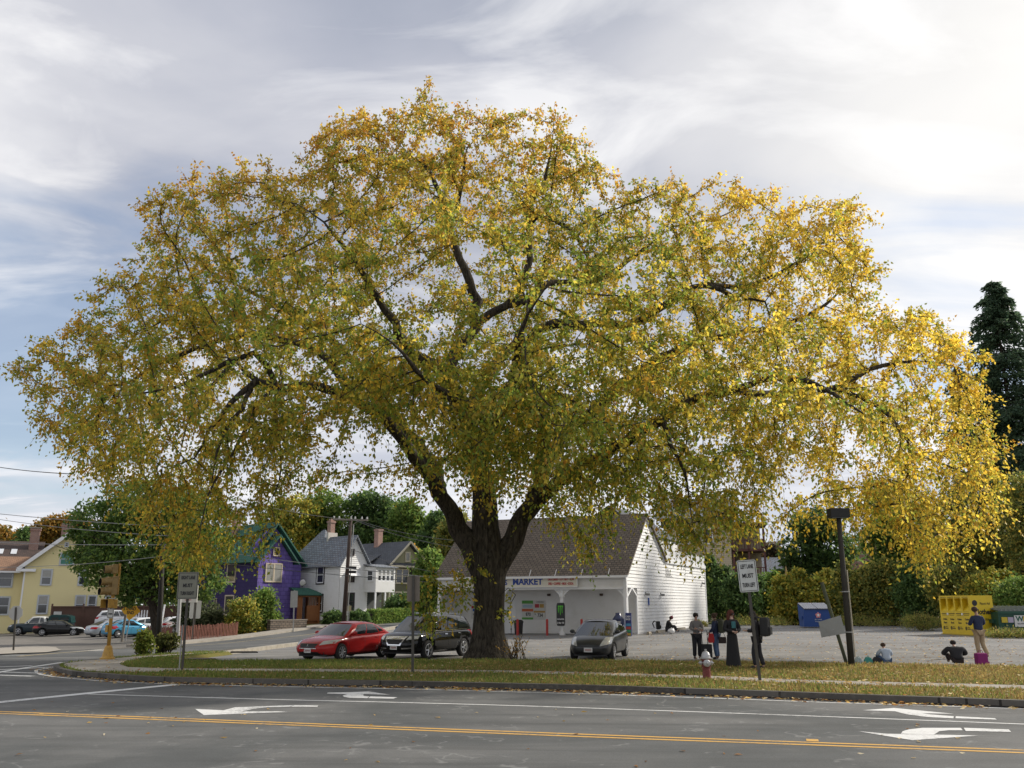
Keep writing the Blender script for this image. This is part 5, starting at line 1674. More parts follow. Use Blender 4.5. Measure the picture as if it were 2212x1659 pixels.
for s_ in (-1, 1):
    mb = MB(); mb.b2((-1.6, s_ * .865 - .005, 1.25), (-.95, s_ * .865 + .005, 1.62)); mb.b2((-2.5, s_ * .865 - .005, 1.25), (-1.75, s_ * .865 + .005, 1.62)); mb.obj('camper_window', CARGLASS, cp_)
hd6 = math.atan2(.80, .60)
S = mk_sedan(SILV, L=4.8, H_=1.46)
P = g(325 / 3.318 * .576 + 280 * 0 + 190, 1378)
def carpx(px, py):
    p = g(px, py); return p
p = carpx(196, 1377); c, s_ = math.cos(hd6), math.sin(hd6)
car('silver_sedan', 'silver sedan seen from behind beside the light blue hatchback', 'car', (p.x + c * 2.0, p.y + s_ * 2.0, zt(p.x, p.y) + .01), hd6, S)
S = mk_hatch(BLU, L=4.1, W_=1.70, H_=1.53, wb=2.6, spokes=7)
car('blue_hatchback', 'light blue hatchback between the silver sedan and the white wagons', 'car', place_by_wheel(253, 1379, S, -1, -1, hd6), hd6, S)
hd7 = math.atan2(.62, .78)
S = mk_wagon(CWH)
w1 = car('white_wagon', 'white wagon right of the blue hatchback behind the yellow diamond sign', 'car', place_by_wheel(303, 1374, S, -1, -1, hd7), hd7, S, 'white wagons in the yard')
p = place_by_wheel(371, 1372, S, -1, -1, hd7)
w2 = copy_tree(w1); w2.location = p
set_label(w2, 'white wagon behind the red picket fence beside the purple house')
S = mk_suv(CWH)
p = at(262, 1352, 92)
car('white_suv', 'white suv behind the white picket fence at the back of the yard', 'suv', (p.x, 92, zt(p.x, 92) + .3), R(15), S)
# ---------------------------------------------------------------- street furniture
def ontop(px, py, dz=.14):
    return g(px, py, dz)


def lean_to(o, base, top_px):
    """tilt a pole so that its top comes where the survey has it (real lean, same distance)"""
    t = at(top_px[0], top_px[1], base.y)
    d = (t - base)
    L_ = d.length
    o.rotation_euler = Vector((0, 0, 1)).rotation_difference(d.normalized()).to_euler()
    return L_


SIGNW = mat('sign face', (0.52, 0.54, 0.52), 0.45, var=.08, dirt=(.38, .37, .32), ds=1.5)
SIGNB = mat('weathered sign back', (0.17, 0.145, 0.115), 0.6, .2, var=.25, vs=6)
SIGNOLD = mat('weathered sign face', (0.20, 0.20, 0.155), 0.5, var=.2, vs=5)


def rsign(root, z, w_, h_, m, lines=None, ink=None, y=-.05, border=True, size=.14, rz=0, rad=.04, fm=None):
    """rounded rectangular plate with border and words"""
    mb = MB(); a, b = w_ / 2, h_ / 2
    pts = []
    for cx_, cz_, a0 in ((a - rad, b - rad, 0), (-a + rad, b - rad, 90), (-a + rad, -b + rad, 180), (a - rad, -b + rad, 270)):
        for k in range(4):
            t = R(a0 + k * 30); pts.append((cx_ + rad * math.cos(t), cz_ + rad * math.sin(t)))
    mb.prism(pts, (0, y, z), (1, 0, 0), (0, 0, 1), (0, -1, 0), .006)
    pl = mb.obj('sign_plate', m, root)
    if border:
        mb = MB()
        i_ = .022
        for x0, x1_, z0, z1_ in ((-a + i_, a - i_, b - i_ - .014, b - i_), (-a + i_, a - i_, -b + i_, -b + i_ + .014), (-a + i_, -a + i_ + .014, -b + i_ + .015, b - i_ - .015), (a - i_ - .014, a - i_, -b + i_ + .015, b - i_ - .015)):
            mb.b2((x0, y - .009, z + z0), (x1_, y - .0065, z + z1_))
        mb.obj('border', ink or INK, pl)
    if lines:
        n = len(lines)
        for i, t in enumerate(lines):
            zz_ = z + (n - 1) / 2 * h_ * .29 - i * h_ * .29
            o = text(t, ink or INK, pl, (0, y - .009, zz_), size, sx=.78, bold=.004)
            if o.dimensions.x > w_ * .86: o.scale.x *= w_ * .86 / o.dimensions.x
    return pl


def uchannel(mb, L_, w_=.06):
    mb.b2((-w_ / 2, -.01, -.3), (w_ / 2, .0, L_)); mb.b2((-w_ / 2, .0, -.3), (-w_ / 2 + .008, .03, L_)); mb.b2((w_ / 2 - .008, .0, -.3), (w_ / 2, .03, L_))


# LEFT LANE MUST TURN LEFT
b_ = ontop(1642, 1471)
o = thing('lane_sign', 'white lane sign reading LEFT LANE MUST TURN LEFT on a leaning dark post', 'traffic sign', b_)
L_ = lean_to(o, b_, (1610, 1210))
sc = F / b_.y / 1.0
mb = MB(); uchannel(mb, L_, .075); mb.obj('post', STEELD, o)
rsign(o, L_ - .41, .50, .82, SIGNW, ['LEFT LANE', 'MUST', 'TURN LEFT'], size=.15)
# MUST TURN RIGHT, weathered, on the left
b_ = ontop(393, 1448)
o = thing('lane_sign', 'weathered lane sign reading RIGHT LANE MUST TURN RIGHT half under yellow leaves', 'traffic sign', b_)
L_ = lean_to(o, b_, (409, 1238))
mb = MB(); uchannel(mb, L_, .07); mb.obj('post', STEELD, o)
rsign(o, L_ - .37, .62, .80, SIGNOLD, ['RIGHT LANE', 'MUST', 'TURN RIGHT'], size=.145)
mb = MB(); mb.tube([(-.12, .1, -.1), (-.12, .1, 1.3)], .02, 6); mb.obj('stub_post', GALV, o)
# back of a sign facing away
b_ = ontop(891, 1454)
o = thing('sign_seen_from_behind', 'brown back of a plain sign on a dark post in front of the black suv', 'traffic sign', b_)
L_ = lean_to(o, b_, (893, 1243))
mb = MB(); uchannel(mb, L_, .075); mb.obj('post', STEELD, o)
rsign(o, L_ - .38, .37, .72, SIGNB, None, border=False, y=.05)
# stop sign back
b_ = ontop(29, 1401)
o = thing('stop_sign', 'octagonal sign seen from behind at the far left corner', 'traffic sign', b_)
L_ = lean_to(o, b_, (34, 1312))
mb = MB(); uchannel(mb, L_, .1); mb.obj('post', STEELD, o)
mb = MB(); mb.prism([(.40 * math.cos(R(22.5 + 45 * k)) / .924, .40 * math.sin(R(22.5 + 45 * k)) / .924) for k in range(8)], (0, .05, L_ - .32), (1, 0, 0), (0, 0, 1), (0, -1, 0), .01); mb.obj('octagon', mat('bare aluminium', (0.42, 0.42, 0.40), .5, .3, var=.1), o)
# yellow diamond with a street name above it
b_ = g(271, 1385)
o = thing('dead_end_sign', 'yellow diamond DEAD END sign under a small green street name sign', 'traffic sign', b_)
L_ = lean_to(o, b_, (289, 1288))
mb = MB(); uchannel(mb, L_, .08); mb.obj('post', GALV, o)
q = .72 * b_.y / 68
mb = MB(); mb.prism([(0, -q), (q, 0), (0, q), (-q, 0)], (0, -.05, L_ - q * 1.45), (1, 0, 0), (0, 0, 1), (0, -1, 0), .01); dia = mb.obj('diamond', mat('sign yellow', (0.90, 0.48, 0.01), .5, var=.05), o)
text('DEAD', INK, dia, (0, -.068, L_ - q * 1.25), .34, sx=.85, bold=.008); text('END', INK, dia, (0, -.068, L_ - q * 1.65), .34, sx=.85, bold=.008)
mb = MB(); mb.b2((-.52, -.04, L_ - .12), (.52, -.02, L_ + .32)); pl = mb.obj('street_name_plate', mat('street green', (0.04, 0.26, 0.20), .5), o)
text('Maple Ave', WHITE2, pl, (0, -.045, L_ + .1), .24, bold=.004)
# pair of grey wooden posts next to it
b_ = g(264, 1387)
o = thing('wooden_post', 'short grey wooden post beside the yellow diamond sign', 'post', b_)
mb = MB(); mb.box((0, 0, .9), (.16, .12, 2.4), ry=.04); mb.obj('timber', mat('grey timber', (.22, .2, .17), .9, var=.3, vs=4), o)
# sign with two plates back to back, purple house
b_ = g(416, 1386)
o = thing('twin_plate_sign', 'grey post with two narrow pale plates in front of the purple house', 'traffic sign', b_)
L_ = lean_to(o, b_, (424, 1296))
mb = MB(); uchannel(mb, L_, .1); mb.obj('post', STEELD, o)
rsign(o, L_ - .7, .85, 1.3, mat('pale plate', (.55, .55, .5), .6), None, y=-.03, border=False, rad=.08)
mb = MB(); mb.b2((-.06, -.06, L_ - 1.4), (.06, -.045, L_ - .05)); mb.obj('gap_strip', STEELD, o)
# galvanised pole
b_ = g(383, 1391)
o = thing('steel_pole', 'tall thin galvanised pole behind the weathered lane sign', 'pole', b_)
L_ = lean_to(o, b_, (396, 1150))
mb = MB(); mb.tube([(0, 0, -.2), (0, 0, 5.2), (0, 0, L_)], [.14, .12, .045], 8); mb.obj('shaft', GALV, o)
mb = MB(); mb.lathe([(.22, 0), (.22, .12), (.14, .16)], (0, 0, 0), 'Z', 10); mb.obj('foot', GALV, o)
# hanging shop sign with red letters
b_ = g(366, 1392)
o = thing('roadside_shop_sign', 'white shop sign with dark red letters beside the purple house', 'sign', (b_.x, b_.y + 3, b_.z))
z_ = at(366, 1283, b_.y + 3).z - b_.z
mb = MB(); mb.b2((-.65, -.06, z_ - .62), (.65, .06, z_ + .62)); pl = mb.obj('board', mat('board white', (.6, .58, .52), .5), o, bevel=.03)
text('ATM', REDL, pl, (.05, -.07, z_ + .18), .75, sx=.8, bold=.02); text('BEER & WINE', REDL, pl, (0, -.07, z_ - .2), .2, sx=.9); text('OPEN', REDL, pl, (0, -.07, z_ - .42), .18)
mb = MB(); mb.tube([(-.5, 0, -.2), (-.5, 0, z_ - .6)], .05, 6); mb.tube([(.5, 0, -.2), (.5, 0, z_ - .6)], .05, 6); mb.obj('legs', STEELD, o)
# dark tall wooden pole and leaning white stake
b_ = ontop(341, 1410, .1)
o = thing('dark_wooden_pole', 'tall dark wooden pole between the two small green shrubs', 'pole', b_)
L_ = lean_to(o, b_, (353, 1170))
mb = MB(); mb.tube([(0, 0, -.3), (0, 0, L_ * .5), (0, 0, L_)], [.12, .11, .09], 10); mb.obj('shaft', mat('tarred wood', (.028, .025, .022), .9, var=.3, vs=3, bump=.4), o, smooth=True)
b_ = g(341, 1390)
o = thing('leaning_stake', 'leaning white stake behind the dark wooden pole', 'stake', b_)
L_ = lean_to(o, b_, (356, 1306))
mb = MB(); mb.tube([(0, 0, -.2), (0, 0, L_)], .07, 6); mb.obj('stick', WHITE2, o)
# thin sign post on the street in front of the porch
for (bx, by, tx, ty, lb) in ((633, 1365, 636, 1275, 'grey sign on a thin post in front of the wooden porch'), (752, 1352, 755, 1306, 'small plate on a thin post close to the utility pole')):
    b_ = g(bx, by); o = thing('parking_sign', lb, 'traffic sign', b_)
    L_ = lean_to(o, b_, (tx, ty))
    mb = MB(); uchannel(mb, L_, .09); mb.obj('post', GALV, o)
    rsign(o, L_ - .75 if by == 1365 else L_ - .35, .62 if by == 1365 else .4, 1.4 if by == 1365 else .5, GALV if by == 1365 else mat('sign yellowish', (.5, .45, .25), .5), None, border=False)
# ---- traffic signal
TY = mat('signal yellow', (0.50, 0.29, 0.055), 0.55, var=.2, vs=6, dirt=(.22, .12, .05), ds=3)
TYD = mat('worn signal yellow', (0.30, 0.20, 0.075), 0.6, var=.25, vs=6, dirt=(.13, .09, .04), ds=3)
b_ = ontop(232, 1424, .15)
o = thing('traffic_signal', 'yellow traffic signal with stacked visored lamps on a rusty yellow pole', 'traffic light', b_)
L_ = lean_to(o, b_, (250, 1222))
mb = MB(); mb.lathe([(.26, -.2), (.26, .05), (.20, .10), (.13, .42), (.10, .48)], (0, 0, 0), 'Z', 12); mb.obj('pedestal', TY, o)
mb = MB(); mb.tube([(0, 0, .4), (0, 0, L_ - .5)], .065, 12); mb.obj('pole', TY, o, smooth=True)
mb = MB(); mb.b2((-.14, -.10, .95), (-.05, .06, 1.2)); mb.obj('push_button_box', TY, o)
rs_ = rsign(o, 1.80, .24, .72, mat('ped plate', (.55, .55, .52), .5), ['WALK', 'ON', 'PUSH'], size=.07, y=-.08)


def head(o, z, dx, lamps, yaw):
    hd_ = thing('signal_head', None, None, (dx, 0, z), yaw); hd_.parent = o
    hd_.name = 'signal_head'
    n = len(lamps)
    mb = MB(); mb.b2((-.14, -.10, -.17 * n), (.14, .10, .17 * n)); bx_ = mb.obj('housing', TYD, hd_, bevel=.02)
    for k in range(n):
        zc = .17 * (n - 1) - .34 * k
        mb = MB(); N = 18
        prof = []
        vs = []; fs = []
        for i in range(N + 1):
            a = R(-75 + 330 * i / N)
            for rr in (.132, .14):
                vs.append((rr * math.cos(a), -.10, zc + rr * math.sin(a)))
                vs.append((rr * math.cos(a), -.36 + .0 * i, zc + rr * math.sin(a) - .02))
        for i in range(N):
            q_ = i * 4
            fs += [(q_ + 2, q_ + 3, q_ + 7, q_ + 6), (q_ + 1, q_ + 5, q_ + 7, q_ + 3)]
        mb.add(vs, fs); vz = mb.obj('visor', TYD, hd_)
        mb = MB(); mb.add([(.131 / .132 * v[0], v[1], zc + (v[2] - zc) * .99) for v in vs[0::4]] + [(.131 / .132 * v[0], v[1] + .001, zc + (v[2] - zc) * .99) for v in vs[1::4]], [(i, i + 1, N + 2 + i, N + 1 + i) for i in range(N)])
        mb.obj('visor_lining', BLACKPL, vz)
        mb = MB(); mb.lathe([(.12, -.105), (.10, -.125), (.02, -.135)], (0, 0, zc), 'Y', 14); mb.obj('lens', mat('lens dark', (.02, .012, .012), .15), hd_)
    return hd_


head(o, L_ - .12, -.02, [0], -1.0)
head(o, L_ - .72, .04, [0, 0], -1.15)
head(o, L_ - .74, -.16, [0, 0], -.75)
hd_ = thing('pedestrian_head', None, None, (0, 0, L_ - 1.38), -.5); hd_.parent = o
mb = MB(); mb.b2((-.17, -.10, -.16), (.17, .10, .16)); mb.obj('housing', TY, hd_, bevel=.02)
mb = MB(); mb.prism([(-.17, -.14), (.17, -.14), (.23, .16), (-.23, .16)], (0, -.11, 0), (1, 0, 0), (0, 0, 1), (0, -1, 0), .02); mb.obj('screen', mat('ped dark', (.03, .02, .02), .4), hd_)
mb = MB(); mb.b2((-.21, -.34, .16), (.21, -.10, .175)); mb.b2((-.22, -.34, -.14), (-.2, -.1, .16)); mb.b2((.2, -.34, -.14), (.22, -.1, .16)); mb.obj('visor', TY, hd_)
mb = MB(); mb.tube([(0, 0, L_ - 1.3), (0, 0, L_ + .05)], .05, 8); mb.b2((.10, .02, L_ - 1.05), (.16, .1, L_ + .08)); mb.obj('bracket', TY, o)
# ---- hydrant
b_ = ontop(1527, 1467, .14)
o = thing('fire_hydrant', 'red fire hydrant with a silver bonnet and caps on the verge', 'fire hydrant', b_)
o.scale = (.78, .78, .78)
HR = mat('hydrant red', (0.15, 0.022, 0.02), 0.55, var=.25, vs=12, dirt=(.28, .12, .09), ds=5); HS = mat('hydrant silver', (0.42, 0.42, 0.42), 0.45, .5, var=.15, vs=14)
hs = 1.0
mb = MB(); mb.lathe([(.19, -.1), (.19, .03), (.14, .04), (.135, .10), (.13, .36), (.15, .37), (.155, .42), (.14, .44), (.14, .60), (.17, .61), (.175, .65)], (0, 0, 0), 'Z', 20); mb.obj('barrel', HR, o, smooth=False)
mb = MB(); mb.lathe([(.19, .65), (.195, .69), (.155, .70), (.14, .79), (.10, .87), (.05, .90), (.035, .905), (.04, .96), (.02, .965)], (0, 0, 0), 'Z', 20); mb.obj('bonnet', HS, o)
mb = MB(); mb.lathe([(.10, -.13), (.12, -.14), (.12, -.20), (.10, -.22), (.04, -.23), (.03, -.26)], (-.01, 0, .52), 'Y', 16); mb.obj('pumper_cap', HS, o)
for s_ in (-1, 1):
    mb = MB(); mb.lathe([(.06, s_ * .12), (.06, s_ * .15), (.075, s_ * .155), (.075, s_ * .21), (.05, s_ * .22), (.025, s_ * .225), (.025, s_ * .26)], (0, 0, .52), 'X', 14); mb.obj('hose_cap', HS, o)
# ---- lamp post, leaning stump, grey board
b_ = ontop(1840, 1441, .12)
o = thing('lamp_post', 'tall dark wooden post topped by a black box floodlight', 'lamp post', b_)
L_ = lean_to(o, b_, (1811, 1112))
TAR = mat('dark weathered pole', (.035, .032, .026), .85, var=.35, vs=3, bump=.5)
mb = MB(); mb.tube([(0, 0, -.3), (0, 0, L_ * .5), (0, 0, L_)], [.105, .088, .075], 12); mb.obj('shaft', TAR, o, smooth=True)
mb = MB(); mb.box((0, 0, L_ + .05), (.62, .42, .30)); mb.obj('lamp_box', mat('lamp black', (.012, .012, .012), .6), o, bevel=.01)
mb = MB(); mb.b2((-.27, -.17, L_ - .115), (.27, .17, L_ - .10)); mb.obj('lamp_glass', GLASS, o)
mb = MB(); mb.tube([(.115, -.06, .3), (.10, -.05, 3.0)], .022, 6); mb.obj('conduit', mat('pale conduit', (.4, .36, .28), .7), o)
for z_ in (1.05, 2.3):
    mb = MB(); mb.lathe([(.135, z_), (.135, z_ + .03)], (0, 0, 0), 'Z', 12); mb.obj('steel_band', GALV, o)
b_ = ontop(1828, 1431, .1)
o = thing('leaning_stump_pole', 'short greenish wooden pole leaning left beside the lamp post', 'pole', b_)
L_ = lean_to(o, b_, (1775, 1258))
mb = MB(); mb.tube([(0, 0, -.2), (0, 0, L_)], [.058, .065], 10); mb.obj('shaft', mat('green stained wood', (.09, .10, .06), .9, var=.3, vs=5, bump=.4), o, smooth=True)
c_ = at(1801, 1354, b_.y - .25)
o = thing('grey_board', 'pale grey board tied askew to the leaning pole', 'board', (c_.x, c_.y, c_.z))
mb = MB(); mb.prism([(-.42, -.36), (.42, -.22), (.30, .38), (-.48, .16)][:4], (0, .1, 0), (1, 0, 0), (0, 0, 1), (0, -1, 0), .02); mb.obj('sheet', mat('board grey', (.30, .31, .30), .8, var=.15, vs=3, dirt=(.2, .2, .19)), o)
mb = MB(); mb.tube([(-.02, .08, -.1), (.55, .2, .05)], .01, 5); mb.obj('wire_tie', GALV, o)

# ---- bins
YB = mat('donation yellow', (0.72, 0.52, 0.02), 0.5, var=.06, vs=2, dirt=(.5, .36, .03))
FR = g(2103, 1374.5); FLf = g(2032, 1370)
dv = (FLf - FR); ang = math.atan2(-dv.y, -dv.x)
o = thing('donation_bin', 'bright yellow clothes donation bin with four chutes', 'donation bin', (FR.x, FR.y, FR.z), ang)
BWd = 2.75; BD = 1.5; BH = 2.28
mb = MB(); mb.b2((-BWd, .32, 0.08), (0, BD, BH)); mb.b2((-BWd, 0, .08), (0, .32, 1.38)); mb.b2((-BWd, 0, 2.12), (0, .32, BH))
for k in range(5):
    x = -BWd + k * (BWd - .12) / 4
    mb.b2((x, 0, 1.38), (x + .12, .319, 2.12))
mb.obj('shell', YB, o)
mb = MB(); mb.b2((-BWd - .05, -.05, .0), (.03, BD, .08)); mb.obj('base', mat('skid yellow', (.4, .3, .05), .7), o)
for k in range(4):
    x = -BWd + .12 + k * (BWd - .12) / 4
    w2 = (BWd - .12) / 4 - .12
    mb = MB(); mb.poly([(x, .02, 1.39), (x + w2, .02, 1.39), (x + w2, .31, 1.75), (x, .31, 1.75)]); mb.obj('chute', YB, o)
    text('Clothes', INK, o, (x + w2 / 2, -.006, .92), .15, sx=.8, bold=.002); text('Shoes', INK, o, (x + w2 / 2, -.006, .72), .15, sx=.8, bold=.002)
    mb = MB(); mb.ball((x + .12, -.003, .42), (.09, .004, .11), 12, 8); mb.b2((x + .24, -.006, .36), (x + .48, -.001, .42)); mb.b2((x + .24, -.006, .46), (x + .42, -.001, .50)); mb.obj('globe_mark', mat('bin brown', (.12, .09, .01), .6), o)
    mb = MB(); mb.b2((x, -.006, 1.22), (x + w2, -.001, 1.27)); mb.b2((x + .06, -.006, 1.14), (x + w2 - .06, -.001, 1.17)); mb.b2((x + .02, -.006, 2.17), (x + w2, -.001, 2.2)); mb.obj('small_print', mat('bin brown', (.12, .09, .01), .6), o)
for k in (1, 3):
    x = -BWd + .06 + k * (BWd - .12) / 4; mb = MB(); mb.box((x - .0, -.03, 1.22), (.09, .06, .12)); mb.obj('padlock', WHITE2, o)
Fs_ = Face((0, 0, 0), (0, 1, 0), (1, 0, 0))
mb = MB(); mb.ball((.004, .32, 1.85), (.004, .17, .17), 16, 8); mb.obj('globe_mark', INK, o)
t_ = text('Planet Aid', INK, o, (.006, .98, 1.82), .2, rz=math.pi / 2, sx=.8); t_ = text('Clothes', INK, o, (.006, .78, 1.35), .4, rz=math.pi / 2, sx=.9, bold=.012); text('& Shoes', INK, o, (.006, .75, .95), .25, rz=math.pi / 2, sx=.9)
# green dumpster
GD = mat('dumpster green', (0.015, 0.075, 0.05), 0.55, var=.2, vs=2, dirt=(.03, .06, .04))
p_ = g(2150, 1377)
o = thing('green_dumpster', 'dark green steel dumpster with grey lid at the edge of the lot', 'dumpster', (p_.x + .75, p_.y + .9, p_.z), R(-4))
mb = MB(); mb.prism([(0, .12), (1.6, .12), (1.8, 1.35), (-.1, 1.35)], (0, 0, 0), (0, 1, 0), (0, 0, 1), (1, 0, 0), 3.0)
mb.b2((-.02, -.16, 1.28), (3.02, -.08, 1.40)); mb.b2((-.16, .4, .75), (0, 1.2, .95))
for k in range(4):
    mb.b2((.35 + k * .75, -.09, .15), (.42 + k * .75, -.03, 1.3))
mb.obj('shell', GD, o)
mb = MB(); mb.prism([(-.14, 1.40), (1.85, 1.62), (1.85, 1.68), (-.14, 1.46)], (0.02, 0, 0), (0, 1, 0), (0, 0, 1), (1, 0, 0), 1.46); mb.prism([(-.14, 1.40), (1.85, 1.62), (1.85, 1.68), (-.14, 1.46)], (1.52, 0, 0), (0, 1, 0), (0, 0, 1), (1, 0, 0), 1.46)
for k in range(12):
    mb.prism([(-.1, 1.47), (1.8, 1.68), (1.8, 1.71), (-.1, 1.5)], (.12 + k * .24, 0, 0), (0, 1, 0), (0, 0, 1), (1, 0, 0), .06)
mb.obj('lid', mat('lid grey green', (.09, .11, .10), .5, var=.15), o)
mb = MB(); mb.b2((.85, -.12, .55), (1.75, -.10, 1.18)); dc = mb.obj('decal', mat('decal white', (.62, .62, .62), .5, var=.05), o)
text('W', mat('decal green', (.01, .10, .06), .5), dc, (1.14, -.125, .98), .40, bold=.012); text('M', mat('decal gold', (.6, .38, .02), .5), dc, (1.47, -.125, .98), .40, bold=.012)
text('866-909-4458', INK, dc, (1.3, -.125, .72), .11)
for x, w2, c in ((.15, .32, (.55, .42, .03)), (.5, .3, (.42, .38, .5)), (2.2, .3, (.55, .42, .03))):
    mb = MB(); mb.b2((x, -.12, .78), (x + w2, -.1, 1.08)); mb.obj('notice', mat('notice %d' % int(c[2] * 100), c, .5), o)
# blue dumpster
p_ = g(1738, 1356.5)
o = thing('blue_dumpster', 'blue dumpster with white striped lid against the hedge', 'dumpster', (p_.x, p_.y, p_.z), R(-3))
DB = mat('dumpster blue', (0.018, 0.065, 0.26), 0.5, var=.12, vs=2)
mb = MB(); mb.prism([(0, .08), (1.3, .08), (1.45, 1.2), (1.45, 1.65), (-.12, 1.28), (-.10, 1.2)], (0, 0, 0), (0, 1, 0), (0, 0, 1), (1, 0, 0), 1.95); mb.b2((-.08, .2, .6), (0, 1.1, .8)); mb.b2((1.95, .2, .6), (2.03, 1.1, .8)); mb.obj('shell', DB, o)
for k in range(2):
    mb = MB(); mb.prism([(-.16, 1.27), (1.5, 1.67), (1.5, 1.72), (-.16, 1.33)], (k * .98, 0, 0), (0, 1, 0), (0, 0, 1), (1, 0, 0), .95)
    ld = mb.obj('lid', mat('lid dark', (.03, .04, .07), .5), o)
    mb = MB()
    for j in range(8):
        mb.prism([(-.14, 1.335), (1.45, 1.715), (1.45, 1.75), (-.14, 1.37)], (k * .98 + .04 + j * .118, 0, 0), (0, 1, 0), (0, 0, 1), (1, 0, 0), .06)
    mb.obj('lid_ribs', mat('lid white', (.62, .63, .66), .5), ld)
mb = MB()
for k in range(5):
    a = R(90 + 72 * k); mb.ball((1.0 + .12 * math.cos(a), -.095, .88 + .12 * math.sin(a)), (.085, .012, .085), 10, 6)
mb.obj('petal_mark', mat('mark pink', (.62, .25, .27), .5), o)
mb = MB(); mb.ball((1.0, -.105, .88), (.09, .014, .09), 5, 6); mb.obj('star_mark', WHITE2, o)
text('RECYCLING', WHITE2, o, (1.0, -.07, .58), .09); text('413-555-0142', WHITE2, o, (1.0, -.06, .44), .08)

# ---- fences and the stone wall
def fence_line(name, lb, cat, p, q, hgt, picket, gap, m, lean=.0, posts=True, th=.02):
    root = thing(name, lb, cat, p)
    d = Vector((q.x - p.x, q.y - p.y)); n = max(2, int(d.length / gap)); u = d.normalized()
    mb = MB(); rnd = random.Random(5)
    for k in range(n):
        x, y = u.x * k * gap, u.y * k * gap
        z = zt(p.x + x, p.y + y) - p.z
        h_ = hgt * rnd.uniform(.93, 1.03)
        mb.box((x, y, z + h_ / 2), (picket, th, h_), rz=math.atan2(u.y, u.x), ry=rnd.uniform(-lean, lean))
    mb.obj('pickets', m, root)
    mb = MB()
    for zz_ in (.25, .75):
        pts = []
        for k in range(0, n, 6):
            x, y = u.x * k * gap, u.y * k * gap
            pts.append((x, y + .02, zt(p.x + x, p.y + y) - p.z + hgt * zz_))
        if len(pts) > 1: mb.tube(pts, .015, 4)
    mb.obj('rails', m, root)
    if posts:
        for k in range(0, n, max(1, int(2.2 / gap))):
            x, y = u.x * k * gap, u.y * k * gap
            mb = MB(); mb.b2((x - .04, y + .03, zt(p.x + x, p.y + y) - p.z - .1), (x + .04, y + .11, zt(p.x + x, p.y + y) - p.z + hgt * 1.02)); mb.obj('post', m, root)
    return root


SNOW = mat('snow fence red', (.17, .065, .045), .85, var=.35, vs=5)
fence_line('snow_fence', 'leaning red brown slat fence in front of the purple house', 'fence', g(316, 1384), g(372, 1389), 1.15, .09, .19, SNOW, .06)
fence_line('snow_fence', 'upright red brown slat fence reaching the yellow tipped bush', 'fence', g(380, 1389), g(517, 1377), 1.2, .09, .16, SNOW, .04)
p_ = at(243, 1356, 91); q_ = at(325, 1356, 93)
fence_line('white_picket_fence', 'white picket fence at the back of the yard', 'fence', Vector((p_.x, 91, zt(p_.x, 91))), Vector((q_.x, 93, zt(q_.x, 93))), 1.9, .11, .26, WHITE2, 0)
BF = mat('brown fence boards', (0.115, 0.062, 0.045), .8, var=.2, vs=2, dirt=(.08, .05, .035))
P0_ = Vector((-45.4, 90.6))
o = thing('brown_fence', 'tall brown board fence with capped posts in front of the yellow house', 'fence', (P0_.x, P0_.y, zt(P0_.x, P0_.y)), R(25))
mb = MB(); mb.b2((0, 0, -.2), (14.2, .06, 2.5))
for k in range(70):
    mb.b2((k * .203, -.018, -.2), (k * .203 + .18, -.0, 2.45))
mb.obj('boards', BF, o)
mb = MB(); mb.b2((-.1, -.1, 2.5), (14.3, .14, 2.62)); mb.obj('cap_rail', BF, o)
for k in range(6):
    mb = MB(); mb.b2((k * 2.8 - .08, -.12, -.3), (k * 2.8 + .08, .1, 2.85)); mb.obj('post', BF, o)
for x, z_, w2, h2 in ((8.2, .5, .35, .5), (10.6, .5, .35, .5), (12.0, 1.0, .7, .9), (.2, 1.6, .7, .5)):
    mb = MB(); mb.b2((x, -.14, z_), (x + w2, -.122, z_ + h2)); mb.obj('paper_notice', mat('notice white', (.55, .55, .53), .6), o)
p_, q_ = g(583, 1366), g(662, 1359)
d_ = q_ - p_
o = thing('stone_wall', 'low brown stone retaining wall below the wooden porch', 'wall', p_, math.atan2(d_.y, d_.x))
Lw = Vector((d_.x, d_.y)).length
mb = MB(); mb.b2((0, 0, -.4), (Lw, .45, .95)); mb.obj('masonry', STONE, o)
mb = MB(); mb.b2((-.05, -.04, .95), (Lw + .05, .5, 1.05)); mb.obj('coping', mat('coping', (.2, .17, .14), .9, var=.2), o)
# ---- utility pole
b_ = g(742, 1353)
o = thing('utility_pole', 'tall brown utility pole with a crossarm and insulators', 'utility pole', b_)
L_ = lean_to(o, b_, (758, 1120))
UL = L_
mb = MB(); mb.tube([(0, 0, -.3), (0, 0, L_ * .5), (0, 0, L_)], [.22, .19, .15], 12); mb.obj('shaft', mat('brown pole', (.06, .04, .032), .9, var=.3, vs=2, bump=.5), o, smooth=True)
mb = MB(); mb.box((0, -.2, L_ - .15), (3.4, .12, .14)); mb.tube([(-.9, -.2, L_ - .15), (0, -.15, L_ - .8)], .035, 5); mb.tube([(.9, -.2, L_ - .15), (0, -.15, L_ - .8)], .035, 5)
ca_ = mb.obj('crossarm', mat('grey arm', (.22, .19, .16), .9, var=.2), o)
for x in (-1.6, -1.1, .05, .45, 1.1, 1.6):
    mb = MB(); mb.lathe([(.05, 0), (.11, .06), (.06, .12), (.10, .18), (.03, .26)], (x, -.2, L_ - .08), 'Z', 8); mb.obj('insulator', mat('insulator', (.5, .5, .48), .3), ca_)
mb = MB(); mb.tube([(.35, -.2, -.2), (.35, -.2, 9.5)], .05, 6); mb.obj('conduit', GALV, o)
for z_ in (4.9, 5.3):
    mb = MB(); mb.b2((.2, -.5, z_), (.9, -.2, z_ + .25)); mb.obj('splice_box', BLACKPL, o)
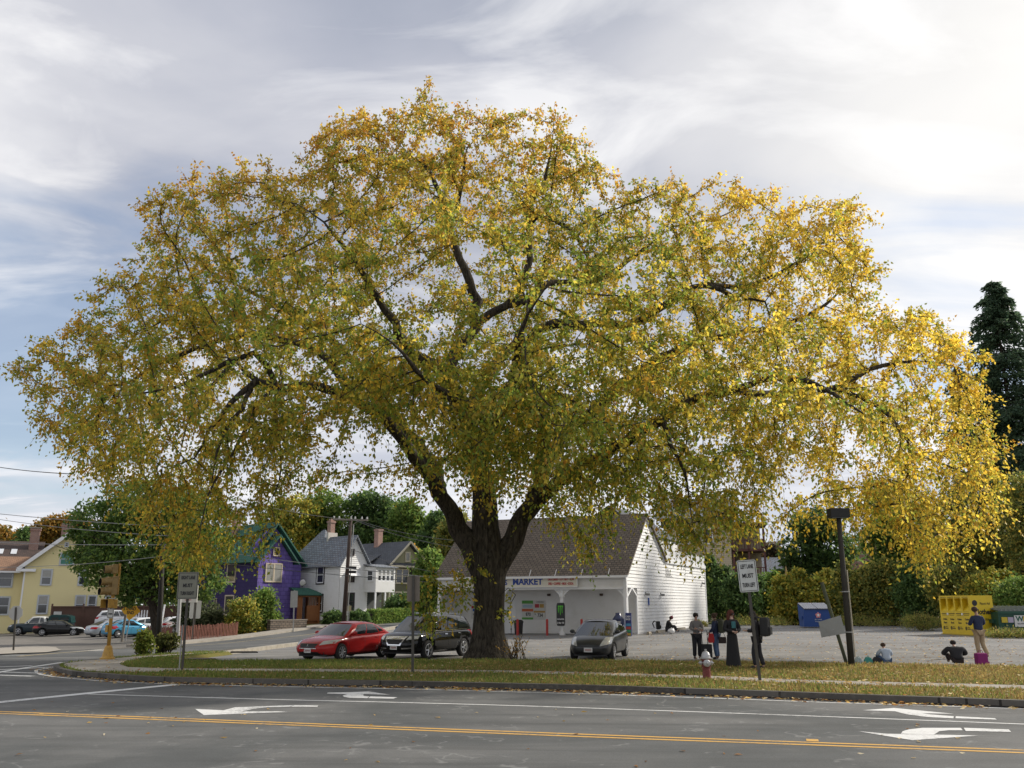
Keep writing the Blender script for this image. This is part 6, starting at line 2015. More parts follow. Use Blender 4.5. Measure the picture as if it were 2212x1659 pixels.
# ---- wires, each a sagging cable
WIREM = mat('cable grey', (.25, .25, .25), .6); WIRED = mat('cable dark', (.06, .06, .06), .6)


def wire(lb, A_, B_, sag, r_, m, grp='overhead cables'):
    pts = [A_.lerp(B_, t / 14) - Vector((0, 0, sag * 4 * (t / 14) * (1 - t / 14))) for t in range(15)]
    mb = MB(); mb.tube(pts, r_, 4)
    tag(mb.obj('overhead_cable', m), lb, 'cable', grp)


wire('thick pale cable crossing below the purple gable to the market eave', at(430, 1184, 84), at(952, 1249, 63), .15, .035, WIREM)
wire('thin cable just below the pale one over the porch roof', at(430, 1210, 84), at(956, 1259, 63), .15, .028, WIRED)
wire('top cable running left from the crossarm behind the elm leaves', at(745, 1121, 84), at(380, 1040, 60), .4, .025, WIRED)
wire('cable from the crossarm down to the right behind the trunk', at(760, 1121, 86), at(1000, 1185, 60), .3, .022, WIRED)
wire('second cable from the crossarm down to the right', at(768, 1122, 86), at(1010, 1170, 60), .3, .022, WIRED)
wire('third lower cable from the utility pole to the right', at(755, 1185, 86), at(960, 1240, 64), .2, .022, WIRED)
wire('highest cable at the left over the open sky', at(-40, 1003, 60), at(160, 1024, 52), .1, .03, WIRED)
wire('upper of two cables above the yellow house', at(-40, 1106, 62), at(420, 1140, 50), .1, .025, WIREM)
wire('second cable above the yellow house roof ridge', at(-40, 1116, 62), at(420, 1160, 50), .2, .022, WIREM)
wire('cable over the skylights of the yellow house', at(-40, 1170, 62), at(400, 1176, 50), .1, .022, WIREM)
wire('cable across the yellow house between its floors', at(-40, 1225, 62), at(470, 1185, 50), .3, .02, WIREM)
# ---- bits on the ground
p_ = g(455, 1423)
mb = MB(); mb.prism([(-1.0, -.3), (-.6, -.5), (.5, -.35), (.9, .1), (.4, .45), (-.7, .35)], (0, 0, -.02), (1, 0, 0), (0, 1, 0), (0, 0, 1), .05)
o = mb.obj('drain_cover', mat('wet leaves brown', (.07, .05, .035), .8, var=.5, vs=6, bump=.5)); o.location = g(415, 1424, .04)
tag(o, 'dark leaf clogged drain at the left end of the lot', 'drain')
p_ = g(505, 1412)
mb = MB(); mb.b2((-1.1, -.06, 0), (1.1, .06, .05)); mb.box((0.1, 0, .065), (1.9, .05, .02))
o = mb.obj('plastic_strip', mat('black shiny strip', (.03, .03, .03), .35, var=.3)); o.location = g(505, 1410.5, .02); o.rotation_euler = (0, 0, R(8))
tag(o, 'long black and pale strip lying by the lot kerb', 'debris')
# ---------------------------------------------------------------- people
SKIN = mat('skin', (0.42, 0.25, 0.18), 0.55, var=.06); SKINL = mat('pale skin', (0.55, 0.36, 0.28), 0.55, var=.05); SKIND = mat('brown skin', (0.24, 0.13, 0.085), 0.55, var=.06)
cloth = lambda n_, c, v=.18: mat(n_, c, .9, var=v, vs=7, bump=.5, bs=30)
JBLK = cloth('black cloth', (.018, .018, .02)); JNAVY = cloth('navy cloth', (.02, .03, .07)); JGREY = cloth('grey knit', (.20, .19, .19)); JEAN = cloth('jeans', (.05, .09, .17), .3)
KHAKI = cloth('khaki', (.36, .27, .17)); TROU = cloth('black trousers', (.02, .02, .025)); SHIRT = cloth('pale blue shirt', (.36, .42, .50)); SHOE = cloth('dark shoe', (.03, .03, .035)); TEAL = cloth('teal top', (.05, .17, .19))
HDARK = cloth('dark hair', (.02, .014, .011), .3); HRED = cloth('auburn hair', (.10, .028, .018), .35); HBRN = cloth('brown hair', (.06, .035, .022), .3)


def skin(name, J, E, m, parent, root=None, lvl=2, rigid=False):
    me = bpy.data.meshes.new(name); bm = bmesh.new(); lay = bm.verts.layers.skin.verify(); vv = {}
    for k, (x, y, z, r) in J.items():
        v = bm.verts.new((x, y, z)); vv[k] = v
        v[lay].radius = r if isinstance(r, tuple) else (r, r)
    for a, b in E: bm.edges.new((vv[a], vv[b]))
    vv[root or next(iter(J))][lay].use_root = True
    bm.to_mesh(me); bm.free()

    def mods(o):
        sk = o.modifiers.new('k', 'SKIN'); sk.use_smooth_shade = True; sk.branch_smoothing = .6
        ss = o.modifiers.new('s', 'SUBSURF'); ss.levels = lvl; ss.render_levels = lvl
    r = evalmesh(me, mods, name)
    r.materials.clear(); r.materials.append(m)
    for p in r.polygons: p.use_smooth = True; p.material_index = 0
    return r


def joinmesh(name, meshes, m, parent):
    bm = bmesh.new()
    for q in meshes: bm.from_mesh(q)
    me = bpy.data.meshes.new(name); bm.to_mesh(me); bm.free(); me.materials.clear(); me.materials.append(m)
    for p in me.polygons: p.use_smooth = True; p.material_index = 0
    o = bpy.data.objects.new(name, me); COL.objects.link(o); o.parent = parent
    return o


def chain(*k): return list(zip(k, k[1:]))


def lerp3(a, b, t): return tuple(a[i] + (b[i] - a[i]) * t for i in range(3))


def person(label, loc, rz, P, skinm=SKIN, top=JBLK, legs=TROU, hair=HDARK, hairstyle='short', topr=1.0, legr=1.0, skirt=False, coat=0.0, top_label=None, faceo=(0, -1), under=None, cap=None):
    """P holds the joints (x to the person's left, -y ahead, z up); everything is scaled for a 1.7 m adult"""
    root = thing('person', label, 'person', loc, rz)
    J = {}
    pel, chest, neck, headc = P['pelvis'], P['chest'], P['neck'], P['head']
    J['pelvis'] = (*pel, .115); J['waist'] = (*lerp3(pel, chest, .5), .10); J['chest'] = (*chest, .125); J['neck'] = (*neck, .052)
    J['headb'] = (*lerp3(neck, headc, .45), .062); J['head'] = (*headc, .088)
    up = Vector(headc) - Vector(neck); up.normalize()
    f = Vector(P.get('face', (0, -1, 0))).normalized()
    J['crown'] = (*(Vector(headc) + up * .075), .070)
    E = chain('pelvis', 'waist', 'chest', 'neck', 'headb', 'head', 'crown')
    J['nose'] = (*(Vector(headc) + f * .105 - up * .02), .014); E.append(('head', 'nose'))
    J['chin'] = (*(Vector(headc) + f * .055 - up * .085), .03); E.append(('headb', 'chin'))
    for s_, sg in (('l', 1), ('r', -1)):
        sh, el, wr = P['sh' + s_], P['el' + s_], P['wr' + s_]
        hi, kn, an, to = P['hi' + s_], P['kn' + s_], P['an' + s_], P['to' + s_]
        J['sh' + s_] = (*sh, .056); J['el' + s_] = (*el, .040); J['wr' + s_] = (*wr, .026)
        J['hi' + s_] = (*hi, .088); J['kn' + s_] = (*kn, .058); J['an' + s_] = (*an, .040); J['to' + s_] = (*to, .032)
        J['pa' + s_] = (*lerp3(el, wr, 1.22), (.030, .018))
        E += chain('chest', 'sh' + s_, 'el' + s_, 'wr' + s_, 'pa' + s_) + chain('pelvis', 'hi' + s_, 'kn' + s_, 'an' + s_, 'to' + s_)
    ms = [skin('b', J, E, skinm, None)]
    for s_, sg in (('l', 1), ('r', -1)):
        el, wr = Vector(P['el' + s_]), Vector(P['wr' + s_]); d = (wr - el).normalized(); pa = wr + d * .075
        side_ = d.cross(f if abs(d.dot(f)) < .9 else Vector((0, 0, 1))).normalized(); curl = side_.cross(d)
        for i, ln in enumerate((.075, .085, .08, .062)):
            b0 = pa + side_ * (i - 1.5) * .019 + d * .0
            FJ = {'a': (*(b0 - d * .02), .0095), 'b': (*(b0 + d * ln * .5 + curl * .008), .009), 'c': (*(b0 + d * ln * .85 + curl * .030), .0075)}
            ms.append(skin('f', FJ, chain('a', 'b', 'c'), skinm, None, lvl=1))
        b0 = wr + d * .03 + side_ * .026
        ms.append(skin('f', {'a': (*b0, .011), 'b': (*(b0 + d * .035 + side_ * .022 + curl * .012), .010), 'c': (*(b0 + d * .062 + side_ * .024 + curl * .03), .008)}, chain('a', 'b', 'c'), skinm, None, lvl=1))
    joinmesh('body', ms, skinm, root)
    # eyes and mouth
    right = up.cross(f).normalized(); mb = MB()
    for sg in (-1, 1): mb.ball(Vector(headc) + f * .086 + right * sg * .032 + up * .005, (.010, .008, .006), 6, 4)
    mb.obj('eyes', INK, root); mb = MB(); mb.ball(Vector(headc) + f * .085 - up * .055, (.02, .006, .006), 6, 4); mb.obj('mouth', mat('lips', (.3, .1, .09), .6), root)
    # top garment
    k = topr
    T = {'pelvis': (*lerp3(pel, chest, -.12 - coat), (.165 * k, .135 * k)), 'waist': (*lerp3(pel, chest, .42), (.145 * k, .115 * k)), 'chest': (*chest, (.165 * k, .135 * k)), 'neck': (*lerp3(chest, neck, 1.0), .072)}
    TE = chain('waist', 'pelvis') + chain('waist', 'chest', 'neck')
    for s_ in 'lr':
        T['sh' + s_] = (*P['sh' + s_], .078 * k); T['el' + s_] = (*P['el' + s_], .060 * k); T['wr' + s_] = (*lerp3(P['el' + s_], P['wr' + s_], .93), .045 * k)
        TE += chain('chest', 'sh' + s_, 'el' + s_, 'wr' + s_)
    tp = joinmesh('jacket' if top in (JBLK, JNAVY) else 'top', [skin('t', T, TE, top, None, root='chest')], top, root)
    if skirt:
        mb = MB(); n = 20; prof = [(.155, .03), (.175, -.08), (.19, -.3), (.215, -.6), (.245, -.92)]
        vs = []; fs = []
        for i, (r_, dz) in enumerate(prof):
            for q in range(n):
                a = 2 * math.pi * q / n; rr = r_ * (1 + .05 * math.sin(a * 6) * (i / 4))
                vs.append((pel[0] + rr * math.cos(a), pel[1] + rr * .8 * math.sin(a), pel[2] + dz))
        for i in range(len(prof) - 1):
            for q in range(n): fs.append((i * n + q, i * n + (q + 1) % n, (i + 1) * n + (q + 1) % n, (i + 1) * n + q))
        mb.add(vs, fs); mb.obj('skirt', legs, root, smooth=True)
    else:
        T = {'pelvis': (*pel, (.145 * legr, .12 * legr))}; TE = []
        for s_ in 'lr':
            T['hi' + s_] = (*P['hi' + s_], .104 * legr); T['kn' + s_] = (*P['kn' + s_], .078 * legr); T['an' + s_] = (*lerp3(P['kn' + s_], P['an' + s_], .97), .066 * legr)
            TE += chain('pelvis', 'hi' + s_, 'kn' + s_, 'an' + s_)
        joinmesh('trousers', [skin('t', T, TE, legs, None, root='pelvis')], legs, root)
    for s_ in 'lr':
        an, to = P['an' + s_], P['to' + s_]
        joinmesh('shoe', [skin('s', {'a': (an[0], an[1], an[2] - .015, .048), 'b': (*lerp3(an, to, .6), .045), 'c': (*to, .038)}, chain('a', 'b', 'c'), SHOE, None)], SHOE, root)
    # hair
    H0 = Vector(headc) + up * .045 - f * .022
    hm = []
    mbh = MB(); mbh.ball(H0, (.107, .107, .10), 14, 9); hm.append(None)
    if hairstyle == 'long':
        for a in (-1, -.5, 0, .5, 1):
            q = H0 - f * .04 * (1 - abs(a)) + right * a * .085; mbh.tube([q + up * .02, q - up * .12 - f * .01 + right * a * .02, q - up * .30 + right * a * .045 + f * .03 * abs(a)], [.05, .055, .035], 8)
    if hairstyle == 'bun': mbh.ball(H0 - f * .10 + up * .05, .05, 8, 6)
    if hairstyle == 'pony': mbh.tube([H0 - f * .09, H0 - f * .13 - up * .12], [.04, .03], 6)
    mbh.obj('hair', hair, root, smooth=True)
    if cap:
        mb = MB(); mb.ball(Vector(headc) + up * .06, (.112, .112, .105), 14, 9); mb.ball(Vector(headc) + up * .18, .03, 8, 5); mb.obj('knit_hat', cap, root, smooth=True)
    return root


def stand(**k):
    P = dict(pelvis=(0, 0, .94), chest=(0, 0, 1.30), neck=(0, .01, 1.46), head=(0, -.015, 1.60), shl=(.17, 0, 1.39), shr=(-.17, 0, 1.39), ell=(.23, .02, 1.12), elr=(-.23, .02, 1.12), wrl=(.22, -.08, .90), wrr=(-.22, -.08, .90),
             hil=(.09, 0, .88), hir=(-.09, 0, .88), knl=(.10, -.02, .49), knr=(-.10, -.02, .49), anl=(.10, .03, .09), anr=(-.10, .03, .09), tol=(.12, -.13, .045), tor=(-.12, -.13, .045))
    P.update(k); return P


def stand_on(px, py, dz): p = g(px, py, dz); return p


# grey knit woman, arms crossed, on the lot's edge
b_ = g(1507, 1425, .0)
pg = person('woman in a grey sweater and black trousers standing with folded arms', b_, R(8), stand(ell=(.24, -.05, 1.12), elr=(-.24, -.05, 1.12), wrl=(-.06, -.20, 1.14), wrr=(.07, -.22, 1.09)), skinm=SKIN, top=JGREY, hair=HDARK, hairstyle='bun', legr=1.12)
# suitcase
b2_ = g(1527, 1426, 0)
o = thing('rolling_suitcase', 'black rolling suitcase with its long handle pulled up behind the hydrant', 'suitcase', b2_, R(10))
mb = MB(); mb.b2((-.2, -.12, .06), (.2, .12, .58)); mb.obj('case', JBLK, o, bevel=.04)
mb = MB(); mb.tube([(-.11, .1, .55), (-.11, .14, 1.08), (.11, .14, 1.08), (.11, .1, .55)], .014, 6); mb.obj('handle', BLACKPL, o)
for s_ in (-1, 1):
    mb = MB(); mb.lathe([(.045, -.02), (.045, .02)], (s_ * .17, .1, .045), 'X', 10); mb.obj('wheel', RUBBER, o)
# blue coat person looking left
b_ = g(1549, 1425, .0)
pb_ = person('person in a navy jacket and blue jeans looking left with a backpack', b_, R(-120), stand(face=(.3, -1, 0), head=(0, -.03, 1.59), ell=(.25, -.02, 1.14), wrl=(.20, -.18, 1.0), wrr=(-.25, -.08, .92)), skinm=SKIND, top=JNAVY, legs=JEAN, hair=HBRN, hairstyle='bun', topr=1.15, coat=.12, legr=1.05)


def backpack(lb, parent_loc, rz, m, h_=.5, w_=.32, d_=.2):
    o = thing('backpack', lb, 'backpack', parent_loc, rz)
    mb = MB(); mb.b2((-w_ / 2, -d_ / 2, 0), (w_ / 2, d_ / 2, h_)); mb.obj('bag', m, o, bevel=min(.07, d_ * .35))
    mb = MB(); mb.b2((-w_ * .35, d_ / 2 - .01, .05), (w_ * .35, d_ / 2 + .06, h_ * .5)); mb.obj('front_pocket', m, o, bevel=.025)
    for s_ in (-1, 1):
        mb = MB(); mb.tube([(s_ * w_ * .3, -d_ / 2, h_ * .95), (s_ * w_ * .33, -d_ / 2 - .10, h_ * 1.02), (s_ * w_ * .36, -d_ / 2 - .22, h_ * .75), (s_ * w_ * .36, -d_ / 2 - .12, h_ * .2)], .018, 6); mb.obj('strap', m, o)
    return o


def rel(b, rz, v):
    c, s_ = math.cos(rz), math.sin(rz); return (b.x + v[0] * c - v[1] * s_, b.y + v[0] * s_ + v[1] * c, b.z + v[2])


OLVB = cloth('olive bag', (.05, .055, .035)); REDB = cloth('red bag', (.42, .03, .03)); PURB = cloth('magenta bag', (.20, .015, .12)); BRNB = cloth('dark brown bag', (.03, .02, .018))
backpack('dark olive backpack on the person in the navy jacket', rel(b_, R(-120), (0, .24, .98)), R(-120), OLVB)
o = thing('red_bag', 'red cloth bag hanging beside the navy jacket', 'bag', (b_.x - .22, b_.y - .12, b_.z + .62))
mb = MB(); mb.prism([(-.10, 0), (.10, 0), (.13, .12), (.09, .34), (-.06, .36), (-.12, .14)], (0, .04, 0), (1, 0, 0), (0, 0, 1), (0, -1, 0), .09); mb.obj('pouch', REDB, o, bevel=.02)
mb = MB(); mb.tube([(-.04, 0, .35), (0, 0, .5), (.05, 0, .34)], .012, 5); mb.obj('strap', REDB, o)
o = thing('shoulder_bag', 'small dark brown shoulder bag at the hip of the navy jacket', 'bag', (b_.x + .2, b_.y - .2, b_.z + .60))
mb = MB(); mb.b2((-.14, -.05, 0), (.14, .05, .24)); mb.obj('pouch', BRNB, o, bevel=.025); mb = MB(); mb.tube([(-.12, 0, .22), (-.02, .05, .6), (.12, 0, .22)], .01, 5); mb.obj('strap', BRNB, o)
# auburn woman in a long black skirt on the grass
b_ = g(1585, 1441, .14)
pw = person('woman with long auburn hair and glasses in a floor length black skirt', b_, R(14), stand(face=(.35, -1, 0), ell=(.26, -.01, 1.13), elr=(-.26, -.01, 1.13), wrl=(.06, -.22, 1.06), wrr=(-.05, -.22, 1.07)), skinm=SKINL, top=JBLK, legs=JBLK, hair=HRED, hairstyle='long', skirt=True, topr=1.14, coat=.15)
mb = MB(); mb.b2((-.07, -.165, 1.17), (.07, -.12, 1.38)); mb.obj('teal_top', TEAL, pw, bevel=.02)
mb = MB()
for s_ in (-1, 1):
    mb.lathe([(.022, -.003), (.026, -.003), (.026, .003), (.022, .003)], (s_ * .033 + .03, -.112, 1.605), 'Y', 10)
mb.obj('glasses', BLACKPL, pw)
# dark hooded person with a big backpack, seen from behind-left, on the verge
b_ = g(1639, 1446, .14)
rz_ = R(-118)
pd_ = person('person in black seen from the side with long dark hair behind the lane sign', b_, rz_, stand(head=(0, -.10, 1.58), neck=(0, -.05, 1.45), chest=(0, -.02, 1.29), ell=(.24, -.05, 1.12), wrl=(.16, -.25, 1.12), wrr=(-.16, -.25, 1.1), knl=(.10, -.10, .49), anl=(.1, -.06, .09), tol=(.12, -.22, .045), knr=(-.1, .03, .49), anr=(-.1, .14, .09), tor=(-.12, 0, .045)), skinm=SKIN, top=JBLK, legs=TROU, hair=HDARK, hairstyle='long', topr=1.2, coat=.12)
backpack('large black backpack worn by the person behind the lane sign', rel(b_, rz_, (0, .27, .96)), rz_, cloth('black pack', (.025, .026, .028)), .56, .38, .26)


def seated(lean=.15, wide=1.0):
    return dict(pelvis=(0, 0, .13), chest=(0, -lean, .50), neck=(0, -lean - .08, .64), head=(0, -lean - .16, .76), shl=(.18 * wide, -lean, .58), shr=(-.18 * wide, -lean, .58), ell=(.30 * wide, -lean - .12, .36), elr=(-.30 * wide, -lean - .12, .36),
                wrl=(.14, -lean - .34, .32), wrr=(-.14, -lean - .34, .32), hil=(.10, -.05, .12), hir=(-.10, -.05, .12), knl=(.24, -.42, .36), knr=(-.24, -.42, .36), anl=(.12, -.58, .07), anr=(-.12, -.58, .07), tol=(.13, -.72, .045), tor=(-.13, -.72, .045))


# pale blue shirt, sitting with the back to the road
b_ = g(1917, 1433, .10)
pq = person('person in a pale blue shirt sitting with their back to the road', b_, R(180), seated(.12), top=SHIRT, legs=JEAN, hair=HBRN, hairstyle='bun', topr=1.3)
pq.scale = (.82, .82, .74)
for dx, c, lb, w2 in ((-.62, (.05, .26, .22), 'teal shopping bag on the ground left of the pale blue shirt', .26), (-.95, (.35, .42, .42), 'pale patterned bag farthest from the pale blue shirt', .22), (-.33, (.02, .02, .025), 'black bag touching the person in the pale blue shirt', .30)):
    o = thing('bag', lb, 'bag', (b_.x + dx, b_.y + .05, b_.z - .06), R(8))
    mb = MB(); mb.prism([(-w2 / 2, 0), (w2 / 2, 0), (w2 * .55, .12), (w2 * .3, .24), (-w2 * .2, .27), (-w2 * .55, .14)], (0, .08, 0), (1, 0, 0), (0, 0, 1), (0, -1, 0), .16); mb.obj('sack', cloth('bag %d' % int(dx * -100), c, .35), o, bevel=.03)
    mb = MB(); mb.tube([(-.05, 0, .24), (0, 0, .31), (.06, 0, .23)], .01, 5); mb.obj('handle', cloth('bag %d' % int(dx * -100), c), o)
# black jacket, sitting, broad
b_ = g(2070, 1433, .08)
pq = person('person hunched in a black jacket sitting with their back to the road', b_, R(172), seated(.16, 1.35), top=JBLK, legs=BRNB, hair=HDARK, hairstyle='short', topr=1.5)
pq.scale = (.95, .95, .84)
# standing man, back to the camera
b_ = g(2121, 1421, .0)
ms_ = 1.08
pm = person('man in a navy jacket and khaki trousers standing with his back turned', b_, R(186), stand(head=(.03, -.03, 1.62), face=(-.4, -1, 0), ell=(.26, -.04, 1.16), elr=(-.26, -.04, 1.16), wrl=(.16, -.26, 1.14), wrr=(-.16, -.26, 1.14), knr=(-.12, -.05, .49), anr=(-.14, .16, .10), tor=(-.16, .02, .05)), top=JNAVY, legs=KHAKI, hair=HBRN, topr=1.22, coat=.08, legr=1.1)
pm.scale = (ms_,) * 3
o = thing('magenta_bag', 'magenta bag standing on the ground by the standing man', 'bag', g(2121, 1436, .08), R(5))
mb = MB(); mb.b2((-.19, -.12, 0), (.19, .12, .38)); mb.obj('sack', PURB, o, bevel=.06); mb = MB(); mb.tube([(-.08, 0, .36), (-.05, 0, .45), (.06, 0, .45), (.09, 0, .36)], .012, 5); mb.obj('handle', PURB, o)
mb = MB(); mb.b2((.19, -.02, .0), (.27, .06, .1)); mb.obj('side_flap', PURB, o)
# sitting by the white wall, in profile, looking at a phone
b_ = g(1441, 1369, .02)
ps = person('person in black with a maroon knit hat crouching against the white side wall', (b_.x, b_.y, b_.z + .12), R(90), seated(.10), top=JBLK, legs=TROU, hair=HDARK, topr=1.2, cap=cloth('maroon knit', (.13, .015, .03)))
ps.scale = (1.04,) * 3
backpack('black backpack leaning behind the person in the maroon hat', (b_.x - .52, b_.y + .1, b_.z + .25), R(-90), JBLK, .5, .34, .24)
o = thing('plastic_bag', 'white plastic bag at the feet of the person in the maroon hat', 'bag', (b_.x + .2, b_.y - .35, b_.z))
mb = MB(); mb.ball((0, 0, .16), (.22, .16, .17), 10, 7); mb.tube([(0, 0, .3), (.04, 0, .38)], [.05, .02], 6); mb.obj('sack', mat('thin plastic', (.7, .7, .7), .4, bump=.6, bs=9), o, smooth=True)
o = thing('mobile_phone', 'small dark phone held in front of the maroon hat', 'phone', (b_.x + .60, b_.y, b_.z + .62), R(90))
mb = MB(); mb.box((0, 0, 0), (.08, .012, .15), rx=.4); mb.obj('case', BLACKPL, o)
# ---------------------------------------------------------------- trees
LEAF = leafmat('elm leaf', .55, .5, .3); LEAF2 = leafmat('foliage leaf', .42, .6, .2)
BARK = None


def barkmat(name, c1, c2):
    m, h = newmat(name)
    co = h.n('ShaderNodeTexCoord').outputs['Object']
    mp = h.n('ShaderNodeMapping', {'Vector': co, 'Scale': (7.0, 7.0, 1.3)})
    n_ = h.n('ShaderNodeTexNoise', {'Vector': mp.outputs[0], 'Scale': 1.6, 'Detail': 7.0, 'Roughness': 0.7, 'Distortion': 0.8})
    c = h.mix(h.ramp(n_.outputs[0], [(0.38, 0.0), (0.62, 1.0)]), c1, c2)
    b = h.n('ShaderNodeBsdfPrincipled', {'Base Color': c, 'Roughness': 0.95, 'Specular IOR Level': 0.15})
    bp = h.n('ShaderNodeBump', {'Height': n_.outputs[0], 'Strength': 1.0, 'Distance': 0.12})
    h.t.links.new(bp.outputs[0], b.inputs['Normal'])
    finish(h, b.outputs[0])
    return m


BARK = barkmat('elm bark', (0.026, 0.023, 0.019), (0.115, 0.100, 0.080))
BARK2 = barkmat('tree bark', (0.03, 0.025, 0.02), (0.07, 0.058, 0.045))
rng = np.random.default_rng(11)


def tubes_np(segs, n=6):
    """segs: list of (P (k,3), r (k,)) -> vertices, quads"""
    Vs = []; Fs = []; o = 0
    ang = np.arange(n) * 2 * np.pi / n
    for P, r in segs:
        k = len(P)
        d = np.gradient(P, axis=0); d /= np.linalg.norm(d, axis=1)[:, None] + 1e-9
        up = np.where(np.abs(d[:, 2:3]) < .9, np.array([[0, 0, 1.]]), np.array([[1., 0, 0]]))
        if k > 1:
            up = np.repeat(up[:1], k, 0)
            if abs((d @ up[0])).max() > .97: up = np.repeat(np.array([[0.6, .8, 0]]), k, 0)
        a = np.cross(d, up); a /= np.linalg.norm(a, axis=1)[:, None] + 1e-9
        b = np.cross(d, a)
        v = P[:, None, :] + (a[:, None, :] * np.cos(ang)[None, :, None] + b[:, None, :] * np.sin(ang)[None, :, None]) * r[:, None, None]
        Vs.append(v.reshape(-1, 3))
        i = np.arange(k - 1)[:, None] * n; j = np.arange(n)[None, :]; j2 = (j + 1) % n
        Fs.append(np.stack([(i + j), (i + j2), (i + n + j2), (i + n + j)], -1).reshape(-1, 4) + o)
        o += k * n
    return np.concatenate(Vs), np.concatenate(Fs)


def leaves_np(P, L, ratio, D, fold=.25):
    """kite shaped leaves at P with length L pointing along D, random roll, folded along the midrib"""
    n = len(P)
    D = D / (np.linalg.norm(D, axis=1)[:, None] + 1e-9)
    q = rng.normal(size=(n, 3)); s = np.cross(D, q); s /= np.linalg.norm(s, axis=1)[:, None] + 1e-9
    nn = np.cross(D, s)
    L = L[:, None]
    a = P; b = P + D * L * .42 + s * L * ratio * .5 + nn * L * fold * ratio; c = P + D * L; d = P + D * L * .42 - s * L * ratio * .5 + nn * L * fold * ratio
    V = np.stack([a, b, c, d], 1).reshape(-1, 3)
    Fq = np.arange(4 * n).reshape(n, 4)
    return V, Fq


def snoise(P, f, seed=0):
    r = np.random.default_rng(100 + seed); out = np.zeros(len(P))
    for k in range(6):
        w_ = r.normal(size=3) * f * (1 + .5 * k); out += np.sin(P @ w_ + r.uniform(0, 6.28)) / (1 + .4 * k)
    return out / 3.2


def pickcol(pal, wts, n, jit=.15):
    pal = np.array(pal); wts = np.asarray(wts, float)
    if wts.ndim == 1:
        idx_ = rng.choice(len(pal), n, p=wts / wts.sum())
    else:
        c = np.cumsum(wts / wts.sum(1)[:, None], 1); idx_ = (rng.random(n)[:, None] > c).sum(1).clip(0, len(pal) - 1)
    return pal[idx_] * (1 + rng.uniform(-jit, jit, (n, 1)))


# ------------ the great elm
EY = 36.4
OUT = [(22, 800), (45, 775), (75, 770), (100, 735), (130, 722), (165, 672), (200, 640), (235, 600), (265, 592), (300, 600), (318, 560), (330, 520), (305, 490), (312, 440), (345, 440), (385, 395), (430, 400), (455, 368),
       (520, 352), (545, 395), (590, 362), (625, 365), (665, 385), (668, 300), (700, 290), (712, 245), (770, 240), (800, 262), (860, 240), (890, 228), (930, 222), (990, 210), (1030, 235), (1080, 245), (1100, 285), (1150, 280),
       (1180, 250), (1215, 262), (1225, 300), (1262, 298), (1275, 340), (1297, 360), (1290, 395), (1330, 372), (1365, 410), (1400, 388), (1440, 405), (1480, 385), (1510, 415), (1570, 395), (1610, 400), (1650, 440), (1700, 425),
       (1750, 445), (1790, 415), (1830, 410), (1868, 455), (1860, 500), (1885, 515), (1875, 570), (1900, 600), (1885, 640), (1905, 665), (1950, 668), (2005, 655), (2040, 680), (2080, 690), (2085, 730), (2125, 760), (2110, 800),
       (2130, 850), (2165, 890), (2160, 930), (2195, 975), (2170, 1010), (2150, 1060), (2160, 1110), (2120, 1130), (2080, 1150), (2040, 1180), (2000, 1215), (1965, 1215), (1940, 1170), (1900, 1150), (1860, 1130), (1840, 1170),
       (1800, 1150), (1760, 1110), (1700, 1100), (1680, 1130), (1640, 1110), (1600, 1130), (1570, 1165), (1530, 1160), (1505, 1225), (1470, 1205), (1440, 1150), (1400, 1130), (1340, 1130), (1310, 1160), (1288, 1215), (1262, 1195),
       (1250, 1140), (1200, 1120), (1160, 1130), (1125, 1090), (1100, 1050), (1060, 1060), (1010, 1075), (960, 1105), (920, 1115), (895, 1075), (872, 1010), (845, 960), (800, 930), (762, 950), (745, 1000), (735, 1060), (820, 1085), (825, 1140),
       (790, 1150), (730, 1110), (650, 1140), (590, 1110), (560, 1160), (515, 1130), (500, 1190), (480, 1240), (430, 1270), (380, 1290), (330, 1250), (300, 1200), (260, 1120), (215, 1080), (180, 1060), (150, 1060), (130, 1000),
       (105, 960), (80, 930), (65, 880), (75, 840), (50, 815)]
POLY = np.array(OUT, float)


def inpoly(P, poly):
    x, y = P[:, 0], P[:, 1]; c = np.zeros(len(P), bool); j = len(poly) - 1
    for i in range(len(poly)):
        xi, yi = poly[i]; xj, yj = poly[j]
        c ^= ((yi > y) != (yj > y)) & (x < (xj - xi) * (y - yi) / (yj - yi + 1e-12) + xi); j = i
    return c


def polydist(P, poly):
    best = np.full(len(P), 1e9)
    for i in range(len(poly)):
        a = poly[i]; b = poly[(i + 1) % len(poly)]; ab = b - a
        t = np.clip(((P - a) @ ab) / (ab @ ab), 0, 1); best = np.minimum(best, np.linalg.norm(P - a - t[:, None] * ab, axis=1))
    return best


def atn(px, py, Y):
    x = px / 2212 * 1024 - 512; y = 384 - py / 2212 * 1024
    rx, ry, rz_ = x, F * _c - y * _s, F * _s + y * _c
    k = Y / ry
    return np.stack([rx * k, Y * np.ones_like(k), rz_ * k + CAMH], -1)


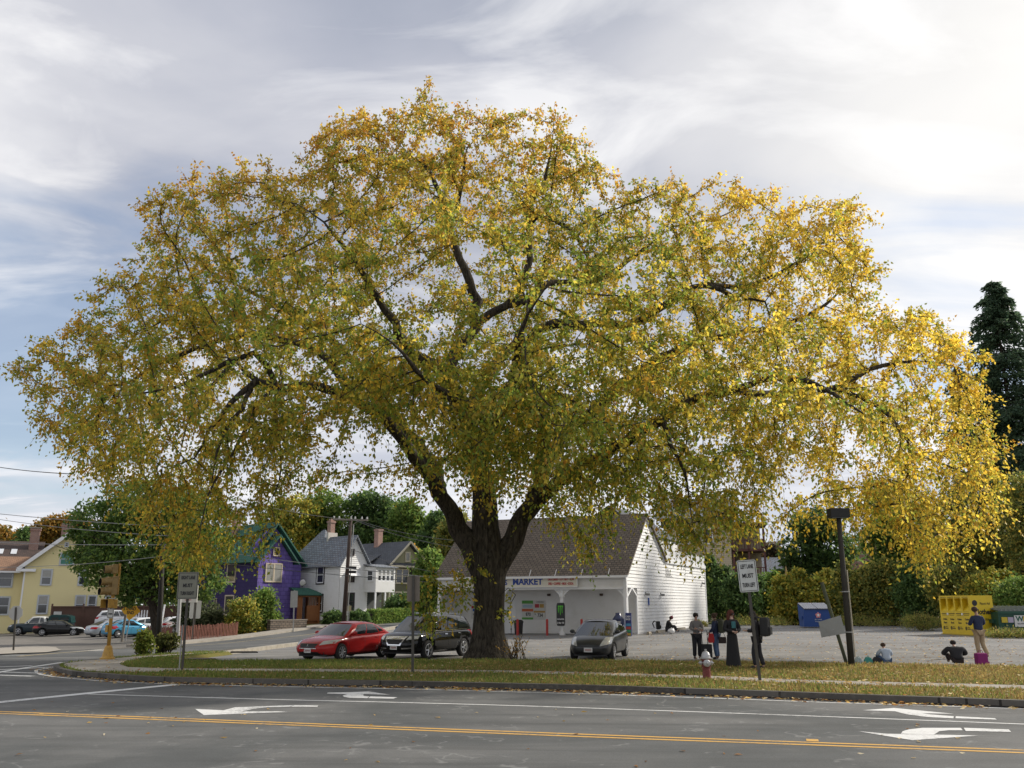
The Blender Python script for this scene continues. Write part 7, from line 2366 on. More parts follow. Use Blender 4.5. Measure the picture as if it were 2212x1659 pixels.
# limbs surveyed on the picture: (px, py, metres behind the trunk, radius px); first entry names the limb it leaves
LIMBS = {
    'trunk': (None, [(1051, 1428, 0, 47), (1053, 1405, 0, 39), (1054, 1370, 0, 34), (1057, 1310, 0, 32), (1057, 1265, 0, 34), (1056, 1225, 0, 38), (1052, 1185, 0, 35), (1048, 1138, 0, 30), (1046, 1066, 0, 26), (1035, 1000, 0, 22), (1015, 920, 0, 19), (990, 850, 0, 17), (965, 800, 0, 15), (943, 775, 0, 12)]),
    'left': ('trunk', [(1048, 1262, 0, 20), (1034, 1222, 0, 26), (1010, 1180, 0, 25), (987, 1138, 0, 22), (966, 1095, -.3, 18), (930, 1040, -1, 15), (880, 965, -2, 13), (830, 905, -3, 12), (787, 881, -3.5, 11.5), (726, 847, -4, 11), (650, 832, -4.5, 10.5), (596, 839, -5, 10), (554, 824, -5.2, 9), (527, 801, -5.2, 8), (505, 775, -5, 5), (470, 770, -5, 4)]),
    'leftlow': ('left', [(554, 824, -5.2, 8), (520, 850, -5.5, 7), (478, 900, -6, 5.5), (450, 931, -6, 4), (420, 990, -6, 3), (350, 1010, -6, 2)]),
    'leftlow2': ('left', [(596, 839, -5, 6), (560, 870, -6, 5), (530, 930, -6.5, 4.5), (490, 1000, -7, 3.5), (450, 1070, -7, 2.5), (430, 1160, -7, 2)]),
    'leftarch': ('left', [(596, 839, -5, 7), (575, 790, -5.5, 7), (550, 763, -6, 7), (497, 782, -6, 6), (460, 800, -6, 5), (380, 835, -6.5, 4), (300, 850, -7, 3), (220, 860, -7, 2)]),
    'leftup': ('left', [(787, 881, -3.5, 10), (740, 820, -2, 9), (690, 760, -1, 8.5), (620, 735, 0, 8), (560, 725, 0, 7.5), (504, 725, 0, 7), (420, 755, 1, 5.5), (328, 793, 1, 4.5), (267, 831, 1, 3.5), (200, 830, 1, 2)]),
    'll3': ('left', [(546, 826, -5.2, 6), (522, 880, -6, 5), (482, 940, -6.6, 4), (462, 1010, -7, 3), (455, 1070, -7, 2)]),
    'll4': ('leftarch', [(505, 780, -6, 5), (445, 850, -6.6, 4), (402, 920, -7, 3), (388, 990, -7, 2)]),
    'hang': ('left', [(596, 847, -5, 4), (596, 919, -5.3, 3.5), (607, 977, -5.5, 3), (603, 1045, -5.5, 2.5), (584, 1083, -5.6, 2), (596, 1137, -5.6, 1.5)]),
    'left2': ('left', [(966, 1095, -.3, 16), (951, 1050, 1, 15), (925, 990, 2.5, 13), (868, 920, 4, 12), (809, 850, 5, 11), (784, 800, 6, 9), (720, 740, 7, 8), (650, 690, 8, 6), (560, 640, 9, 4), (480, 600, 9, 3)]),
    'midL': ('trunk', [(990, 850, 0, 14), (943, 793, -1.5, 13), (893, 763, -2.5, 12), (850, 700, -3.5, 10), (810, 640, -4, 8), (760, 560, -5, 6), (700, 480, -5, 4), (640, 440, -5, 3)]),
    'midC': ('trunk', [(965, 800, 0, 15), (993, 743, .5, 14), (1026, 701, 1, 13), (1021, 628, 1, 11), (990, 560, 1, 9.5), (973, 501, 1, 8), (941, 399, 1, 6), (904, 348, 1, 4), (838, 319, 1, 2.5)]),
    'midC2': ('midC', [(973, 501, 1, 6), (990, 440, 0, 5), (1000, 380, 0, 4), (1010, 320, 0, 3), (1050, 280, 0, 2)]),
    'midR': ('midC', [(1026, 701, 1, 11), (1060, 675, 1, 10), (1097, 659, 1, 9.5), (1130, 610, 1, 9), (1145, 560, 1, 8), (1145, 501, 1, 7.5), (1145, 443, 1, 6.5), (1174, 399, 1, 5), (1190, 330, 1, 3), (1196, 264, 1, 2)]),
    'arch': ('midR', [(1150, 480, 1, 5), (1165, 468, 0, 5), (1196, 475, -1, 4.5), (1235, 500, -2, 4), (1269, 556, -2.5, 3), (1290, 620, -3, 2)]),
    'midR2': ('midR', [(1097, 659, 1, 9), (1160, 638, 1.5, 8.5), (1188, 612, 2, 8), (1269, 612, 3, 7), (1323, 588, 3.5, 6), (1390, 540, 4, 4.5), (1450, 490, 4, 3)]),
    'far': ('trunk', [(1015, 920, 0, 16), (1030, 860, 3, 14), (1060, 800, 6, 12), (1110, 740, 8, 10), (1150, 660, 9, 8), (1180, 560, 10, 6), (1200, 480, 10, 4)]),
    'near': ('trunk', [(1035, 1000, 0, 17), (1060, 930, -3, 15), (1090, 860, -6, 13), (1110, 800, -8.5, 11), (1120, 740, -10, 9), (1140, 680, -11, 6), (1180, 620, -12, 4)]),
    'near2': ('near', [(1060, 930, -3, 11), (1010, 880, -6, 9), (960, 850, -8.5, 8), (900, 800, -10, 6), (850, 740, -11, 4), (780, 700, -11.5, 3)]),
    'right': ('trunk', [(1060, 1270, 0, 20), (1070, 1230, 0, 26), (1088, 1193, 0, 26), (1111, 1158, 0, 23), (1133, 1112, 0, 20), (1155, 1066, 0, 18), (1170, 1010, 0, 18), (1180, 940, 0, 16), (1160, 860, 0, 14), (1130, 790, -.5, 13), (1138, 743, -1, 13), (1165, 715, -1, 12), (1201, 701, -1, 12), (1263, 697, -1.5, 11.5), (1347, 701, -2, 10), (1400, 680, -2.5, 9), (1470, 640, -3, 8), (1524, 614, -3, 7), (1591, 643, -3, 5), (1653, 652, -3, 4), (1662, 706, -3.5, 3)]),
    'rightup': ('right', [(1524, 614, -3, 6), (1600, 620, -2, 6), (1653, 605, -2, 5.5), (1682, 589, -2, 5), (1728, 564, -2, 4), (1780, 520, -2, 2.5), (1810, 470, -2, 2)]),
    'right2': ('right', [(1131, 1114, 0, 18), (1175, 1070, -1, 17), (1243, 1018, -2, 15), (1305, 980, -3, 14), (1368, 934, -4, 13), (1430, 901, -4.5, 12), (1510, 860, -5, 10), (1560, 845, -5.5, 9), (1616, 831, -6, 8), (1674, 818, -6.5, 7.5), (1740, 822, -7, 6), (1800, 850, -7.5, 5), (1860, 890, -8, 4), (1930, 920, -8, 3)]),
    'right3': ('right', [(1170, 1010, 0, 14), (1230, 930, 3, 12), (1310, 860, 5, 11), (1400, 790, 6.5, 10), (1500, 740, 7, 8.5), (1600, 720, 7, 7), (1700, 700, 7, 5.5), (1780, 660, 7, 4), (1840, 600, 7, 2.5)]),
    'right4': ('right2', [(1560, 845, -5.5, 8), (1640, 850, -4, 7.5), (1720, 850, -3, 7), (1800, 838, -2.5, 6.5), (1874, 802, -2, 5.5), (1937, 785, -2, 4.5), (2000, 780, -2, 3), (2060, 790, -2, 2)]),
    'right5': ('right4', [(1800, 838, -2.5, 5), (1860, 860, -3, 5), (1916, 893, -3.5, 5), (1962, 952, -4, 4.5), (1957, 1006, -4, 3.5), (1940, 1050, -4, 2.5), (1950, 1120, -4, 1.5)]),
    'rightlow': ('right2', [(1430, 901, -4.5, 7), (1450, 960, -5.5, 5), (1480, 1020, -6, 3.5), (1490, 1090, -6.3, 2.5), (1500, 1160, -6.3, 1.5)]),
    'shoot': ('trunk', [(1035, 1290, -.6, 1.6), (1000, 1268, -1.2, 1.4), (960, 1272, -1.5, 1.1), (925, 1300, -1.8, .8)]),
    'shoot2': ('trunk', [(1075, 1290, -.6, 1.6), (1098, 1270, -1.0, 1.2), (1114, 1285, -1.2, .8)]),
    'shoot3': ('trunk', [(1045, 1250, -.6, 1.6), (1035, 1215, -1.1, 1.2), (1030, 1190, -1.3, .8)]),
}


def build_elm():
    root = thing('elm_tree', 'huge old elm with a spreading yellow green autumn crown on the verge', 'tree', tuple(atn(np.array([1051.]), np.array([1424.]), EY)[0]))
    org = np.array(root.location)
    nodes = []; par = []; rad = []; thick = []; limbsegs = []
    for nm, (src, pts) in LIMBS.items():
        A = np.array(pts, float); P = atn(A[:, 0], A[:, 1], EY + A[:, 2]); r = A[:, 3] / 2212 * 1024 / F * (EY + A[:, 2]) * .97
        # resample smoothly
        P2 = []; r2 = []
        for i in range(len(P) - 1):
            a = P[max(i - 1, 0)]; b = P[i]; c = P[i + 1]; d = P[min(i + 2, len(P) - 1)]
            n_ = max(1, int(np.linalg.norm(c - b) / .45))
            for k in range(n_):
                t = k / n_; P2.append(.5 * ((2 * b) + (c - a) * t + (2 * a - 5 * b + 4 * c - d) * t * t + (3 * b - a - 3 * c + d) * t ** 3)); r2.append(r[i] * (1 - t) + r[i + 1] * t)
        P2.append(P[-1]); r2.append(r[-1]); P2 = np.array(P2); r2 = np.array(r2); e_ = np.minimum(1, (len(r2) - np.arange(len(r2))) / 5.0); r2 = np.maximum(r2 * e_, .012)
        wob = rng.normal(size=P2.shape) * np.minimum(r2, .25)[:, None] * .28; wob[0] = 0
        if nm != 'trunk': P2 = P2 + wob
        if src: # start on the parent limb
            N0 = np.array(nodes); k0 = int(np.argmin(np.linalg.norm(N0 - P2[0], axis=1)))
        else: k0 = -1
        limbsegs.append((P2, r2))
        for i in range(len(P2)):
            nodes.append(P2[i]); par.append(k0); rad.append(r2[i]); thick.append(True); k0 = len(nodes) - 1
    # attractors through the crown volume
    rg = np.random.default_rng(4)
    N = 26000
    Q = np.stack([rg.uniform(20, 2200, N), rg.uniform(205, 1295, N)], 1)
    Q = Q[inpoly(Q, POLY)]
    sh_ = np.where((Q[:, 1] > 880) & (Q[:, 0] < 1000), np.minimum(50, (Q[:, 1] - 880) * .5), 0)
    Q = Q[inpoly(Q + np.stack([0 * sh_, sh_], 1), POLY)]
    dd = polydist(Q, POLY)
    h = np.minimum(11.5, 1.6 + dd * .042)
    lowk = np.clip((Q[:, 1] - 930) / 200, 0, 1)           # near the lower fringe the crown is a skirt
    u = rg.uniform(-1, 1, len(Q)); u = np.sign(u) * np.abs(u) ** .6
    dy = u * h * (1 - .25 * lowk) + np.where(lowk > 0, -1.5 * lowk, 0)
    keep = np.ones(len(Q))
    for (cx_, cy_, rx_, ry_, f) in ((650, 990, 190, 110, .30), (820, 980, 100, 90, .2), (1250, 1000, 130, 70, .6), (1390, 1090, 130, 60, .35), (500, 920, 130, 80, .30), (860, 640, 60, 40, .6), (1050, 560, 60, 50, .6), (1800, 1000, 90, 90, .30), (1880, 700, 40, 90, .3), (1600, 1060, 110, 70, .55), (1330, 1080, 100, 60, .6),
                                    (380, 1150, 110, 120, .9), (1480, 1160, 90, 60, .5), (240, 620, 60, 40, .7), (940, 720, 50, 40, .5), (1700, 620, 50, 30, .5), (560, 800, 70, 50, .55)):
        e = np.exp(-(((Q[:, 0] - cx_) / rx_) ** 2 + ((Q[:, 1] - cy_) / ry_) ** 2)); keep *= 1 - (1 - f) * e
    keep *= np.clip(.72 + .75 * snoise(np.concatenate([Q, dy[:, None] * 20], 1), .022, 3), .08, 1)
    for (cx_, cy_, rx_, ry_, f) in ((1050, 640, 190, 110, .22), (1230, 690, 130, 50, .25), (540, 800, 130, 60, .25), (1600, 625, 120, 50, .3), (1640, 835, 140, 40, .4), (840, 720, 90, 90, .4), (960, 450, 110, 90, .5)):
        e = np.exp(-(((Q[:, 0] - cx_) / rx_) ** 2 + ((Q[:, 1] - cy_) / ry_) ** 2)); keep *= np.where(dy < 0, 1 - (1 - f) * e, 1)
    m_ = rg.random(len(Q)) < keep * .39
    Q = Q[m_]; dy = dy[m_]
    AT = atn(Q[:, 0], Q[:, 1], EY + dy)
    ex = []
    for (cx_, cy_, rx_, ry_, n_, d0) in ((932, 1275, 42, 42, 55, -1.6), (985, 1255, 36, 34, 40, -1.4), (1022, 1225, 16, 36, 12, -1.2), (1104, 1305, 12, 30, 9, -1.0), (925, 1350, 18, 20, 8, -1.6), (1170, 890, 170, 75, 300, -9.5), (1060, 960, 120, 50, 130, -7.5), (1330, 1000, 130, 60, 150, -6), (840, 830, 120, 70, 200, -8), (1560, 1080, 60, 40, 30, -5), (600, 900, 110, 60, 120, -8)):
        q = rg.normal(size=(n_, 2)) * .55; ex.append(atn(cx_ + q[:, 0] * rx_, cy_ + q[:, 1] * ry_, EY + d0 + rg.normal(size=n_) * (.35 if abs(d0) < 3 else 1.3)))
    AT = np.concatenate([AT] + ex)
    bl = np.array(OUT, float); bl = bl[bl[:, 1] < 950]
    for _ in range(100):
        i = rg.integers(0, len(bl) - 1); a = bl[i] * .5 + bl[i + 1] * .5 + rg.normal(size=2) * 12; cdir = a - np.array([1080, 820]); cdir /= np.linalg.norm(cdir)
        cdir = cdir + rg.normal(size=2) * .35; d0 = rg.uniform(-2.5, 2.5)
        for st in (-30, -12, rg.uniform(-2, 16)): ex.append(atn(np.array([a[0] + cdir[0] * st]), np.array([a[1] + cdir[1] * st]), EY + d0))
    AT = np.concatenate([AT] + ex[-300:])
    # space colonisation
    ND = np.array(nodes); nn_ = len(ND)
    near = np.zeros(len(AT), int); nd = np.full(len(AT), 1e9)

    def upd(new, base):
        for i in range(0, len(AT), 3000):
            D2 = ((AT[i:i + 3000, None, :] - new[None]) ** 2).sum(-1); k = D2.argmin(1); v = np.sqrt(D2[np.arange(len(k)), k]); b = v < nd[i:i + 3000]
            nd[i:i + 3000][b] = v[b]; near[i:i + 3000][b] = k[b] + base
    for i in range(0, nn_, 400): upd(ND[i:i + 400], i)
    step = .42; kill = .55; alive = nd > kill
    allP = [ND]; count = nn_; PR = list(par); ALL = ND.copy(); tried = set()
    for it in range(70):
        act = alive & (nd < 9)
        if act.sum() < 5: break
        ids, inv = np.unique(near[act], return_inverse=True)
        v = AT[act] - ALL[near[act]]; v /= np.linalg.norm(v, axis=1)[:, None] + 1e-9
        s = np.zeros((len(ids), 3)); np.add.at(s, inv, v)
        s += rg.normal(size=s.shape) * .18
        s[:, 2] += .0
        ln = np.linalg.norm(s, axis=1); s /= ln[:, None] + 1e-9
        new = ALL[ids] + s * step
        base = len(ALL)
        ALL = np.concatenate([ALL, new]); PR += list(ids)
        for i in range(0, len(new), 800): upd(new[i:i + 800], base + i)
        alive &= nd > kill
    PR = np.array(PR); n_all = len(ALL)
    # pipe radii from the tips
    area = np.zeros(n_all); kids = np.zeros(n_all, int)
    np.add.at(kids, PR[PR >= 0], 1)
    ex_ = 2.25
    for i in range(n_all - 1, -1, -1):
        if kids[i] == 0 or area[i] == 0: area[i] = .0125 ** ex_
        if PR[i] >= 0: area[PR[i]] += area[i]
    rr = area ** (1 / ex_)
    rr[:nn_] = np.maximum(np.minimum(rr[:nn_], np.array(rad)), np.array(rad))
    # limb tubes: traced limbs as they are; grown branches as chains
    segs = [(P - org, r) for P, r in limbsegs]
    child = [[] for _ in range(n_all)]
    for i in range(nn_, n_all): child[PR[i]].append(i)
    starts = [(i, PR[i]) for i in range(nn_, n_all) if PR[i] < nn_ or (child[PR[i]] and i != max(child[PR[i]], key=lambda q: rr[q]))]
    for i, p in starts:
        ch = [p, i]
        while child[ch[-1]]: ch.append(max(child[ch[-1]], key=lambda q: rr[q]))
        P = ALL[ch] - org; r = rr[ch].copy(); r[0] = min(rr[p], r[1] * 1.15)
        if len(P) > 2:
            P[1:-1] = .25 * P[:-2] + .5 * P[1:-1] + .25 * P[2:]
        segs.append((P, r))
    big = [s for s in segs if s[1].max() > .035]; sml = [s for s in segs if s[1].max() <= .035]
    V1, F1 = tubes_np(big, 9); V2, F2 = tubes_np(sml, 4)
    # root flare
    k = limbsegs[0]
    zz0 = V1[:, 2]; tr_n = len(k[0]) * 9
    fl_ = V1[:tr_n]; a_ = np.arctan2(fl_[:, 1], fl_[:, 0]); hgt = fl_[:, 2]
    fac = 1 + np.clip(1 - hgt / 1.5, 0, 1.2) ** 2 * (.16 + .16 * np.sin(a_ * 5 + 1)) + .03 * np.sin(a_ * 7)
    V1[:tr_n, :2] *= fac[:, None]
    nv = len(V1)
    tr = meshobj('trunk', np.concatenate([V1, V2]), np.concatenate([F1, F2 + nv]), BARK, root, smooth=True)
    # twigs and leaves on the thin wood
    thin = np.where((rr < .06) & (np.arange(n_all) >= nn_))[0]
    B = ALL[thin]; dirn = B - ALL[PR[thin]]; dirn /= np.linalg.norm(dirn, axis=1)[:, None] + 1e-9
    nt_ = 4
    B = np.repeat(B, nt_, 0); dirn = np.repeat(dirn, nt_, 0)
    # keep the number of leaves near the budget
    MAXTW = 47000
    if len(B) > MAXTW:
        s = rg.choice(len(B), MAXTW, replace=False); B = B[s]; dirn = dirn[s]
    print('elm nodes', n_all, 'twigs', len(B), 'segs', len(segs))
    n_ = len(B)
    hang = np.clip((11.5 - B[:, 2]) / 7, 0, 1) * np.clip((B[:, 2] - 2.5) / 2.5, .1, 1)
    td = dirn * .6 + rg.normal(size=(n_, 3)) * .75; td[:, 2] += .25 - 1.05 * hang
    td /= np.linalg.norm(td, axis=1)[:, None]
    tl = rg.uniform(.35, .85, n_) * (1 + .5 * hang)
    K = 11
    t = (np.arange(K) + .6) / K
    pts = B[:, None, :] + td[:, None, :] * (tl[:, None] * t)[..., None]; pts[..., 2] -= (tl[:, None] * t) ** 2 * (.25 + .5 * hang[:, None])
    LP = pts.reshape(-1, 3) + rg.normal(size=(n_ * K, 3)) * .05
    LD = np.repeat(td, K, 0) * .5 + rg.normal(size=(n_ * K, 3)) * .7; LD[:, 2] -= .75
    keepl = rg.random(len(LP)) < .97
    LP = LP[keepl]; LD = LD[keepl]
    Ls = rg.uniform(.115, .185, len(LP))
    V, Fq = leaves_np(LP, Ls, .62, LD)
    # colour of each leaf: ochre at the top, yellow to the right, green inside and low
    pal = [(.60, .41, .045), (.42, .27, .04), (.30, .30, .045), (.145, .215, .036), (.80, .61, .085), (.50, .23, .035)]
    x = B[:, 0]; z = B[:, 2]; nz = 1.3 * snoise(B, .30, 1); nz2 = snoise(B, 1.1, 2)
    inner = np.clip(1.25 - np.abs(x + 1) / 15, 0, 1) * np.clip((19 - z) / 9, 0, 1)
    wts = np.stack([.55 + .7 * np.clip(x / 15, 0, 1) + .5 * nz, .75 + .9 * np.clip((z - 16) / 7, 0, 1) + .5 * np.clip(-x / 18, 0, 1) + .3 * nz2, 1.2 - .3 * nz + .9 * inner, np.clip(1.15 + 1.5 * inner - .8 * np.clip((z - 16) / 6, 0, 1) - .75 * np.clip(x / 16, 0, 1) - .8 * nz, .04, 2.4),
                    .16 + .9 * np.clip((x - 2) / 12, 0, 1) + .3 * nz, .12 + .7 * np.clip((z - 18) / 4, 0, 1) + .14 * np.clip(-x / 16, 0, 1)], 1).clip(.01)
    CB = pickcol(pal, wts, n_, .12)
    C = np.repeat(CB, K, 0)[keepl]
    oth = pickcol(pal, np.repeat(wts, K, 0)[keepl], len(LP), .1)
    C = (C * .55 + oth * .45) * (1 + rng.uniform(-.22, .22, (len(LP), 1)))
    meshobj('crown', V - org, Fq, LEAF, root, tint=C)
    # twig wood
    k2 = np.array([0, 4, 10])
    tp = np.concatenate([B[:, None, :], pts[:, k2, :]], 1) - org
    sel = rg.random(n_) < .55
    tp = tp[sel]; m2 = len(tp)
    r4 = np.array([.011, .009, .007, .004])
    ang = np.arange(3) * 2 * np.pi / 3
    e1 = np.stack([np.cos(ang), np.sin(ang), np.zeros(3)], 1)
    Vt = tp[:, :, None, :] + e1[None, None] * r4[None, :, None, None]
    Vt = Vt.reshape(-1, 3)
    i = (np.arange(m2) * 12)[:, None, None] + (np.arange(3) * 3)[None, :, None]; j = np.arange(3)[None, None]; j2 = (j + 1) % 3
    Ft = np.stack([i + j, i + j2, i + 3 + j2, i + 3 + j], -1).reshape(-1, 4)
    meshobj('twigs', Vt, Ft, BARK, root)
    return root


build_elm()
# ------------ other trees and shrubs
GREENS = [(0.113, 0.187, 0.042), (0.166, 0.247, 0.053), (0.233, 0.284, 0.067), (0.074, 0.134, 0.032)]
DKGREEN = [(0.065, 0.117, 0.039), (0.101, 0.163, 0.049), (0.143, 0.211, 0.059), (0.049, 0.091, 0.033)]
YGREEN = [(0.253, 0.278, 0.051), (0.405, 0.354, 0.063), (0.140, 0.189, 0.044), (0.506, 0.380, 0.063)]
OCHRE = [(.30, .16, .03), (.22, .14, .03), (.12, .11, .03), (.36, .22, .05)]
OLIVE = [(0.172, 0.201, 0.051), (0.273, 0.266, 0.064), (0.108, 0.144, 0.043), (0.389, 0.316, 0.071)]


def ell3(px, py, rx, ry, Y, dep=.8):
    c = at(px, py, Y); m_ = Y / F / (math.cos(TILT)) / 2.16 * 1.0
    return (np.array(c), np.array([rx * m_, rx * m_ * dep, ry * m_]))


def foliage(E, n, leaf, pal, wts, clump=.22, down=.4, ratio=.6, shell=.5, zmin=None, org=(0, 0, 0), nseed=0, sparse=0.0):
    """leaf clumps gathered through ellipsoids; returns mesh arrays"""
    vol = np.array([np.prod(r) ** (2 / 3) for c, r in E]); k = np.maximum(1, (n * vol / vol.sum()).astype(int))
    Ps = []
    for (c, r), m_ in zip(E, k):
        nc = max(12, int(m_ / 38))
        d = rng.normal(size=(nc, 3)); d /= np.linalg.norm(d, axis=1)[:, None]
        rr_ = rng.uniform(shell, 1.0, nc) ** .6 * rng.uniform(.82, 1.08, nc)
        cc = c + d * r * rr_[:, None]
        idx_ = rng.integers(0, nc, m_)
        sz = rng.uniform(.5, 1.35, nc)[idx_][:, None]
        P = cc[idx_] + rng.normal(size=(m_, 3)) * r.mean() * clump * sz * np.array([1, 1, .6])
        P[:, 2] -= np.abs(rng.normal(size=m_)) * .1 * r[2]
        Ps.append(P)
    P = np.concatenate(Ps)
    if zmin is not None: P = P[P[:, 2] > zmin]
    m_ = len(P)
    D = rng.normal(size=(m_, 3)); D[:, 2] -= down
    V, Fq = leaves_np(P, rng.uniform(.7, 1.3, m_) * leaf, ratio, D)
    C = pickcol(pal, wts, m_, .2) * np.clip(1 + .3 * snoise(P, 1.6 / max(1, E[0][1].mean()), nseed), .5, 1.6)[:, None]
    return V - np.array(org), Fq, C


def broad_tree(name, label, base, E, n, leaf, pal, wts, group=None, tr=.25, cat='tree', **k):
    root = thing(name, label, cat, tuple(base), 0, group)
    org = np.array(base, float)
    cz = min(c[2] - r[2] * .3 for c, r in E)
    segs = []
    ctr = np.mean([c for c, r in E], axis=0)
    fork = np.array([org[0] * .6 + ctr[0] * .4, org[1] * .6 + ctr[1] * .4, max(org[2] + 1.2, org[2] + (cz - org[2]) * .8)])
    t = np.linspace(0, 1, 5)[:, None]
    segs.append(((org + [0, 0, -.3]) * (1 - t) + fork * t - org, np.linspace(tr * 1.3, tr * .85, 5)))
    for c, r in E:
        a = fork; b = c + np.array([0, 0, r[2] * .4]); mid = (a + b) / 2 + rng.normal(size=3) * .12 * r
        P = np.array([a, a * .6 + mid * .4 + [0, 0, .2], mid, b]) - org
        segs.append((P, np.array([tr * .7, tr * .5, tr * .32, tr * .06])))
        for _ in range(4):
            e = c + rng.normal(size=3) * r * .55
            segs.append((np.array([mid, (mid + e) / 2 + rng.normal(size=3) * .2, e]) - org, np.array([tr * .28, tr * .16, tr * .04])))
    V, Fq = tubes_np(segs, 7)
    meshobj('trunk', V, Fq, BARK2, root, smooth=True)
    V, Fq, C = foliage(E, n, leaf, pal, wts, org=org, **k)
    meshobj('crown', V, Fq, LEAF2, root, tint=C)
    return root


def gz(x, y, dz=0): return (x, y, zt(x, y) + dz)


def shrub(label, px, py, rx, ry, Y, n, leaf, pal, wts, more=(), cat='shrub', group=None, **k):
    E = [ell3(px, py, rx, ry, Y)] + [ell3(*m_, Y) for m_ in more]
    c = E[0][0]; b = gz(c[0], Y)
    root = thing('shrub', label, cat, b, 0, group); org = np.array(b)
    segs = []
    for c_, r in E:
        for _ in range(5):
            e = c_ + rng.normal(size=3) * r * .5; e[2] = max(e[2], b[2] + .3)
            s0 = np.array([c_[0] * .3 + c[0] * .7, Y, b[2] - .1]) + rng.normal(size=3) * [.15, .15, 0]
            segs.append((np.array([s0, (s0 + e) / 2 + rng.normal(size=3) * .1, e]) - org, np.array([.04, .028, .01])))
    V, Fq = tubes_np(segs, 5); meshobj('stems', V, Fq, BARK2, root)
    V, Fq, C = foliage(E, n, leaf, pal, wts, org=org, zmin=b[2] + .02, **k)
    meshobj('foliage', V, Fq, LEAF2, root, tint=C)
    return root


W1 = [1, 1, .7, .5]
# left green tree in front of the yellow house
Yd = 72
broad_tree('maple_tree', 'dense dark green tree behind the traffic signal in front of the yellow house', gz(*at(345, 1380, Yd)[:2]),
           [ell3(*a, Yd) for a in ((235, 1115, 75, 60), (330, 1085, 90, 60), (430, 1110, 75, 60), (300, 1170, 110, 60), (215, 1200, 65, 45), (400, 1190, 95, 60), (255, 1250, 60, 35), (345, 1250, 80, 45), (430, 1255, 55, 40), (180, 1160, 35, 25), (300, 1285, 45, 18))],
           32000, .30, DKGREEN + GREENS, [.4, .9, 1, .2, 1, .8, .5, .6], tr=.35, clump=.16, shell=.35)
# beyond the yellow house
broad_tree('autumn_tree', 'orange brown autumn tree behind the chimneys of the yellow house', gz(*at(120, 1250, 125)[:2]), [ell3(*a, 125) for a in ((110, 1150, 50, 32), (150, 1140, 45, 30), (70, 1165, 35, 25))], 6000, .55, OCHRE, W1)
broad_tree('autumn_tree', 'tan autumn tree at the far left edge of the view', gz(*at(10, 1250, 128)[:2]), [ell3(*a, 128) for a in ((10, 1165, 45, 28), (-40, 1160, 50, 30))], 4500, .55, OCHRE, [.5, 1, 1, .3])
broad_tree('dark_tree', 'small dark pointed tree between the autumn trees at the left', gz(*at(52, 1250, 120)[:2]), [ell3(*a, 120) for a in ((52, 1150, 12, 16), (52, 1175, 22, 20), (50, 1195, 28, 16))], 2500, .45, DKGREEN, W1)
broad_tree('autumn_tree', 'yellow orange tree between the green tree and the purple house', gz(*at(470, 1300, 118)[:2]), [ell3(*a, 118) for a in ((470, 1190, 40, 50), (430, 1220, 40, 40), (380, 1230, 45, 40))], 5000, .5, YGREEN, W1)
# wood behind the houses
for i, (lb, ex_, pal, Y_) in enumerate((
        ('yellow green tree behind the roof ridge of the purple house', ((590, 1120, 42, 42), (640, 1105, 50, 40), (620, 1160, 60, 45)), YGREEN, 132),
        ('green tree rising behind the slate roof of the white house', ((700, 1095, 50, 40), (740, 1120, 55, 50), (690, 1150, 50, 45)), GREENS, 136),
        ('tallest green tree behind the crossarm of the utility pole', ((800, 1085, 48, 34), (830, 1120, 55, 45), (790, 1150, 55, 45)), DKGREEN, 134),
        ('mid green tree behind the chimney of the olive house', ((880, 1110, 40, 36), (905, 1150, 50, 45), (865, 1180, 45, 45)), GREENS, 130),
        ('dark green tree right of the olive house', ((940, 1180, 42, 55), (925, 1240, 40, 50), (955, 1130, 35, 30)), DKGREEN, 126),
        ('pale loose tree close behind the market roof end', ((985, 1150, 36, 45), (970, 1210, 30, 45)), OLIVE, 112))):
    broad_tree('wood_tree', lb, gz(*at(ex_[0][0], 1330, Y_)[:2]), [ell3(*a, Y_) for a in ex_], 9000, .52, pal, W1, group='trees behind the houses', tr=.4, clump=.17, shell=.35)
broad_tree('small_yellow_tree', 'small bright yellow tree peeping beside the olive gable', gz(*at(888, 1300, 117)[:2]), [ell3(*a, 117) for a in ((890, 1200, 18, 22), (882, 1222, 14, 18))], 1500, .4, [(.5, .28, .04), (.55, .36, .07)], [1, 1])
broad_tree('wood_tree', 'green tree standing between the olive house and the market', gz(*at(930, 1330, 88)[:2]), [ell3(*a, 88) for a in ((925, 1220, 28, 36), (940, 1262, 26, 36), (915, 1290, 26, 26))], 7000, .34, GREENS, W1)
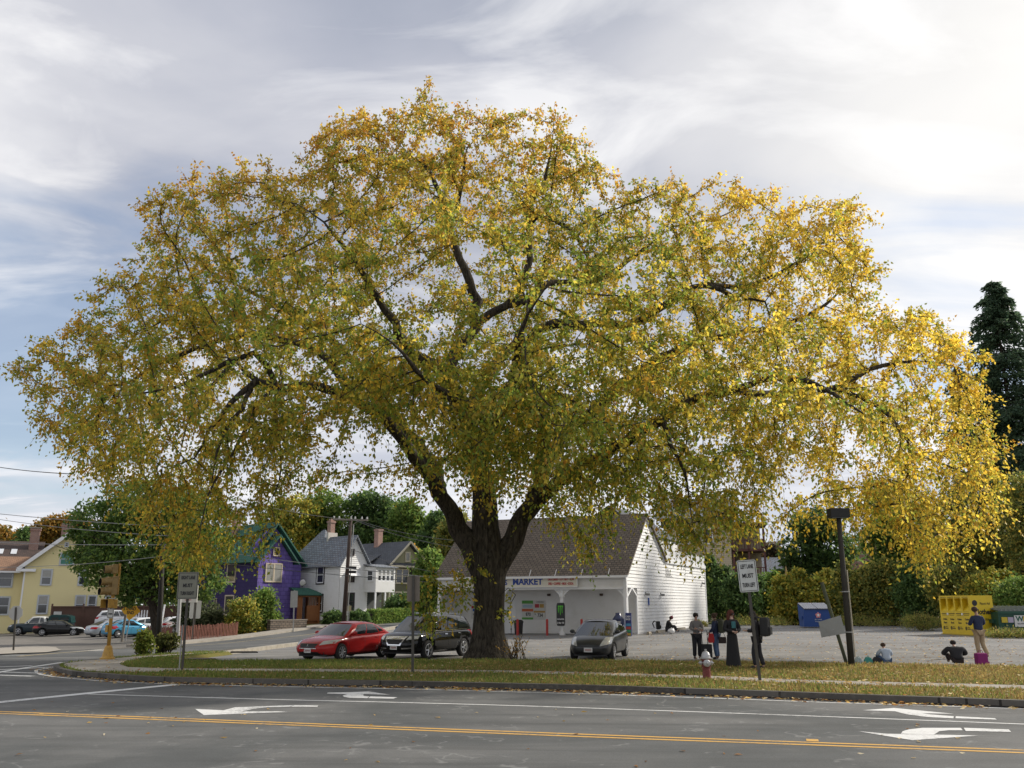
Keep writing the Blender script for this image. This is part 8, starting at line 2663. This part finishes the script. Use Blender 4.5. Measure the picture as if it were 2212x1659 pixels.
# right side: trees behind the lot
for lb, ex_, pal, Y_, n in (
        ('dark green tree left of the lamp box above the hedge', ((1760, 1130, 55, 45), (1800, 1180, 60, 50), (1735, 1195, 50, 45), (1770, 1240, 60, 35), (1700, 1225, 28, 24)), DKGREEN, 96, 12000),
        ('mid green tree right of the lamp post hiding the brick gable', ((1930, 1090, 55, 55), (1975, 1140, 60, 60), (1905, 1160, 45, 40), (1940, 1210, 60, 45), (1900, 1060, 30, 25)), GREENS, 90, 14000),
        ('olive green tree in front of the tall conifer', ((2060, 1120, 60, 60), (2120, 1180, 75, 70), (2050, 1210, 60, 50), (2170, 1120, 55, 55), (2190, 1230, 60, 60)), OLIVE, 72, 16000),
        ('yellow tinged tree at the right edge above the green dumpster', ((2215, 1080, 60, 60), (2240, 1180, 70, 80), (2180, 1290, 60, 40)), OLIVE, 66, 10000),
        ('brown grey tree far behind the lane sign', ((1640, 1185, 40, 22), (1600, 1200, 30, 20), (1690, 1205, 30, 20)), [(.09, .075, .05), (.06, .055, .04), (.12, .09, .05)], 150, 5000),
        ('reddish bush tree behind the beige building balconies', ((1590, 1165, 28, 20), (1620, 1195, 26, 20)), [(.10, .06, .03), (.07, .06, .03)], 125, 3000)):
    broad_tree('background_tree', lb, gz(*at(ex_[0][0], 1340, Y_)[:2]), [ell3(*a, Y_) for a in ex_], n, .0042 * Y_, pal, [1] * len(pal), group='trees beyond the lot', tr=.35, clump=.17, shell=.35)


def conifer(label, px, py_top, half, Y_, n, pal):
    tpt = at(px, py_top, Y_); b = gz(tpt.x, Y_); Hc = tpt.z - b[2]
    root = thing('conifer_tree', label, 'tree', b, 0, 'tall dark conifers'); org = np.array(b)
    t = np.linspace(0, 1, 8); P = np.stack([0 * t, 0 * t, Hc * t - .2 * (1 - t)], 1)
    segs = [(P, .38 * (1 - t) + .02)]; LPs = []; LDs = []
    Rm = half / 2212 * 1024 / F * Y_
    nb = 360
    hs_ = rng.uniform(.03, .995, nb)
    for h_ in hs_:
        a = rng.uniform(0, 2 * np.pi); r_ = Rm * (1 - h_) ** .58 * rng.uniform(.55, 1.25) + .15
        d = np.array([np.cos(a), np.sin(a), 0]); s = np.linspace(0, 1, 7)[:, None]
        pz = Hc * h_ + r_ * (.18 * s - .42 * s ** 2)
        Q_ = np.concatenate([d[:2] * r_ * s, pz], 1)
        segs.append((Q_[::2], np.linspace(.05, .01, 4)))
        m_ = int(n / nb * (.35 + r_ / Rm))
        u = rng.uniform(.12, 1, m_)[:, None]
        base_ = np.concatenate([d[:2] * r_ * u, Hc * h_ + r_ * (.18 * u - .42 * u ** 2)], 1)
        side_ = np.array([-d[1], d[0], 0]); wv = (1 - u) * .38 * r_ + .15
        LPs.append(base_ + side_ * rng.normal(size=(m_, 1)) * wv * .7 + np.array([0, 0, -1]) * np.abs(rng.normal(size=(m_, 1))) * .22)
        LDs.append(d * .8 + side_ * rng.normal(size=(m_, 1)) * .6 + np.array([0, 0, -.6]) + rng.normal(size=(m_, 3)) * .3)
    V, Fq = tubes_np([(p if len(p) == len(r) else p[:len(r)], r) for p, r in segs], 6)
    meshobj('trunk', V, Fq, BARK2, root, smooth=True)
    P = np.concatenate(LPs); D = np.concatenate(LDs)
    V, Fq = leaves_np(P, rng.uniform(.22, .46, len(P)), .40, D)
    meshobj('crown', V, Fq, LEAF2, root, tint=pickcol(pal, [1, 1, .6], len(P), .25))


CON = [(0.051, 0.090, 0.055), (0.072, 0.117, 0.066), (0.106, 0.152, 0.080)]
conifer('tallest dark conifer at the right edge standing clear against the sky', 2142, 605, 165, 76, 80000, CON)
conifer('second dark conifer cut by the right edge of the view', 2240, 630, 150, 80, 40000, CON)
conifer('dark conifer hidden behind the hanging yellow elm leaves', 2068, 790, 110, 84, 14000, CON)
# hedge along the back of the lot, bush by bush
Yh = 75
for lb, px, py, rx, ry, Y_, n, pal, more in (
        ('dark green bush touching the back corner of the white side wall', 1552, 1285, 34, 66, 77, 6500, DKGREEN, ((1540, 1240, 16, 26),)),
        ('dark green bush behind the woman in the long skirt', 1605, 1295, 40, 55, 77, 6500, DKGREEN, ((1590, 1255, 24, 24),)),
        ('green bush right of the lane sign', 1660, 1300, 38, 52, 76, 6000, GREENS, ((1650, 1262, 22, 20),)),
        ('yellow green bush left of the blue dumpster', 1712, 1298, 42, 50, 74, 7000, YGREEN, ((1700, 1262, 26, 20), (1730, 1258, 20, 16))),
        ('yellow green bush behind the blue dumpster', 1778, 1296, 46, 52, 74, 7000, YGREEN, ((1790, 1256, 30, 20),)),
        ('olive green bush right behind the lamp post', 1850, 1292, 48, 56, 73, 7500, OLIVE, ((1840, 1250, 30, 22),)),
        ('rounded olive bush right of the lamp post', 1920, 1288, 48, 62, 72, 8000, OLIVE, ((1905, 1240, 30, 24), (1940, 1236, 26, 22))),
        ('dark green bush left of the yellow donation bin', 1990, 1290, 48, 60, 68, 8000, DKGREEN, ((1975, 1240, 30, 24),)),
        ('pale green creeper covered bush behind the donation bin', 2060, 1275, 50, 50, 65, 8000, OLIVE, ((2040, 1240, 30, 24), (2085, 1245, 28, 22))),
        ('bright green bush above the green dumpster', 2140, 1285, 55, 42, 62, 8000, YGREEN, ((2120, 1262, 30, 18),)),
        ('green bush at the right edge above the dumpster lid', 2205, 1290, 50, 45, 60, 7000, GREENS, ())):
    tops = tuple((px + rng.uniform(-.8, .8) * rx, py - ry * rng.uniform(.6, 1.15), rng.uniform(9, 18), rng.uniform(12, 26)) for _ in range(4))
    shrub(lb, px, py, rx, ry * .92, Y_ + rng.uniform(-2, 2), int(n * 1.2), .0036 * Y_, pal, W1 if len(pal) == 4 else [1] * len(pal), more + tops, group='bushes along the back of the lot', clump=.24, shell=.35)
# weeds at the foot of the hedge
for lb, px, py, rx, ry, Y_ in (('low grassy weeds under the bushes left of the blue dumpster', 1640, 1346, 75, 9, 71), ('low weeds between the blue dumpster and the lamp post', 1860, 1345, 70, 12, 69), ('low weeds at the left foot of the donation bin', 1990, 1345, 40, 18, 61), ('ragged weeds growing against the green dumpster', 2180, 1372, 45, 8, 50.5), ('dry weeds against the foot of the white side wall', 1508, 1352, 16, 10, 69)):
    shrub(lb, px, py, rx, ry, Y_, 3000, .16, OLIVE + [(.25, .19, .08)], [1, 1, .6, .4, .5], cat='weeds', group='weeds at the foot of the hedge', down=-1.0, ratio=.25)
# front left shrubs
pp = g(318, 1412, .1)
shrub('bright green young shrub left of the dark wooden pole', 313, 1385, 18, 22, pp.y, 2600, .13, [(.16, .20, .03), (.10, .14, .025), (.24, .24, .05)], [1, 1, .6], ((305, 1398, 12, 10),), shell=.1, clump=.22)
shrub('duller green shrub right of the dark wooden pole', 362, 1384, 24, 16, pp.y + 1, 2600, .13, [(.09, .11, .03), (.13, .13, .035), (.06, .07, .025)], [1, 1, .6], ((350, 1400, 8, 10),), shell=.1, clump=.22)
shrub('grey green rounded bush at the left wall of the purple house', 432, 1330, 42, 42, 80, 6500, .26, [(.08, .095, .05), (.11, .12, .06), (.05, .065, .03)], [1, 1, .8], ((460, 1350, 30, 25),))
shrub('bush with yellow tips in front of the purple house', 522, 1332, 32, 42, 80, 7000, .25, YGREEN + [(.35, .30, .10)], [.8, .6, 1, .3, .3], ((510, 1350, 26, 24), (540, 1345, 24, 26)))
shrub('taller dark green bush at the corner of the purple house', 569, 1320, 27, 50, 82, 7000, .25, GREENS, W1, ((575, 1352, 22, 22),))
shrub('dark clipped bush left of the utility pole', 722, 1338, 25, 19, 89, 4500, .22, DKGREEN, W1, clump=.12)
shrub('rounded dark bush right of the utility pole', 775, 1337, 26, 20, 90, 4500, .22, DKGREEN, W1, clump=.12)
shrub('large loose bush in front of the olive house', 868, 1306, 34, 20, 98, 4500, .28, DKGREEN, W1)
shrub('bright low bush under the trees beside the patrol suv', 915, 1322, 18, 12, 100, 2500, .28, GREENS, W1)
# clipped hedge: a box of leaves
A_, B_ = at(797, 1345, 91), at(908, 1334, 99)
hz = thing('clipped_hedge', 'long clipped green hedge in front of the white house', 'hedge', gz(A_.x, A_.y)); L_ = (B_ - A_); Lh = Vector((L_.x, L_.y)).length; hz.rotation_euler = (0, 0, math.atan2(L_.y, L_.x))
n_ = 12000
P = np.stack([rng.uniform(0, Lh, n_), rng.uniform(-.5, .5, n_), rng.uniform(0, 1.25, n_)], 1); f_ = rng.integers(0, 3, n_)
P[f_ == 0, 1] = -.5 + rng.normal(size=(f_ == 0).sum()) * .05; P[f_ == 1, 2] = 1.25 + rng.normal(size=(f_ == 1).sum()) * .06
P[:, 2] += zta(A_.x + P[:, 0] / Lh * L_.x, A_.y + P[:, 0] / Lh * L_.y) - zt(A_.x, A_.y)
V, Fq = leaves_np(P, rng.uniform(.13, .24, n_), .6, rng.normal(size=(n_, 3))); meshobj('foliage', V, Fq, LEAF2, hz, tint=pickcol(GREENS, W1, n_, .25))
mb = MB(); mb.b2((0, -.42, -.3), (Lh, .42, 1.0)); mb.obj('inner_twigs', BARK2, hz)
# ------------ far woods closing the horizon: one mass
n_ = 46000
X = rng.uniform(-330, 330, n_); Yf = 205 + rng.normal(size=n_) * 8 - np.abs(X) * .12
hh = 8.5 + 2.5 * np.sin(X * .05) + 2.0 * np.sin(X * .13 + 1) + 1.5 * np.sin(X * .31)
P = np.stack([X, Yf, hh * rng.uniform(0, 1, n_) ** .7], 1)
V, Fq = leaves_np(P, rng.uniform(1.0, 2.0, n_), .7, rng.normal(size=(n_, 3)))
tag(meshobj('far_woods', V, Fq, LEAF2, None, tint=pickcol(OLIVE + DKGREEN, [.6, .6, .8, .4, 1, 1, 1, 1], n_, .25) * .9), 'distant woods closing the horizon', 'woods', kind='stuff')

# ------------ grass blades and fallen leaves
def on_strip(n, rgn=None):
    out = []
    while sum(len(o) for o in out) < n:
        Q_ = np.stack([rng.uniform(-15, 34, n), rng.uniform(12, 42, n)], 1)
        Q_ = Q_[inpoly(Q_, np.array(turf_pts))]
        out.append(Q_)
    return np.concatenate(out)[:n]


swp = np.array([(p.x, p.y) for p in sw])
cornerp = np.array([(-15.05, 33.2), (-14.7, 30.6), (-14.1, 29.3), (-12.7, 27.5), (-11.6, 26.85), (-10.2, 26.9), (-10.2, 28.3), (-11.9, 28.9), (-12.8, 30.4), (-13.4, 32.4), (-13.75, 35), (-13.0, 41.5), (-14.2, 38)])


def linedist(P, L):
    b = np.full(len(P), 1e9)
    for i in range(len(L) - 1):
        a = L[i]; ab = L[i + 1] - a; t = np.clip(((P - a) @ ab) / (ab @ ab + 1e-9), 0, 1); b = np.minimum(b, np.linalg.norm(P - a - t[:, None] * ab, axis=1))
    return b


Q_ = on_strip(150000)
w_ = linedist(Q_, swp); ok = ((w_ > .50 + rng.random(len(Q_)) * .12)) & ~inpoly(Q_, cornerp)
Q_ = Q_[ok]
n_ = len(Q_); P = np.stack([Q_[:, 0], Q_[:, 1], zta(Q_[:, 0], Q_[:, 1]) + .13], 1)
D = rng.normal(size=(n_, 3)) * .45; D[:, 2] = 1
V, Fq = leaves_np(P, rng.uniform(.05, .125, n_) * (1 + .25 * snoise(P, .8, 8)), .22, D)
dry = np.clip(.45 + .035 * P[:, 0] + .3 * snoise(P, .5, 5), .05, .95)
GP = [(.11, .15, .035), (.165, .20, .045), (.29, .23, .08), (.22, .15, .06)]
C = pickcol(GP, np.stack([1.1 - dry, 1.1 - dry, dry, dry * .8], 1), n_, .25)
tag(meshobj('grass', V, Fq, LEAF2, None, tint=C), 'short patchy grass of the verge', 'grass', kind='stuff')
# fallen leaves
LP = []
a = on_strip(34000); k = rng.random(len(a)) < np.clip(.32 + .035 * a[:, 0], .1, 1) * np.clip(.6 + .6 * snoise(np.concatenate([a, a[:, :1] * 0], 1), .7, 12), .1, 1); a = a[k]; LP.append(np.stack([a[:, 0], a[:, 1], zta(a[:, 0], a[:, 1]) + .155 + rng.random(len(a)) * .03], 1))
kk = np.array([(p.x, p.y) for p in KL if -16 < p.x < 30 and p.y < 33]); i = rng.integers(0, len(kk) - 1, 5200); t = rng.random((5200, 1)); b_ = kk[i] * (1 - t) + kk[i + 1] * t
nrm = kk[i + 1] - kk[i]; nrm = np.stack([nrm[:, 1], -nrm[:, 0]], 1); nrm /= np.linalg.norm(nrm, axis=1)[:, None] + 1e-9
dd_ = np.abs(rng.normal(size=5200)) * .28 + .02
cl_ = np.clip(.5 + .6 * snoise(np.concatenate([b_, b_[:, :1] * 0], 1), .9, 6), .05, 1); kp = rng.random(5200) < cl_
b_ = (b_ + nrm * dd_[:, None])[kp]; LP.append(np.stack([b_[:, 0], b_[:, 1], zta(b_[:, 0], b_[:, 1]) + .012 + rng.random(len(b_)) * .03], 1))
lp_ = np.array(lot_pts)
a = np.stack([rng.uniform(-12, 34, 14000), 30 + rng.random(14000) ** 1.6 * 38], 1); a = a[inpoly(a, lp_)]; k = rng.random(len(a)) < np.clip(.25 + .05 * a[:, 0], .06, .75) * np.clip(.6 + .5 * snoise(np.concatenate([a, a[:, :1] * 0], 1), .4, 9), .1, 1); a = a[k]
LP.append(np.stack([a[:, 0], a[:, 1], zta(a[:, 0], a[:, 1]) + .02], 1))
a = np.stack([rng.uniform(-10, 16, 160), rng.uniform(12, 24, 160)], 1); a = a[linedist(a, kk) > .2]; LP.append(np.stack([a[:, 0], a[:, 1], zta(a[:, 0], a[:, 1]) + .012], 1)[a[:, 1] < 19 - a[:, 0] * .2])
P = np.concatenate(LP); n_ = len(P); D = rng.normal(size=(n_, 3)) * [1, 1, .25]
V, Fq = leaves_np(P, rng.uniform(.07, .14, n_), .7, D)
# lay them nearly flat
V = V.reshape(-1, 4, 3); V[:, :, 2] = P[:, None, 2] + (V[:, :, 2] - P[:, None, 2]) * .35; V = V.reshape(-1, 3)
C = pickcol([(.46, .30, .09), (.30, .15, .05), (.56, .42, .20), (.18, .10, .05), (.60, .52, .36)], [1, 1, .8, .8, .5], n_, .25)
tag(meshobj('fallen_leaves', V, Fq, LEAF2, None, tint=C), 'fallen elm leaves on verge, gutter and lot', 'leaves', kind='stuff')
# dry weeds at the foot of the elm
for lb, px, Y_, n_ in (('dry brown weeds sprouting right of the elm trunk', 1112, 36.3, 220),):
    c = g(px, 1424, .1); root = thing('dry_weeds', lb, 'weeds', c); segs = []; Pl = []; Dl = []
    for k in range(26):
        d = rng.normal(size=3) * [.28, .2, .1]; d[2] = rng.uniform(.35, .95); b0 = rng.normal(size=3) * [.22, .12, 0]
        segs.append((np.array([b0, b0 + d * .5, b0 + d + [0, 0, -.04]]), np.array([.012, .009, .005])))
        for q in range(9): Pl.append(b0 + d * rng.uniform(.3, 1)); Dl.append(rng.normal(size=3))
    V, Fq = tubes_np(segs, 4); meshobj('stems', V, Fq, BARK2, root)
    V, Fq = leaves_np(np.array(Pl), rng.uniform(.05, .12, len(Pl)), .5, np.array(Dl)); meshobj('foliage', V, Fq, LEAF2, root, tint=pickcol(OCHRE, W1, len(Pl)))
